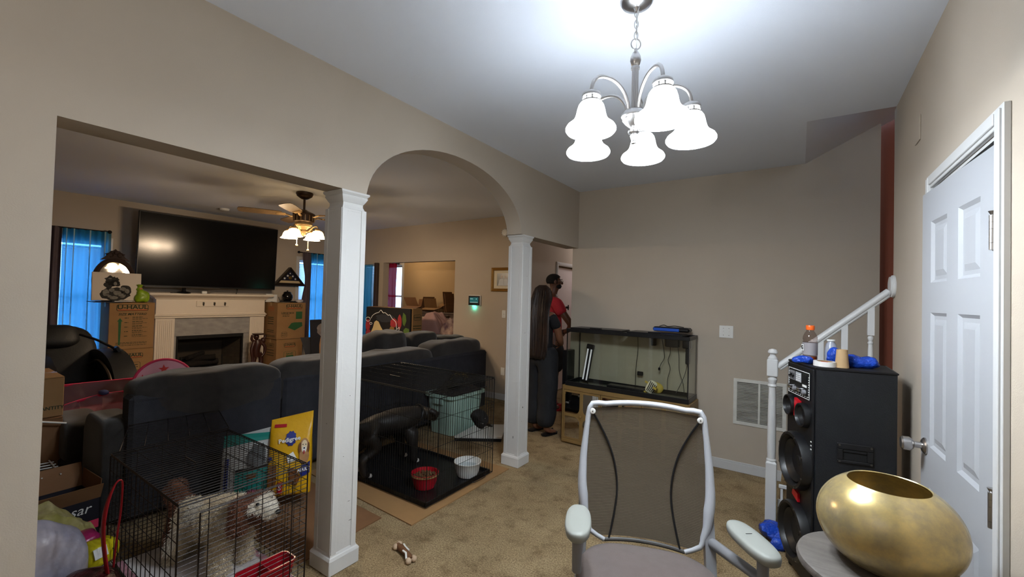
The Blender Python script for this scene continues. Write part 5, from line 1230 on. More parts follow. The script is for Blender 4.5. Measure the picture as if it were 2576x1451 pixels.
ht = thing('tank_heater', 'black heater tube hanging at the right end of the tank', 'heater', tuple(TL @ Vector((.545, .11, .32)))); m = MB(TL); m.box((.525, .095, .32), (.565, .125, .585), .008); m.build('tube', BLACK_PL, ht); m = MB(TL); m.box((.50, .08, .47), (.58, .135, .585), .008); m.build('head', BLACK_PL, ht)
for (x, w_, lb) in ((.22, .05, 'black filter box hung on the tank rim, left of two'), (.40, .13, 'wide black filter box hung on the tank rim')):
    m = MB(TL); m.box((x-w_/2, .095, .47), (x+w_/2, .138, .585), .008); tag(m.build('tank_filter', BLACK_PL), lb, 'filter')
m = MB(TL); m.box((.055, .115, .155), (.115, .135, .195), .006); tag(m.build('thermometer', BLACK_PL), 'small dark thermometer stuck in the middle of the tank', 'thermometer')
m = MB(TL); m.box((-.20, -.06, .0225), (.18, .05, .05), .008); tag(m.build('air_stone', BLACK_PL), 'long black strip lying on the tank floor', 'aquarium fitting')
orn = thing('tank_ornament', 'yellow and black striped fish shaped ornament lying in the tank', 'ornament', tuple(TL @ Vector((.31, -.03, .025)))); YO = pm('yellow ornament', '#c7ae4c', .5, var=.2, vs=12); WO = pm('pale ornament', '#d8d0b4', .5)
OM = TL @ T(.30, -.02, .085) @ RZ(.5) @ RY(.5)
m = MB(OM); m.blob((0, 0, 0), (.062, .036, .05), .9, .9, 22, 14); ob = m.build('shell', YO, orn)
m = MB(OM); m.blob((-.055, -.026, -.02), (.045, .016, .062), .6, .9, 18, 12); m.build('face', WO, orn)
for k in range(5): m = MB(OM); m.tube([(-.090+.017*k, -.044, .03-.004*k), (-.085+.016*k, -.046, -.02), (-.083+.014*k, -.044, -.065)], .004, 6); m.build('stripe', BLACK_PL, orn)
m = MB(OM); m.prism([(-.07, .03), (-.10, .10), (-.06, .085), (-.03, .06)], -.02, .0, ); m.prism([(-.05, -.06), (-.03, -.11), (.0, -.06)], -.02, 0); m.build('fin', YO, orn)
m = MB(TL); m.blob((.20, -.04, .034), (.022, .014, .012), nu=10, nv=6); tag(m.build('yellow_pebble', YO), 'small yellow shard on the tank floor by the ornament', 'shard')
bp_ = thing('blue_hood', 'black and blue aquarium pump lying on top of the tank', 'aquarium pump', tuple(TL @ Vector((.40, .06, .626))))
m = MB(TL); m.box((.24, .0, .626), (.58, .12, .668), .014); m.build('case', BLACK_PL, bp_); m = MB(TL); m.box((.25, -.008, .63), (.49, .0, .658), .003); m.build('blue_side', pm('bright blue plastic', '#2352b4', .35), bp_)
m = MB(TL); m.tube(smooth_path([(.30, .02, .672), (.34, .03, .685), (.38, .02, .675), (.44, .06, .68), (.52, .04, .672)]), .004, 6); m.build('cord', BLACK_PL, bp_)
m = MB(); m.box((-2.155, 4.22, 0), (-2.085, 4.385, .96), .006); tag(m.build('black_stand_panel', BLACK_PL), 'narrow black panel standing behind the left end of the tank', 'panel')

# ================================================================ RETURN VENT
vt = thing('return_vent', 'white louvred return air vent low on the back wall', 'vent', (-.285, 4.4, .43)); VM = FM((-.285, 4.4, .635), (1, 0, 0), (0, 0, 1)); VW, VH = .205, .207
VENT = pm('aged white vent paint', '#d6d5cd', .5, var=.15, vs=15)
m = MB(VM)
for lo, hi in (((-VW, VH-.03), (VW, VH)), ((-VW, -VH), (VW, -VH+.03)), ((-VW, -VH+.03), (-VW+.03, VH-.03)), ((VW-.03, -VH+.03), (VW, VH-.03)), ((-.008, -VH+.03), (.008, VH-.03))): m.box((*lo, 0), (*hi, .008), .002)
m.build('frame', VENT, vt)
m = MB(VM); m.box((-VW+.02, -VH+.02, .0005), (VW-.02, VH-.02, .0012)); m.build('filter', pm('dusty shaded filter', '#3a342c', .95, col2='#97958e', vs=5, stretch=(1, 1, 4)), vt, smooth=False)  # filter colour darkened to paint the shade between the slats
m0 = None; NS = 26
for c in (0, 1):
    for k in range(NS):
        y = -VH+.034+(2*VH-.068)*(k+.5)/NS; xa, xb = ((-VW+.03, -.008) if c == 0 else (.008, VW-.03))
        if k == 0:
            w2 = (xb-xa)/2; mm = MB(VM @ T((xa+xb)/2, y, 0)); mm.add([(-w2, -.0035, .0015), (w2, -.0035, .0015), (w2, .003, .0075), (-w2, .003, .0075), (-w2, -.0045, .0025), (w2, -.0045, .0025), (w2, .002, .0085), (-w2, .002, .0085)], [[0, 1, 2, 3], [7, 6, 5, 4], [0, 4, 5, 1], [2, 6, 7, 3]])
            o = mm.build('slat', VENT, vt, smooth=False); base = o; yb = y
        else:
            o = base.copy(); COL.objects.link(o); o.location = (0, 0, y-yb)

# ================================================================ STAIR
NP = thing('newel_post', 'white turned newel post at the foot of the stair', 'newel post', (-.145, 3.42, 0))
nx, ny = -.145, 3.42
m = MB(); m.box((nx-.032, ny-.032, 0), (nx+.032, ny+.032, .455), .003); m.rings([[(nx+s*w, ny+t*w, z) for s, t in ((-1, -1), (1, -1), (1, 1), (-1, 1))] for w, z in ((.032, .455), (.024, .466))]); m.build('lower_block', TRIM, NP, ang=20)
m = MB(); m.lathe([(.022, .46), (.030, .468), (.030, .475), (.024, .482), (.0265, .55), (.0245, .80), (.0215, .95), (.022, .965), (.0275, .97), (.0275, .978), (.022, .985), (.024, 1.0), (.0285, 1.012), (.0285, 1.02), (.024, 1.03), (.026, 1.04)], (nx, ny, 0), 24); m.build('turned_shaft', TRIM, NP)
m = MB(); m.box((nx-.0325, ny-.0325, 1.036), (nx+.0325, ny+.0325, 1.155), .006); m.build('upper_block', TRIM, NP)
m = MB(); m.lathe([(.028, 1.15), (.03, 1.16), (.022, 1.172), (.016, 1.18), (.018, 1.188), (.029, 1.195), (.03, 1.205), (.022, 1.218), (.008, 1.224), (0, 1.224)], (nx, ny, 0), 24); m.build('finial', TRIM, NP)
hr = thing('handrail', 'white round handrail rising from the newel post to the wall rosette', 'handrail', (.16, ny, 1.4))
ra, rb = Vector((nx+.032, ny, 1.105)), Vector((.452, ny, 1.625))
m = MB(); m.tube([ra, rb], .021, 14, flat=1.25); m.build('rail', TRIM, hr)
m = MB(); nn = Vector((-(rb-ra).z, 0, (rb-ra).x)).normalized(); m.tube([ra-nn*.020, rb-nn*.020], .010, 8, flat=1.6); m.build('fillet', TRIM, hr)
m = MB(FM((.475, ny-.01, 1.655), (0, 1, 0), (0, 0, 1)) @ RX(PI)); m.lathe([(0, 0), (.066, 0), (.068, .006), (.066, .014), (.058, .018), (.058, .024), (0, .026)], n=30); m.build('rosette', TRIM, hr)
for i, (x, zb_) in enumerate(((.0, .36), (.118, .36), (.240, .55), (.368, .74))):
    zt_ = ra.z+(rb.z-ra.z)*(x-ra.x)/(rb.x-ra.x)-.03
    b = thing('baluster', ['white turned baluster mostly hidden, nearest the newel post', 'white turned baluster behind the orange-capped bottle', 'white turned baluster behind the cardboard cone', 'white turned baluster nearest the wall rosette'][i], 'baluster', (x, ny, zb_), 0, 'stair balusters')
    q = .0165; m = MB(); m.add([(x-q, ny-q, zt_-.165), (x+q, ny-q, zt_-.165), (x+q, ny+q, zt_-.165), (x-q, ny+q, zt_-.165), (x-q, ny-q, zt_-.012), (x+q, ny-q, zt_+.012), (x+q, ny+q, zt_+.012), (x-q, ny+q, zt_-.012)], [[3, 2, 1, 0], [4, 5, 6, 7], [0, 1, 5, 4], [1, 2, 6, 5], [2, 3, 7, 6], [3, 0, 4, 7]]); m.build('square_top', TRIM, b, smooth=False)
    m = MB(); z = zt_-.165; m.lathe([(.012, zb_+.12), (.015, zb_+.2), (.0135, z-.09), (.011, z-.055), (.0145, z-.05), (.0145, z-.043), (.010, z-.036), (.0155, z-.02), (.015, z-.012), (.010, z-.004), (.012, z+.001)], (x, ny, 0), 16); m.build('turned_shaft', TRIM, b)
    m = MB(); m.box((x-q, ny-q, zb_), (x+q, ny+q, zb_+.12), .002); m.build('square_foot', TRIM, b)
CARP2 = CARPET
sw = thing('staircase', 'carpeted white-sided stair climbing right behind the speaker', 'staircase', (.5, 3.93, 0))
for k in range(9):
    x = -.10+.255*k; z = .19*(k+1)
    m = MB(); m.box((x, 3.476, z-.035 if k else 0), (2.29, 4.395, z), .01); m.build('step', CARP2, sw)
    if k < 4: m = MB(); m.box((x+.012, 3.478, .19*k), (x+.03, 4.395, z-.035), .002); m.build('riser', CARP2, sw)
m = MB(FM((0, 3.46, 0), (1, 0, 0), (0, 0, 1)))
st_p = [(-.108, 0), (-.108, .20)]
for k in range(3): st_p += [(-.10+.255*(k+1)-.008, .20+.19*k), (-.10+.255*(k+1)-.008, .20+.19*(k+1))]
st_p += [(.655, .77), (.655, 0)]
m.prism(st_p, -.014, -.002); m.build('stringer', TRIM, sw, smooth=False)
m = MB(); m.box((-.09, 3.40, .0), (-.075, 3.412, .30), .002); m.box((-.055, 3.40, 0), (-.045, 3.412, .29), .002); m.build('panel_moulding', TRIM, sw)
m = MB(); m.box((-.10, 3.395, .30), (.02, 3.412, .325), .004); m.build('cap_moulding', TRIM, sw)
m = MB(); m.blob((-.105, 3.27, .055), (.085, .07, .055), .8, .8, 22, 12, wob=.05, ws=16); m.blob((-.06, 3.20, .03), (.07, .05, .035), .8, .8, 18, 10, wob=.04, ws=18, seed=3); tag(m.build('blue_bag', BLUE_PL, ang=50), 'crumpled blue plastic bag on the floor at the newel post', 'bag')

# ================================================================ SPEAKER TOWER
SPK = pm('black textured cabinet', '#0d0f14', .6, var=.15, vs=60, bump=.25, bs=260); CONE = pm('black speaker cone', '#0d0d0f', .5); RUB = pm('black rubber', '#0f0f11', .4)
sp = thing('speaker_tower', 'tall black loudspeaker tower with control panel and large woofers', 'speaker', (.2, 2.95, 0)); A, B_, C_, D_ = (.082, 2.77), (.41, 2.835), (.405, 3.15), (-.045, 3.07)
HS = 1.2
m = MB(); m.prism([A, B_, C_, D_], 0.02, HS); m.build('cabinet', SPK, sp, smooth=False)
m = MB()
for p, q in ((A, B_), (B_, C_), (C_, D_), (D_, A)): m.tube([(p[0], p[1], HS-.004), (q[0], q[1], HS-.004)], .006, 6)
m.build('edge_trim', RUB, sp)
Av, Dv = Vector((*A, 0)), Vector((*D_, 0)); FWd = (Av-Dv).length
SM = FM(Dv, Av-Dv, (0, 0, 1))       # x from far edge to near edge, y up, z outwards
m = MB(SM); m.box((.012, .03, 0), (FWd-.012, HS-.012, .012), .004); m.build('baffle', pm('black baffle', '#101013', .42), sp)
m = MB(SM); m.box((.035, 1.015, .012), (FWd-.035, 1.165, .017), .002); cp = m.build('control_panel', BLACK_PL, sp)
m = MB(SM)
x0, x1, z0, z1 = .038, FWd-.038, 1.018, 1.162
for lo, hi in (((x0, z0), (x1, z0+.003)), ((x0, z1-.003), (x1, z1)), ((x0, z0), (x0+.003, z1)), ((x1-.003, z0), (x1, z1))): m.box((*lo, .017), (*hi, .0178))
m.build('panel_border', WHITE_INK, cp, smooth=False)
for x, w_, nm, mt in ((.055, .065, 'equalizer', MID_PL), (.13, .065, 'input_board', GREY_PL), (.205, .055, 'display', BLACK_PL)):
    m = MB(SM); m.box((x, 1.095, .017), (x+w_, 1.148, .0195), .001); m.build(nm, mt, cp)
m = MB(SM)
for k in range(5): m.box((.061+k*.012, 1.10, .0195), (.064+k*.012, 1.135, .0205)); m.box((.058+k*.012, 1.112+.006*(k % 3), .0205), (.067+k*.012, 1.119+.006*(k % 3), .027))
m.build('slider', BLACK_PL, cp)
m = MB(SM)
for k in range(4): m.box((.136, 1.102+k*.011, .0195), (.19, 1.105+k*.011, .0202))
m.box((.21, 1.078, .017), (.255, 1.09, .019)); m.build('panel_print', WHITE_INK, cp, smooth=False)
for k in range(4):
    m = MB(SM @ T(.07+.055*k, 1.055-.004*(k % 2), .017)); m.lathe([(0, 0), (.014, 0), (.013, .012), (.009, .016), (0, .016)], n=16); m.build('rotary_knob', CHROME if k % 2 == 0 else MID_PL, cp)
m = MB(SM)
for k in range(9): m.box((.05+.026*k, 1.028, .017), (.062+.026*k, 1.031, .0178)); m.box((x0+.006, 1.03+.013*k, .017), (x0+.010, 1.036+.013*k, .0178)); m.box((x1-.012, 1.03+.013*k, .017), (x1-.007, 1.036+.013*k, .0178))
m.build('panel_marks', WHITE_INK, cp, smooth=False)
def driver(x, z, r, nm, out=.03):
    m = MB(SM @ T(x, z, .012)); m.lathe([(r*.80, 0), (r, 0), (r, out*.55), (r*.96, out), (r*.87, out*1.05), (r*.80, out*.7), (r*.76, out*.35), (r*.72, out*.6), (r*.66, out*.5), (r*.55, out*.1), (r*.24, -.012 if r < .1 else -.035)], n=40, cap=False); o = m.build(nm, RUB, sp, ang=60)
    m = MB(SM @ T(x, z, .012)); m.lathe([(r*.28, -.014 if r < .1 else -.036), (r*.27, -.004 if r < .1 else -.015), (r*.15, .004), (0, .006)], n=24); m.build('dust_cap', CONE, o)
    if r > .1:
        m = MB(SM @ T(x, z, .012))
        for k in range(8): m.cyl((r*.93*math.cos(PI*k/4+.4), r*.93*math.sin(PI*k/4+.4), out), (r*.93*math.cos(PI*k/4+.4), r*.93*math.sin(PI*k/4+.4), out+.003), .006, n=8)
        m.build('screw', DARKMETAL, o)
cxm = FWd/2
driver(FWd-.095, .925, .066, 'midrange_driver', .028); driver(.075, .945, .060, 'midrange_driver', .028)
m = MB(SM); m.prism([(cxm-.035, .90), (cxm+.01, .88), (cxm+.025, .99), (cxm-.03, 1.0)], .012, .026); plabel(m.build('red_horn', pm('red gloss plastic', '#c01622', .25), sp), 'red horn insert between the drivers')
driver(cxm, .655, .158, 'woofer', .045); driver(cxm, .265, .158, 'woofer', .045)
m = MB(SM); m.prism([(cxm-.05, .45), (cxm+.02, .43), (cxm+.02, .475), (cxm-.04, .485)], .012, .024); plabel(m.build('red_light', MATS['red gloss plastic'], sp), 'small red accent between the woofers')
m = MB(SM)
for k in range(3): m.box((FWd-.03, .80-.02*k, .012), (FWd-.02, .806-.02*k, .0135))
m.build('panel_marks', WHITE_INK, sp, smooth=False)
HM = FM((.082, 2.77, 0), Vector((*B_, 0))-Vector((*A, 0)), (0, 0, 1))
m = MB(HM); hx, hz = .165, .775
for lo, hi in (((hx-.075, hz+.02), (hx+.075, hz+.05)), ((hx-.075, hz-.05), (hx+.075, hz-.035)), ((hx-.075, hz-.035), (hx-.05, hz+.02)), ((hx+.05, hz-.035), (hx+.075, hz+.02))): m.box((*lo, 0), (*hi, .009), .003)
m.box((hx-.05, hz+.005, 0), (hx+.05, hz+.02, .006), .002); hd = m.build('handle', RUB, sp)
m = MB(HM); m.box((hx-.05, hz-.035, .0004), (hx+.05, hz+.005, .0012)); m.build('recess_shade', pm('deep black', '#020203', .9), hd, smooth=False)  # flat black plate paints the shade inside the handle
m = MB(HM)
for x in (-.066, .066):
    for z in (-.042, .04): m.cyl((hx+x, hz+z, .009), (hx+x, hz+z, .0105), .005, n=10)
m.build('screw', DARKMETAL, hd)
m = MB()
for p in (A, B_, C_, D_): q = Vector((.2, 2.95)); v = Vector(p).lerp(q, .12); m.lathe([(0, 0), (.02, 0), (.022, .02), (0, .02)], (v.x, v.y, 0), 12)
m.build('foot', RUB, sp)
# ---- on top of the speaker
ZT = HS+.0025
bo = thing('sports_bottle', 'clear drink bottle with orange cap and white label on the speaker', 'bottle', (.055, 3.0, ZT)); bx, by = .055, 3.0
BOT = glassy('clear bottle plastic', (.80, .74, .72)); LIQ = pm('amber drink', '#a8501c', .2, trans=.3)
m = MB(); m.lathe([(0, .004), (.033, .0), (.036, .006), (.036, .045), (.034, .05), (.036, .055), (.036, .115), (.033, .122), (.036, .13), (.035, .145), (.027, .165), (.0185, .178), (.0185, .186)], (bx, by, ZT), 30, cap=False); m.build('body', BOT, bo)
m = MB(); m.lathe([(0, .003), (.034, .003), (.034, .035), (0, .035)], (bx, by, ZT), 24); m.build('drink', LIQ, bo)
m = MB(); m.lathe([(.0365, .042), (.0368, .042), (.0368, .112), (.0365, .112)], (bx, by, ZT), 36, cap=False); m.build('label', pm('grey translucent label', '#8f8a8c', .4), bo)
LM = FM((bx-.0345, by-.0145, ZT+.082), (.40, -.92, 0), (0, 0, 1)); m = MB(LM); m.box((-.012, -.018, 0), (.012, .018, .002)); m.build('label_patch', WHITE_INK, bo, smooth=False); txt('G', .03, LM @ T(0, 0, .003), INK_K, bo, bold=.001)
m = MB(); m.lathe([(0, .184), (.0205, .184), (.0215, .19), (.0215, .206), (.020, .21), (0, .21)], (bx, by, ZT), 28); m.build('cap', pm('orange cap', '#e0601c', .35), bo)
b2_ = thing('small_water_bottle', 'hazy white plastic bottle lying behind the blue wrap on the speaker', 'bottle', (.155, 3.06, ZT)); m = MB(); m.lathe([(0, 0), (.028, 0), (.03, .01), (.032, .05), (.031, .075), (.024, .105), (.016, .118), (.016, .125), (0, .126)], (.155, 3.06, ZT), 24); m.build('body', pm('hazy plastic', '#b4b9c6', .25, trans=.35), b2_)
m = MB(); m.lathe([(.017, .122), (.021, .124), (.021, .132), (0, .133)], (.155, 3.06, ZT), 20); m.build('cap', WHITE_PL, b2_)
def wrap(label, c, r, seed, grp=None):
    m = MB(T(*c)); m.blob((0, 0, 0), r, .8, .8, 26, 14, wob=.018, ws=26, seed=seed); return tag(m.build('blue_film_roll', BLUE_PL, ang=50), label, 'plastic wrap')
wrap('small blue plastic wad at the left edge of the speaker top', (.025, 2.915, ZT+.019), (.048, .026, .021), 1)
wrap('long blue plastic wad right of the cardboard cone', (.275, 2.95, ZT+.029), (.085, .04, .031), 2)
wrap('tall blue plastic wad left of the cardboard cone', (.165, 2.96, ZT+.045), (.04, .035, .047), 5)
tp_ = thing('tape_roll', 'white roll of tape with pink mark on the speaker top', 'tape roll', (.118, 2.86, ZT)); m = MB(); m.lathe([(.036, 0), (.051, 0), (.051, .026), (.036, .026), (.036, 0)], (.118, 2.86, ZT), 36, cap=False); m.build('roll', pm('white tape', '#dedad6', .6), tp_)
m = MB(); m.lathe([(.0345, .0005), (.036, .0005), (.036, .0265), (.0345, .0265), (.0345, .0005)], (.118, 2.86, ZT), 30, cap=False); m.build('core', CARD, tp_)
m = MB(); m.box((.10, 2.815, ZT+.0262), (.13, 2.822, ZT+.027)); m.build('pink_mark', PINKD, tp_)
m = MB(); m.lathe([(.028, 0), (.031, 0), (.024, .095), (.0215, .095), (.028, 0)], (.192, 2.865, ZT), 30, cap=False); tag(m.build('cardboard_cone', pm('tan cardboard', '#b3946c', .8, var=.06, vs=30)), 'tan cardboard cone tube standing on the speaker top', 'cardboard tube')

# ================================================================ OFFICE CHAIR
OC = thing('office_chair', 'grey office chair with brown mesh back and padded swivel arms', 'office chair', (-.488, 1.726, 0), rad(20)); OL = FR[OC.name]
MESH = pm('brown woven mesh', '#4a4032', .6); SEATC = pm('brown grey seat fabric', '#5d5350', .9, var=.08, vs=30, bump=.15, bs=240)
def bk(x, t):            # point on the back surface, t up the back
    z = .445+.575*t; y = .235+.075*t+.02*math.sin(PI*t)-.035*(1-t)**2
    return Vector((x, y-.045*(x/.28)**2+.02, z))
def halfw(t):
    k = [(0, .205), (.06, .232), (.2, .262), (.4, .278), (.6, .276), (.8, .266), (1, .252)]
    for (a, p), (b, q) in zip(k, k[1:]):
        if t <= b: return p+(q-p)*(t-a)/(b-a)
    return k[-1][1]
m = MB(OL); NSt = 88
for i in range(NSt):
    t = .028+.955*(i+.5)/NSt; hw = halfw(t)-.008; hh = .955/NSt*.42; row = []
    drop = -.05*(1-t)**6
    def pt(x, dt, o): p = bk(x, min(1, t+dt)); p.z += .010*(1-t)**8*(1-(x/hw)**2)+.012*t**6*(1-(x/hw)**2); p.y += o; return p
    xs = [-hw+2*hw*j/14 for j in range(15)]
    rs = [[pt(x, -hh, 0), pt(x, hh, 0), pt(x, hh, .0025), pt(x, -hh, .0025)] for x in xs]
    m.rings(rs)
o = m.build('mesh_weave', MESH, OC); o['kind'] = 'stuff'; plabel(o, 'brown mesh of fine horizontal strands')
m = MB(OL)
lo_ = [bk(-.252+.504*k/14, 1.0)+Vector((0, 0, .022*(1-((k-7)/7)**2))) for k in range(15)]
lf = [bk(-halfw(t), t) for t in [k/16 for k in range(17)]]; rg = [bk(halfw(t), t) for t in [1-k/16 for k in range(17)]]
bt = [bk(.205-.41*k/12, 0.0)+Vector((0, 0, .012*(1-((k-6)/6)**2))) for k in range(13)]
path = smooth_path([bt[-2]]+lf[1:-1]+[lf[-1]+Vector((.012, 0, .012))]+lo_[2:-2]+[rg[0]+Vector((-.012, 0, .012))]+rg[1:-1]+[bt[1]], 2)
def fr_r(p):
    if p.z < .47: return .010
    if p.z < .62: return .010+.013*(p.z-.47)/.15 if abs(p.x) > .2 else .010
    return .023-.010*min(1, (p.z-.62)/.3)
m.tube(path, [fr_r(p) for p in path], 10); m.build('back_frame', GREY_PL, OC)
m = MB(OL); m.tube(smooth_path(bt[1:-1], 2), .0085, 8); m.build('lower_rim', pm('dark grey rim', '#3c3a38', .5), OC)
for s in (-1, 1):
    pts = smooth_path([bk(s*x, t)+Vector((0, -.006, 0)) for x, t in ((.243, .965), (.20, .84), (.155, .68), (.128, .52), (.118, .36), (.128, .2), (.15, .02))], 5)
    m = MB(OL); m.tube(pts, .0042, 6); m.build('mesh_seam', BLACK_PL, OC)
    m = MB(OL @ T(*(bk(s*.238, .962)+Vector((0, -.012, 0)))) @ RX(PI/2)); m.lathe([(0, 0), (.013, 0), (.014, .003), (.011, .006), (0, .007)], n=20); cb = m.build('corner_button', WHITE_PL, OC)
    m = MB(OL @ T(*(bk(s*.238, .962)+Vector((0, -.019, 0)))) @ RX(PI/2)); m.cyl((0, 0, 0), (0, 0, .001), .003, n=8); m.build('screw', DARKMETAL, cb)
    # uprights beside the seat
    m = MB(OL); m.rings([[(s*.270+dx, y+.022+dy, z) for dx, dy in ((-.02, -.028), (.02, -.028), (.02, .028), (-.02, .028))] for y, z in ((.14, .34), (.17, .42), (.205, .52), (.232, .58), (.24, .61))]); m.build('upright', MID_PL, OC, ang=60)
m = MB(OL)
def seatp(u, v):
    return None
rs = []
for sc_, z in ((.86, .432), (1.0, .448), (1.02, .462), (.99, .474), (.90, .482), (.6, .488), (.2, .490)):
    ring_ = []
    for k in range(48):
        a = 2*PI*k/48; x = .262*sc_*math.copysign(abs(math.cos(a))**.72, math.cos(a)); y = -.095+.245*sc_*math.copysign(abs(math.sin(a))**.8, math.sin(a))
        ring_.append((x, y, z+.012*(x/.26)**2-.03*max(0, -(y+.1))))
    rs.append(ring_)
m.rings(rs); m.build('seat', SEATC, OC, ang=70)
m = MB(OL); rs = []
for sc_, z in ((.8, .385), (1.03, .40), (1.055, .425), (1.05, .444), (.98, .446)):
    rs.append([(.262*sc_*math.copysign(abs(math.cos(2*PI*k/48))**.72, math.cos(2*PI*k/48)), -.095+.245*sc_*math.copysign(abs(math.sin(2*PI*k/48))**.8, math.sin(2*PI*k/48)), z) for k in range(48)])
m.rings(rs); m.build('seat_pan', GREY_PL, OC, ang=70)
m = MB(OL); m.cyl((0, 0, .12), (0, 0, .39), .026, n=18); m.box((-.07, -.09, .33), (.07, .12, .385), .02); m.build('gas_column', BLACK_PL, OC)
for k in range(5):
    a = 2*PI*k/5+.4; m = MB(OL @ RZ(a)); m.tube([(.02, 0, .12), (.16, 0, .10), (.30, 0, .075)], [.03, .024, .018], 8); lg = m.build('base_leg', MID_PL, OC)
    m = MB(OL @ RZ(a))
    for s in (-1, 1): m.cyl((.30, s*.012-.008, .028), (.30, s*.012+.008, .028), .028, n=16)
    m.cyl((.30, 0, .03), (.30, 0, .075), .008, n=8); m.build('caster', BLACK_PL, lg)
def armrest(c, dv, ln, s):
    c = Vector(c); dv = Vector((*dv, 0)).normalized(); pm_ = FM(c, Vector((dv.y, -dv.x, 0)), dv)  # x across, y along, z up
    if pm_.col[2].z < 0: pm_ = FM(c, Vector((-dv.y, dv.x, 0)), dv)
    m = MB(pm_); rs = []
    for sc_, z in ((.78, -.030), (.95, -.022), (1.0, -.008), (.97, .002), (.88, .007), (.5, .009)):
        rs.append([(.050*sc_*math.copysign(abs(math.cos(2*PI*k/36))**.75, math.cos(2*PI*k/36)), (ln/2-.05+.05*sc_)*math.copysign(abs(math.sin(2*PI*k/36))**.85, math.sin(2*PI*k/36)), z) for k in range(36)])
    m.rings(rs); return m.build('arm_pad', pm('pale grey soft pad', '#8d8f89', .5) if 'pale grey soft pad' not in MATS else MATS['pale grey soft pad'], OC, ang=60), pm_
pl_, plm = armrest((-.69, 1.515, .685), (.10, -.235), .235, -1)
pr_, prm = armrest((-.130, 1.772, .685), (.134, -.172), .255, 1)
m = MB(prm); m.box((-.012, -.02, .0095), (.012, -.0185, .0105)); m.build('pad_mark', BLACK_MT, pr_)
for s, padm in ((-1, plm), (1, prm)):
    top = padm @ Vector((0, .06, -.03)); ub = OL @ Vector((s*.275, .22, .50)); mid = Vector((top.x, top.y, .58))
    m = MB(); m.tube([top, top+Vector((0, 0, -.02)), mid+Vector((0, 0, -.05))], [.020, .019, .017], 12); m.tube([mid, mid.lerp(ub, .5), ub], [.017, .020, .022], 10); m.build('arm_post', MID_PL, OC)

# ================================================================ GOLD VASE ON A PEDESTAL TABLE
def gold_glass():
    m = pm('gold mercury glass', '#b79d5a', .22, metal=.55); nt = m.node_tree; b = nt.nodes['Principled BSDF']; L_ = nt.links.new
    tc = nt.nodes.new('ShaderNodeTexCoord'); n = nt.nodes.new('ShaderNodeTexNoise'); n.inputs['Scale'].default_value = 9; n.inputs['Detail'].default_value = 8; n.inputs['Roughness'].default_value = .7
    L_(tc.outputs['Object'], n.inputs['Vector']); r = nt.nodes.new('ShaderNodeValToRGB'); e = r.color_ramp.elements
    e[0].position = .35; e[0].color = lin('#9a8f74'); e[1].position = .62; e[1].color = lin('#cbb377'); L_(n.outputs['Fac'], r.inputs[0]); L_(r.outputs[0], b.inputs['Base Color'])
    r2 = nt.nodes.new('ShaderNodeMapRange'); r2.inputs[3].default_value = .32; r2.inputs[4].default_value = .15; L_(n.outputs['Fac'], r2.inputs[0]); L_(r2.outputs[0], b.inputs['Roughness'])
    return m
VX, VY, VZ = .213, 1.605, .803
va = thing('gold_vase', 'large round gold glass vase with wide mouth in the right foreground', 'vase', (VX, VY, VZ))
outp = []
for k in range(26):
    a = rad(-62+118*k/25); outp.append((.164*math.cos(a)**.95, .128+.133*math.sin(a)))
outp = [(0, outp[0][1])]+outp
rim = outp[-1]; inn = [(r-.004, z+(.004 if z < .05 else 0)) for r, z in outp[::-1] if r > .01]
m = MB(); m.lathe(outp+[(rim[0]-.002, rim[1]+.002)]+inn+[(0, outp[0][1]+.005)], (VX, VY, VZ-outp[0][1]), 64, cap=False); m.build('bowl', gold_glass(), va, ang=50)
ptb = thing('pedestal_table', 'round grey wood pedestal table under the gold vase', 'table', (.20, 1.58, 0)); GW = pm('weathered grey wood', '#5b5550', .6, var=.35, vs=10, stretch=(1, 5, 1), bump=.1, bs=60)
m = MB(); m.lathe([(0, -.03), (.185, -.03), (.198, -.022), (.20, -.012), (.196, -.003), (.19, 0), (0, 0)], (.20, 1.58, VZ-.0005), 48); m.build('table_top', GW, ptb)
m = MB(); m.lathe([(.05, .04), (.035, .12), (.028, .3), (.034, .42), (.028, .52), (.04, .66), (.07, .72), (.07, .745)], (.20, 1.58, 0), 24); m.build('pedestal', GW, ptb)
for k in range(3): a = 2*PI*k/3+.5; m = MB(T(.20, 1.58, 0) @ RZ(a)); m.tube([(.02, 0, .10), (.09, 0, .07), (.17, 0, .018)], [.024, .02, .016], 8); m.build('leg', GW, ptb)

# ================================================================ FLOOR THINGS
bn = thing('dog_chew', 'brown and white chewed dog toy lying on the carpet', 'dog toy', (-1.91, 1.765, 0)); BN = pm('chewed brown hide', '#6b4528', .7, var=.3, vs=30); 
m = MB(); m.tube(smooth_path([(-1.985, 1.785, .018), (-1.95, 1.775, .022), (-1.90, 1.765, .020), (-1.85, 1.75, .018), (-1.82, 1.735, .016)]), [.016]*4+[.020]*4+[.017]*9, 10); m.build('hide', BN, bn)
for x, y in ((-1.99, 1.80), (-1.985, 1.768), (-1.815, 1.752), (-1.822, 1.718)): m = MB(); m.blob((x, y, .018), (.018, .017, .017), nu=12, nv=8, wob=.006, ws=40); m.build('knuckle', pm('pale rawhide', '#b79e84', .7) if 'pale rawhide' not in MATS else MATS['pale rawhide'], bn)
m = MB(); m.tube([(-1.95, 1.80, .03), (-1.92, 1.782, .036), (-1.88, 1.776, .03)], .006, 6); m.tube([(-1.90, 1.748, .034), (-1.87, 1.744, .034), (-1.84, 1.72, .02)], .006, 6); m.build('strap', WHITE_PL, bn)
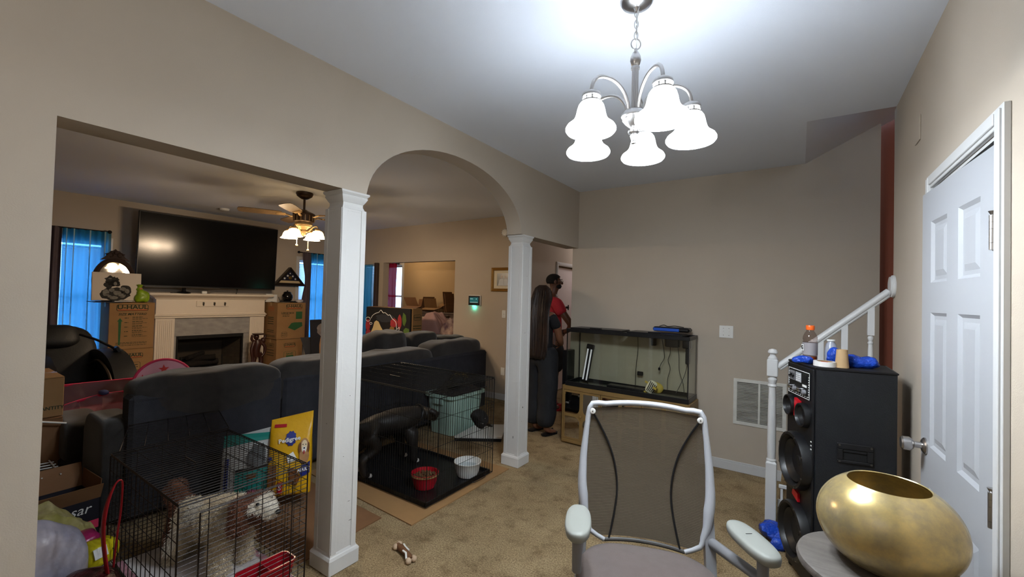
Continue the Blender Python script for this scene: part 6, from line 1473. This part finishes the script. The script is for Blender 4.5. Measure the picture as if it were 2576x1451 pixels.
# dog food bags
def bag(name, label, c, yaw, w, h, d, lean, mat, seed, twist=0.0):
    """upright food sack: pleated sides, crimped top"""
    t = thing(name, label, 'bag', c, 0); BM = T(*c) @ RZ(yaw) @ RX(lean); rs = []
    prof = [(0, 1.0, .80), (.04, 1.0, 1.0), (.25, 1.02, 1.05), (.5, 1.0, .95), (.72, .99, .66), (.86, .985, .30), (.93, .985, .06), (1.0, .985, .03)]
    for z, kw, kd in prof:
        r_ = []
        for k in range(40):
            a = 2*PI*k/40; x = w/2*kw*math.copysign(abs(math.cos(a))**.28, math.cos(a)); y = d/2*kd*math.copysign(abs(math.sin(a))**.5, math.sin(a))
            p = Vector((x, y, z*h)); nv_ = noise.noise(Vector((p.x*9+seed, p.y*3, p.z*9)))
            p += Vector((.004*nv_, .010*nv_*kd, (.012*noise.noise(Vector((x*12, seed, 0)))+twist*x if z > .9 else 0))); r_.append(p)
        rs.append(r_)
    m = MB(BM); m.rings(rs); m.build('sack', mat, t, ang=60); return t, BM
# surface offset follows the bag belly: y(front) by height
def bfront(d, v):
    ks = [(0, .80), (.04, 1.0), (.25, 1.05), (.5, .95), (.72, .66), (.86, .30), (.93, .06), (1.0, .03)]
    for (a, p), (b, q) in zip(ks, ks[1:]):
        if v <= b: return -d/2*(p+(q-p)*(v-a)/(b-a))
    return 0
def bprint(t, BM, w, h, d, name, poly, mat, off=.010):
    """flat print following the curve of the sack; poly in (u,v) of the front"""
    m = MB(BM); n = len(poly); cx_ = sum(p[0] for p in poly)/n; cz_ = sum(p[1] for p in poly)/n
    K = 5; vs = [(cx_*w, bfront(d, cz_)-off, cz_*h)]; fs = []
    dense = []
    for i in range(n):
        a, b = poly[i], poly[(i+1) % n]
        for q in range(4): dense.append((a[0]+(b[0]-a[0])*q/4, a[1]+(b[1]-a[1])*q/4))
    N = len(dense)
    for k in range(1, K+1):
        for (u, v) in dense: uu = cx_+(u-cx_)*k/K; vv = cz_+(v-cz_)*k/K; vs.append((uu*w, bfront(d, vv)-off, vv*h))
    for i in range(N): fs.append([0, 1+i, 1+(i+1) % N])
    for k in range(K-1):
        for i in range(N): a = 1+k*N+i; b = 1+k*N+(i+1) % N; fs.append([a, a+N, b+N, b])
    m.add(vs, fs); return m.build(name, mat, t, ang=60)
YB = pm('glossy yellow sack', '#d9a613', .3, var=.1, vs=9, bump=.35, bs=22); NAVY = pm('royal blue print', '#1c2a78', .4); BRP = pm('brown print', '#7a4a22', .4, var=.4, vs=24); TAN = pm('tan dog print', '#b98a5c', .4, var=.25, vs=20)
w_, h_, d_ = .275, .53, .13
yb, YM = bag('yellow_dog_food_bag', 'yellow dog food bag with blue rosette leaning on the sofa back', (-2.98, 1.655, .10), rad(54), w_, h_, d_, rad(-9), YB, 2, .18)
ros = [(.01+.135*(1 if k % 2 == 0 else .84)*math.cos(2*PI*k/20), .715+.10*(1 if k % 2 == 0 else .84)*math.sin(2*PI*k/20)) for k in range(20)]
bprint(yb, YM, w_, h_, d_, 'blue_rosette', ros, NAVY)
el = lambda cx, cy, rx, ry, n=14: [(cx+rx*math.cos(2*PI*k/n), cy+ry*math.sin(2*PI*k/n)) for k in range(n)]
CRF = pm('cream dog print', '#e6d2ae', .4)
bprint(yb, YM, w_, h_, d_, 'dog_picture', el(.345, .49, .115, .11), TAN); bprint(yb, YM, w_, h_, d_, 'dog_head', el(.335, .615, .105, .095), TAN, .0115)
for q in (el(.235, .59, .032, .065), el(.432, .59, .030, .065)): bprint(yb, YM, w_, h_, d_, 'dog_ear', q, BRP, .0125)
bprint(yb, YM, w_, h_, d_, 'dog_face', el(.335, .61, .072, .075), CRF, .0125); bprint(yb, YM, w_, h_, d_, 'dog_muzzle', el(.335, .565, .05, .038), WHITE_INK, .0135)
for q in (el(.335, .583, .02, .012, 8), el(.302, .628, .011, .009, 8), el(.368, .628, .011, .009, 8)): bprint(yb, YM, w_, h_, d_, 'dog_face_mark', q, INK_K, .015)
bprint(yb, YM, w_, h_, d_, 'dog_tongue', el(.335, .532, .02, .026, 10), PR, .0148)
bprint(yb, YM, w_, h_, d_, 'blue_band', [(.22, .33), (.49, .42), (.49, .27), (.30, .22)], NAVY, .0125)
bprint(yb, YM, w_, h_, d_, 'price_sticker', [(-.06, .50), (.08, .55), (.20, .44), (-.02, .41)], WHITE_INK, .0135)
bprint(yb, YM, w_, h_, d_, 'blue_badge', [(-.47, .50), (-.40, .51), (-.38, .46), (-.46, .45)], NAVY, .0115)
bprint(yb, YM, w_, h_, d_, 'food_picture', [(-.44, .40), (-.28, .40), (-.26, .2), (-.30, .12), (-.44, .16)], BRP, .0115); bprint(yb, YM, w_, h_, d_, 'steak_picture', [(.0, .36), (.18, .32), (.28, .22), (.20, .12), (.02, .16)], BRP, .0115); bprint(yb, YM, w_, h_, d_, 'red_label', [(-.24, .18), (-.12, .18), (-.12, .04), (-.24, .04)], RED_PL, .0115); bprint(yb, YM, w_, h_, d_, 'red_top_label', [(-.40, .90), (-.12, .90), (-.12, .86), (-.40, .86)], RED_PL, .004)
def btxt(t, BM, s, size, u, v, w, h, d, mat, off=.014, rot=0.0, sx=1.0, bold=0.0):
    sl = (bfront(d, v+.03)-bfront(d, v-.03))/(.06*h); M2 = BM @ FM((u*w, bfront(d, v)-off, v*h), (1, 0, 0), (0, sl, 1)) @ RZ(rot); return txt(s, size, M2, mat, t, bold=bold, sx=sx)
btxt(yb, YM, 'Pedigree', .040, -.02, .70, w_, h_, d_, WHITE_INK, .013, .14, 1.0, .001); btxt(yb, YM, 'ADULT', .029, .345, .315, w_, h_, d_, WHITE_INK, .0145, .16, .85, .001); btxt(yb, YM, 'S', .045, -.18, .11, w_, h_, d_, WHITE_INK, .015)
w2, h2, d2 = .29, .50, .12; TEALB = pm('teal and white sack', '#c9ced0', .3, var=.1, vs=8, bump=.3, bs=22); TEALP = pm('teal print', '#1f8f86', .35, var=.12, vs=8); GRYP = pm('grey print', '#70767a', .4, var=.5, vs=16)
tb_, TBM = bag('teal_pet_food_bag', 'white and teal pet food bag behind the low crate', (-3.16, 1.45, .03), rad(58), w2, h2, d2, rad(-4), TEALB, 6, .2)
bprint(tb_, TBM, w2, h2, d2, 'teal_top_band', [(-.48, .99), (.48, .99), (.48, .90), (.1, .88), (-.48, .84)], TEALP, .006); bprint(tb_, TBM, w2, h2, d2, 'teal_lower_panel', [(-.2, .50), (.48, .54), (.48, .16), (-.2, .16)], TEALP); bprint(tb_, TBM, w2, h2, d2, 'teal_foot_band', [(-.48, .14), (.48, .14), (.48, .02), (-.48, .02)], TEALP)
bprint(tb_, TBM, w2, h2, d2, 'cat_picture', [(.02, .58), (.0, .70), (.10, .80), (.14, .86), (.24, .83), (.34, .86), (.40, .76), (.40, .60), (.24, .54)], GRYP); bprint(tb_, TBM, w2, h2, d2, 'dark_band', [(-.2, .54), (.48, .58), (.48, .545), (-.2, .50)], INK_K, .012); bprint(tb_, TBM, w2, h2, d2, 'bowl_picture', [(.02, .46), (.24, .48), (.22, .42), (.04, .41)], BRP, .0125)
bprint(tb_, TBM, w2, h2, d2, 'side_print', [(-.42, .70), (-.34, .70), (-.34, .3), (-.42, .3)], NAVY); bprint(tb_, TBM, w2, h2, d2, 'gold_print', [(.0, .12), (.2, .12), (.2, .06), (.0, .06)], CARD, .012)
m = MB(); m.blob((-2.98, 1.42, .10), (.05, .085, .10), .6, .6, 20, 12, wob=.02, ws=14); tag(m.build('pink_treat_bag', pm('pink glossy film', '#c76aa0', .25, var=.3, vs=20), ang=60), 'pink treat bag between the teal and yellow bags', 'bag')
# mint tote with clothes, black bag, white panel beyond the tall crate
tt = thing('mint_tote', 'mint green plastic storage tote heaped with dark things beyond the tall crate', 'storage tote', (-3.27, 3.74, 0), 0); MINT = pm('mint green plastic', '#a9c9bd', .4)
tub(tt, (-3.27, 3.74), .20, .28, .0, .43, .005, MINT, .84, 'bin', .05)
m = MB(); m.rings([rrect(-3.27, 3.74, .215, .295, .055, .40), rrect(-3.27, 3.74, .22, .30, .055, .405), rrect(-3.27, 3.74, .22, .30, .055, .435), rrect(-3.27, 3.74, .196, .276, .05, .435)], True, False); m.build('rim', MINT, tt)
for s in (-1, 1): m = MB(); m.box((-3.27-.07, 3.74+s*.275, .33), (-3.27+.07, 3.74+s*.295, .39), .006); m.build('handle', MINT, tt)
for k in range(5): m = MB(); m.box((-3.075, 3.56+k*.085, .08), (-3.067, 3.575+k*.085, .37), .003); m.build('rib', MINT, tt)
heap('dark_clothes', 'dark patterned clothes heaped on the mint tote', (-3.45, 3.49, .435), (-3.09, 3.99, .52), lambda u, v: .3+.7*math.exp(-((v-.65)/.33)**2), pm('dark patterned cloth', '#141316', .8, col2='#2a2420', vs=12), 5, 'clothes')
rnd = random.Random(12)
hd_ = thing('beaded_hat', 'black cap with gold and red beads on top of the mint tote', 'hat', (-3.28, 3.78, .52))
m = MB(); m.blob((-3.28, 3.80, .55), (.10, .13, .07), .8, .9, 24, 12); m.blob((-3.20, 3.68, .525), (.10, .12, .014), .9, .9, 20, 8); m.build('crown', BLACK_MT, hd_)
m = MB()
for _ in range(60):
    a, q = rnd.uniform(0, 2*PI), rnd.uniform(.3, 1); m.blob((-3.28+.10*q*math.cos(a), 3.80+.13*q*math.sin(a), .552+.07*math.sqrt(max(0, 1-q*q))+.003), (.006, .006, .006), nu=6, nv=4)
o = m.build('beads', pm('gold beads', '#8d7d36', .3, metal=.6), hd_); o['kind'] = 'stuff'
bb = thing('dark_hat', 'black crumpled cap hanging on the far side of the tall crate', 'hat', (-2.375, 3.045, .36)); m = MB(T(-2.375, 3.046, .43) @ RX(.6)); m.blob((0, 0, 0), (.06, .062, .082), .75, .8, 24, 14, wob=.03, ws=14); m.build('crown', BLACK_MT, bb)
m = MB(T(-2.35, 3.10, .375) @ RX(-.5)); m.blob((0, .02, 0), (.055, .075, .009), .9, .9, 20, 8); m.build('brim', BLACK_MT, bb)
for k in range(4): m = MB(T(-2.318, 3.02+.016*k, .40+.018*(k % 3))); m.blob((0, 0, 0), (.006, .008, .006), nu=8, nv=6); m.build('silver_stud', CHROME, bb)
wpn = thing('white_board', 'white flat board with black edge lying beyond the tall crate', 'panel', (-2.87, 3.78, 0)); m = MB(); m.prism([(-2.99, 3.41), (-2.58, 3.70), (-2.80, 4.10), (-3.08, 3.90)], .034, .05); m.build('top', WHITE_PL, wpn, smooth=False)
m = MB(); m.prism([(-2.985, 3.418), (-2.588, 3.70), (-2.805, 4.09), (-3.07, 3.89)], .0, .034); m.build('black_edge', BLACK_MT, wpn, smooth=False)

# ---- heap at the lower left
sb = thing('printed_dark_box', 'dark printed box with open cardboard flaps at lower left', 'box', (-3.63, .625, 0)); DKB = pm('dark navy carton', '#15141f', .5)
SBM = T(-3.63, .625, 0) @ RZ(rad(4)); m = MB(SBM); th = .006
for lo, hi in (((-.15, -.145, 0), (.15, .145, th)), ((.144, -.145, 0), (.15, .145, .255)), ((-.15, -.145, 0), (-.144, .145, .255)), ((-.15, -.145, 0), (.15, -.139, .255)), ((-.15, .139, 0), (.15, .145, .255))): m.box(lo, hi)
m.build('body', DKB, sb, smooth=False)
for M2, a, b in ((SBM @ T(.147, 0, .255) @ RY(rad(-65)), (0, -.145), (.10, .145)), (SBM @ T(-.147, 0, .255) @ RY(rad(70)), (-.145, -.145), (0, .145)), (SBM @ T(0, .142, .255) @ RX(rad(88)), (-.15, 0), (.15, .11)), (SBM @ T(0, -.142, .255) @ RX(rad(-50)), (-.15, -.1), (.15, 0))):
    m = MB(M2); m.box((*a, -.002), (*b, .002)); m.build('flap', CARD_D, sb, smooth=False)
txt('Cesar', .078, SBM @ FM((.1505, .012, .205), (0, 1, 0), (0, 0, 1)), WHITE_INK, sb, shear=.25, sx=.95); m = MB(SBM @ FM((.1504, .11, .10), (0, 1, 0), (0, 0, 1))); m.box((-.02, -.02, 0), (.03, .03, .0008)); m.build('printed_patch', PINKD, sb, smooth=False)
YCL = pm('mustard cloth', '#8f8b3a', .9, var=.3, vs=8, bump=.3, bs=60, col2='#b9ad86')
heap('yellow_cloth', 'rumpled mustard yellow cloth in front of the dark printed box', (-3.46, .37, .0), (-3.12, .765, .33), lambda u, v: 1.0-.62*max(0, (v-.45)/.55), YCL, 13, 'cloth')
m = MB(T(-2.98, .455, .18)); m.blob((0, 0, 0), (.14, .15, .21), .9, .9, 30, 18, wob=.05, ws=7); tag(m.build('white_plastic_bag', pm('white plastic film', '#bdb4b8', .35, col2='#8f90a6', vs=7, bump=.4, bs=24), ang=60), 'bulging white plastic bag beside the left jamb', 'bag')
yp = thing('yellow_package', 'shiny yellow package with barcode patch behind the red strap', 'package', (-3.0, .672, .09)); m = MB(T(-3.00, .672, .15) @ RZ(.4)); m.blob((0, 0, 0), (.06, .07, .06), .6, .6, 22, 12, wob=.015, ws=18); m.build('wrapper', pm('shiny yellow film', '#c9bb1a', .2, bump=.4, bs=30), yp, ang=60)
m = MB(T(-2.955, .66, .165) @ RZ(.4) @ RY(rad(70))); m.box((-.025, -.03, .018), (.025, .03, .021)); m.build('barcode_patch', WHITE_INK, yp)
m = MB(T(-3.12, .63, .19)); m.blob((0, 0, 0), (.07, .06, .035), .7, .7, 20, 10, wob=.02, ws=16); tag(m.build('pink_package', pm('magenta film', '#a31f5e', .3, bump=.3, bs=30), ang=60), 'magenta package under the yellow cloth', 'package')
m = MB(); m.box((-3.12, .60, 0), (-2.90, .712, .10), .01); tag(m.build('cloth_bundle', pm('grey mauve bundle', '#4a3f45', .9), ang=60), 'dark bundle under the yellow package', 'bundle')
rh = thing('red_handbag', 'dark sequined bag with a tall red strap beside the low crate', 'handbag', (-2.62, .58, 0)); REDL = pm('red strap leather', '#9c1a22', .45)
m = MB(T(-2.64, .575, .11)); m.blob((0, 0, 0), (.16, .10, .115), .7, .7, 28, 16, wob=.02, ws=9); m.build('body', pm('dark sequins', '#20191a', .3, metal=.4, col2='#5a1d22', vs=22, bump=.5, bs=70), rh, ang=60)
spt = smooth_path([(-2.62, .622, .20), (-2.62, .605, .33), (-2.62, .599, .42), (-2.62, .603, .494), (-2.62, .616, .561), (-2.62, .634, .612), (-2.62, .650, .627), (-2.625, .660, .609), (-2.63, .662, .544), (-2.635, .660, .453), (-2.64, .654, .372), (-2.64, .645, .22)], 4)
spr = [.019 if k < 12 else .019-.011*(k-12)/8 if k < 20 else .007 for k in range(len(spt))]
m = MB(); m.tube(spt, spr, 8, flat=.4); m.build('strap', REDL, rh)
m = MB()
for k, (x, y, z) in enumerate(((-2.55, .60, .17), (-2.70, .63, .20), (-2.56, .64, .14))): m.blob((x, y, z), (.012, .012, .018), nu=10, nv=6)
m.build('buckle', CHROME, rh)
m = MB(); m.box((-4.15, .35, .0), (-3.98, .62, .34), .004); tag(m.build('dark_crate', BLACK_MT), 'dark low crate in the shadow by the left jamb', 'crate')
wb = thing('white_wire_basket', 'white wire grid basket half hidden at the left jamb', 'basket', (-3.95, .58, .34)); m = MB()
for k in range(6): wire(m, (-4.12+.06*k, .40, .36), (-4.12+.06*k, .68, .345), .004)
for k in range(4): wire(m, (-4.14, .42+.08*k, .357), (-3.80, .42+.08*k, .352), .004)
m.build('grid', WHITE_PL, wb)
m = MB(); m.tube([(-4.1, .38, .70), (-4.15, .735, .585)], .006, 6); m.box((0, 0, 0), (0, 0, 0)) if False else None
tag(m.build('white_rod', WHITE_PL), 'thin white rod slanting past the cardboard box by the left jamb', 'rod')
# ================================================================ PEOPLE
SKIN = pm('dark brown skin', '#5a3a2b', .5, var=.08, vs=14); SKIN2 = pm('brown skin', '#7a5039', .5, var=.08, vs=14)
def person(name, label, loc, rz, hgt, skinm, arms, legs, head_turn=0.0):
    """local frame: faces +Y, x to the figure's right. arms/legs: lists of joints"""
    s = hgt/1.75; t = thing(name, label, 'person', loc, rz)
    V = [(0, 0, .95), (0, 0, 1.10), (0, .005, 1.27), (0, -.01, 1.40), (0, -.012, 1.49), (0, .005, 1.55), (0, .015, 1.60), (0, .012, 1.66), (0, .0, 1.705)]
    E_ = [(i, i+1) for i in range(8)]; R_ = [(.105, .085), (.115, .09), (.15, .105), (.12, .085), (.055, .058), (.052, .058), (.062, .078), (.074, .094), (.062, .078)]
    def chain(att, pts, rs):
        p = att
        for q, r in zip(pts, rs): V.append(q); R_.append(r); E_.append((p, len(V)-1)); p = len(V)-1
        return p
    for sd, pts in arms.items(): chain(3, pts, [.062, .048, .046, .034, .028, (.020, .036)])
    for sd, pts in legs.items(): chain(0, pts, [.068, .066, .055, .052, .040, (.036, .04), (.030, .04), (.02, .036)])
    sc = lambda v: v*s
    mb = skin('body', V, E_, R_, None, None, 2, 0, sc)
    # fingers: five bent chains rooted in each palm
    for sd, pts in arms.items():
        w, pl = Vector(pts[4]), Vector(pts[5]); dr = (pl-w).normalized(); side = dr.cross(Vector((0, 1, 0))); side = side.normalized() if side.length > .2 else Vector((1, 0, 0)); cu = dr.cross(side).normalized()
        for k, ln in enumerate((.062, .075, .080, .072, .056)):
            if k == 0: b = w.lerp(pl, .35)+side*.026; d0 = (dr*.7+side*.6+cu*.3).normalized()
            else: b = pl+side*(.028-.018*(k-1))-dr*.012; d0 = dr
            q1 = b+d0*ln*.45; q2 = q1+(d0+cu*.35).normalized()*ln*.33; q3 = q2+(d0+cu*.8).normalized()*ln*.25
            f = MB(); f.tube([b*s, q1*s, q2*s, q3*s], [.0095*s, .0088*s, .008*s, .006*s], 8); mb.add(f.v, f.f)
    mb.build('body', skinm, t, ang=180, local=True)
    return t, s
def headbits(t, s, hair=None):
    L_ = lambda p: tuple(Vector(p)*s)
    for sd in (-1, 1):
        m = MB(); m.blob(L_((sd*.030, .096, 1.655)), (.013*s, .008*s, .008*s), nu=10, nv=8); m.build('eye', WHITE_PL, t, local=True)
        m = MB(); m.tube([L_((sd*.012, .100, 1.676)), L_((sd*.032, .100, 1.681)), L_((sd*.05, .088, 1.675))], .0035*s, 6); m.build('eyebrow', BLACK_MT, t, local=True)
        m = MB(); m.blob(L_((sd*.079, -.002, 1.645)), (.010*s, .020*s, .032*s), nu=12, nv=8); m.build('ear', t.get('_skin') or SKIN, t, local=True)
    m = MB(); m.rings([[L_((x, y, z)) for x, y, z in r] for r in ([(-.008, .098, 1.66), (.008, .098, 1.66), (.006, .106, 1.66), (-.006, .106, 1.66)], [(-.016, .094, 1.622), (.016, .094, 1.622), (.009, .122, 1.624), (-.009, .122, 1.624)], [(-.014, .094, 1.612), (.014, .094, 1.612), (.008, .114, 1.612), (-.008, .114, 1.612)])]); m.build('nose', SKIN, t, local=True)
    m = MB(); m.blob(L_((0, .094, 1.592)), (.024*s, .010*s, .008*s), nu=12, nv=6); plabel(m.build('mouth', pm('lips', '#6b3a34', .4) if 'lips' not in MATS else MATS['lips'], t, local=True), 'darker lips')
def cloth_skin(name, V, E_, R_, mat, t, s, wob=.006, ws=9, label=None):
    o = skin(name, V, E_, R_, mat, t, 2, 0, lambda v: (v+Vector((noise.noise(v*ws), noise.noise(v*ws+Vector((9, 0, 0))), 0))*wob)*s, local=True)
    if label: plabel(o, label)
    return o
# --- woman, seen from behind
wl = {-1: [(-.078, 0, .88), (-.078, .005, .70), (-.085, .01, .50), (-.085, -.005, .40), (-.078, -.02, .14), (-.078, -.02, .07), (-.085, .05, .04), (-.11, .12, .025)],
      1: [(.078, 0, .88), (.078, .005, .70), (.085, .01, .50), (.085, -.005, .40), (.11, -.02, .14), (.11, -.02, .07), (.12, .05, .04), (.13, .12, .025)]}
wa = {-1: [(-.165, -.01, 1.385), (-.215, -.02, 1.22), (-.235, -.02, 1.10), (-.225, .06, .97), (-.215, .10, .88), (-.21, .12, .83)],
      1: [(.165, -.01, 1.385), (.19, .05, 1.24), (.185, .10, 1.12), (.13, .19, 1.06), (.07, .24, 1.05), (.035, .255, 1.05)]}
wm, s = person('person', 'person with very long brown hair in black trousers seen from behind the far column', (-2.42, 4.23, 0), -.25, 1.67, SKIN2, wa, wl)
wm['_skin'] = 0; del wm['_skin']
headbits(wm, s)
BLK = pm('black cloth', '#121114', .9, var=.2, vs=20, bump=.2, bs=60); GRYB = pm('charcoal trousers', '#1b1c20', .8, var=.25, vs=10, bump=.3, bs=30)
tv_ = [(0, 0, .88), (0, 0, 1.10), (0, .005, 1.27), (0, -.01, 1.40), (0, -.012, 1.45)]
cloth_skin('top', tv_+[(-.165, -.01, 1.385), (-.21, -.02, 1.24), (.165, -.01, 1.385), (.19, .045, 1.24)], [(0, 1), (1, 2), (2, 3), (3, 4), (3, 5), (5, 6), (3, 7), (7, 8)], [(.160, .125), (.145, .115), (.165, .12), (.13, .098), .072, .072, .064, .072, .064], BLK, wm, s)
cloth_skin('trousers', [(0, 0, 1.09), (0, 0, .92)]+[p for sd in (-1, 1) for p in ((sd*.105, 0, .86), (sd*.098, .005, .62), (sd*.10, 0, .40), (sd*.10, -.015, .16), (sd*.10, -.015, .085))], [(0, 1), (1, 2), (2, 3), (3, 4), (4, 5), (5, 6), (1, 7), (7, 8), (8, 9), (9, 10), (10, 11)], [(.185, .16), (.20, .175), (.15, .165), (.115, .13), (.115, .125), (.115, .125), (.08, .09), (.15, .165), (.115, .13), (.115, .125), (.115, .125), (.08, .09)], GRYB, wm, s, .016, 7, 'baggy charcoal trousers')
HAIR = pm('long dark brown hair', '#1a110c', .5, col2='#2f2018', vs=9, stretch=(14, 14, .6))
def hair_long(t, s):
    m = MB(); rs = []; N = 64
    for k in range(37):
        v = (k/36)**1.6; z = 1.755-.855*v
        wd = .094 if v < .06 else .094+.085*min(1, (v-.06)/.35)-.03*max(0, (v-.8)/.2); dp = .11 if v < .2 else .11-.045*min(1, (v-.2)/.2)
        if v < .12: q = math.sqrt(max(0, 1-((.12-v)/.125)**2)); wd *= q; dp *= q
        cy_ = -.01 if v < .15 else -.01-.10*min(1, (v-.15)/.25)
        ring_ = []
        for j in range(N):
            a = 2*PI*j/N; y = math.sin(a)
            g_ = 1+.05*math.sin(11*a+2*v)+.04*math.sin(23*a+5*v)+.05*noise.noise(Vector((math.cos(a)*3, v*5, y*3)))
            py = cy_+dp*y*g_
            if y > .35 and v < .30: py = min(py, .045)
            ring_.append(Vector((wd*math.cos(a)*g_, py, z+(.05*noise.noise(Vector((j*.9, 1, 2))) if k == 36 else 0)))*s)
        rs.append(ring_)
    m.rings(rs); o = m.build('hair', HAIR, t, ang=180, local=True)
    rnd = random.Random(8); m = MB()
    for _ in range(150):
        a = rnd.uniform(PI*.95, PI*2.05); pts = []
        l = rnd.uniform(.55, .93); ph = rnd.uniform(0, 6)
        for k in range(8):
            v = .004+(l+.06)*(k/7)**1.5; wd = .094+.085*min(1, max(0, v-.06)/.35); dp = .11 if v < .2 else .11-.045*min(1, (v-.2)/.2); cy_ = -.01 if v < .15 else -.01-.10*min(1, (v-.15)/.25)
            wd *= math.sqrt(max(.05, 1-((.12-v)/.125)**2)) if v < .12 else 1; dp *= math.sqrt(max(.05, 1-((.12-v)/.125)**2)) if v < .12 else 1
            pts.append(Vector((1.04*wd*math.cos(a)+.008*math.sin(ph+k), cy_+1.07*dp*math.sin(a), 1.755-.855*v))*s)
        m.tube(pts, [.0042]*6+[.003, .001], 4)
    o2 = m.build('hair_strands', pm('brown hair strands', '#3c281c', .5, col2='#1f140e', vs=5), t, local=True); o2['kind'] = 'stuff'
hair_long(wm, s)
for sd in (-1, 1):
    m = MB(); x = sd*.112; m.rings([[Vector((x+dx*w, .035+dy, z))*s for dx, dy in ((-.036, -.10), (0, -.115), (.036, -.10), (.044, .0), (.046, .09), (.02, .125), (-.02, .125), (-.046, .09), (-.044, 0))] for w, z in ((1, 0), (1.02, .008), (1, .02))]); sn = m.build('sandal', BLACK_PL, wm, local=True)
    m = MB(); m.tube([Vector((x-.042, .07, .02))*s, Vector((x, .085, .062))*s, Vector((x+.042, .07, .02))*s], .008, 6, flat=1.8); m.build('sandal_strap', BLACK_PL, sn, local=True)
# --- man beyond her, in profile
ml = {-1: [(-.10, 0, .88), (-.10, .01, .70), (-.105, .02, .50), (-.105, .0, .40), (-.105, -.03, .14), (-.105, -.03, .07), (-.11, .05, .04), (-.115, .13, .025)],
      1: [(.10, 0, .88), (.11, .01, .70), (.115, .02, .50), (.115, .0, .40), (.115, -.03, .14), (.115, -.03, .07), (.125, .05, .04), (.13, .13, .025)]}
ma = {-1: [(-.19, -.01, 1.385), (-.235, -.02, 1.22), (-.25, -.03, 1.10), (-.22, .05, .98), (-.20, .10, .90), (-.19, .12, .85)],
      1: [(.19, -.01, 1.385), (.25, .07, 1.24), (.275, .17, 1.10), (.21, .15, 1.03), (.12, .13, 1.0), (.08, .125, .995)]}
mn, s2 = person('person', 'bearded person in red shirt and black shorts standing in the hall doorway', (-2.85, 5.27, 0), -.85, 1.87, SKIN, ma, ml)
headbits(mn, s2)
REDS = pm('red shirt cloth', '#a8202f', .85, var=.15, vs=10, bump=.15, bs=50)
cloth_skin('shirt', [(0, 0, .94), (0, 0, 1.10), (0, .005, 1.27), (0, -.01, 1.405), (0, -.012, 1.46), (-.19, -.01, 1.39), (-.24, -.015, 1.20), (.19, -.01, 1.39), (.252, .07, 1.22)], [(0, 1), (1, 2), (2, 3), (3, 4), (3, 5), (5, 6), (3, 7), (7, 8)], [(.165, .13), (.155, .12), (.175, .125), (.145, .105), .075, .085, .075, .085, .075], REDS, mn, s2, .01, 8)
cloth_skin('shorts', [(0, 0, .99), (0, 0, .92)]+[p for sd in (-1, 1) for p in ((sd*.105, 0, .84), (sd*.12, .005, .66), (sd*.13, .01, .46))], [(0, 1), (1, 2), (2, 3), (3, 4), (1, 5), (5, 6), (6, 7)], [(.155, .125), (.17, .145), (.125, .14), (.135, .15), (.12, .135), (.125, .14), (.135, .15), (.12, .135)], BLK, mn, s2, .02, 6, 'baggy black shorts')
m = MB(); rs = []
for k in range(9):
    v = k/8; a = -.55+(PI/2+.55)*v; rs.append([Vector((.0845*math.cos(a)*math.cos(t)*1.02, -.006+(.104*math.cos(a)*math.sin(t) if math.sin(t) < .35 or a > .25 else .034), 1.665+.087*math.sin(a)))*s2 for t in [2*PI*j/28 for j in range(28)]])
m.rings(rs); m.build('hair', pm('short black hair', '#0b0a0a', .9, bump=.5, bs=200), mn, ang=180, local=True)
m = MB(); m.blob((0, .046*s2, 1.586*s2), (.061*s2, .052*s2, .036*s2), .9, .9, 24, 14, wob=.004, ws=40); m.build('beard', MATS['short black hair'], mn, ang=180, local=True)
m = MB()
for sd in (-1, 1): m.tube([Vector((sd*.082, -.0, 1.655))*s2, Vector((sd*.06, .09, 1.655))*s2], .003, 5); m.tube([Vector((sd*.035+.026*math.cos(t), .104, 1.653+.02*math.sin(t)))*s2 for t in [2*PI*k/16 for k in range(16)]], .003, 5, True)
m.build('glasses', CHROME, mn, local=True)
for sd in (-1, 1):
    x = sd*.118; m = MB(); m.rings([[Vector((x+dx*w, .04+dy, z))*s2 for dx, dy in ((-.04, -.10), (0, -.12), (.04, -.10), (.048, .0), (.05, .10), (.02, .135), (-.02, .135), (-.05, .10), (-.048, 0))] for w, z in ((1, 0), (1.02, .01), (1, .022))]); sl = m.build('slide_sandal', RED_PL, mn, local=True)
    m = MB(); m.tube([Vector((x-.048, .075, .02))*s2, Vector((x-.02, .08, .07))*s2, Vector((x+.02, .08, .07))*s2, Vector((x+.048, .075, .02))*s2], .010, 6, flat=2.6); m.build('slide_strap', RED_PL, sl, local=True)

# ---- hall door beyond them
casing('trim_5', -3.25, 6.12, 6.92, 2.06, 'x', 1)
hd2 = bpy.data.objects.new('door_2', None); COL.objects.link(hd2); hd2.location = (-3.32, 6.14, .01); FR['door_2'] = T(-3.32, 6.14, .01); struct(hd2, 'pale door standing open in the hall')
m = MB(); m.box((-3.335, 6.14, .01), (-3.30, 6.90, 2.04), .003); m.build('slab', pm('pinkish white paint', '#d8cccb', .5), hd2)
m = MB(); m.cyl((-3.30, 6.55, 1.36-.36), (-3.26, 6.55, 1.0), .012, n=10); m.box((-3.27, 6.44, .985), (-3.255, 6.57, 1.012), .004); m.build('lever_handle', BLACK_PL, hd2)
m = MB(); m.box((-3.262, 6.53, 1.33), (-3.25, 6.56, 1.42), .004); m.cyl((-3.30, 6.545, 1.375), (-3.25, 6.545, 1.375), .02, n=14); m.build('deadbolt', BLACK_PL, hd2)
texts_to_mesh()
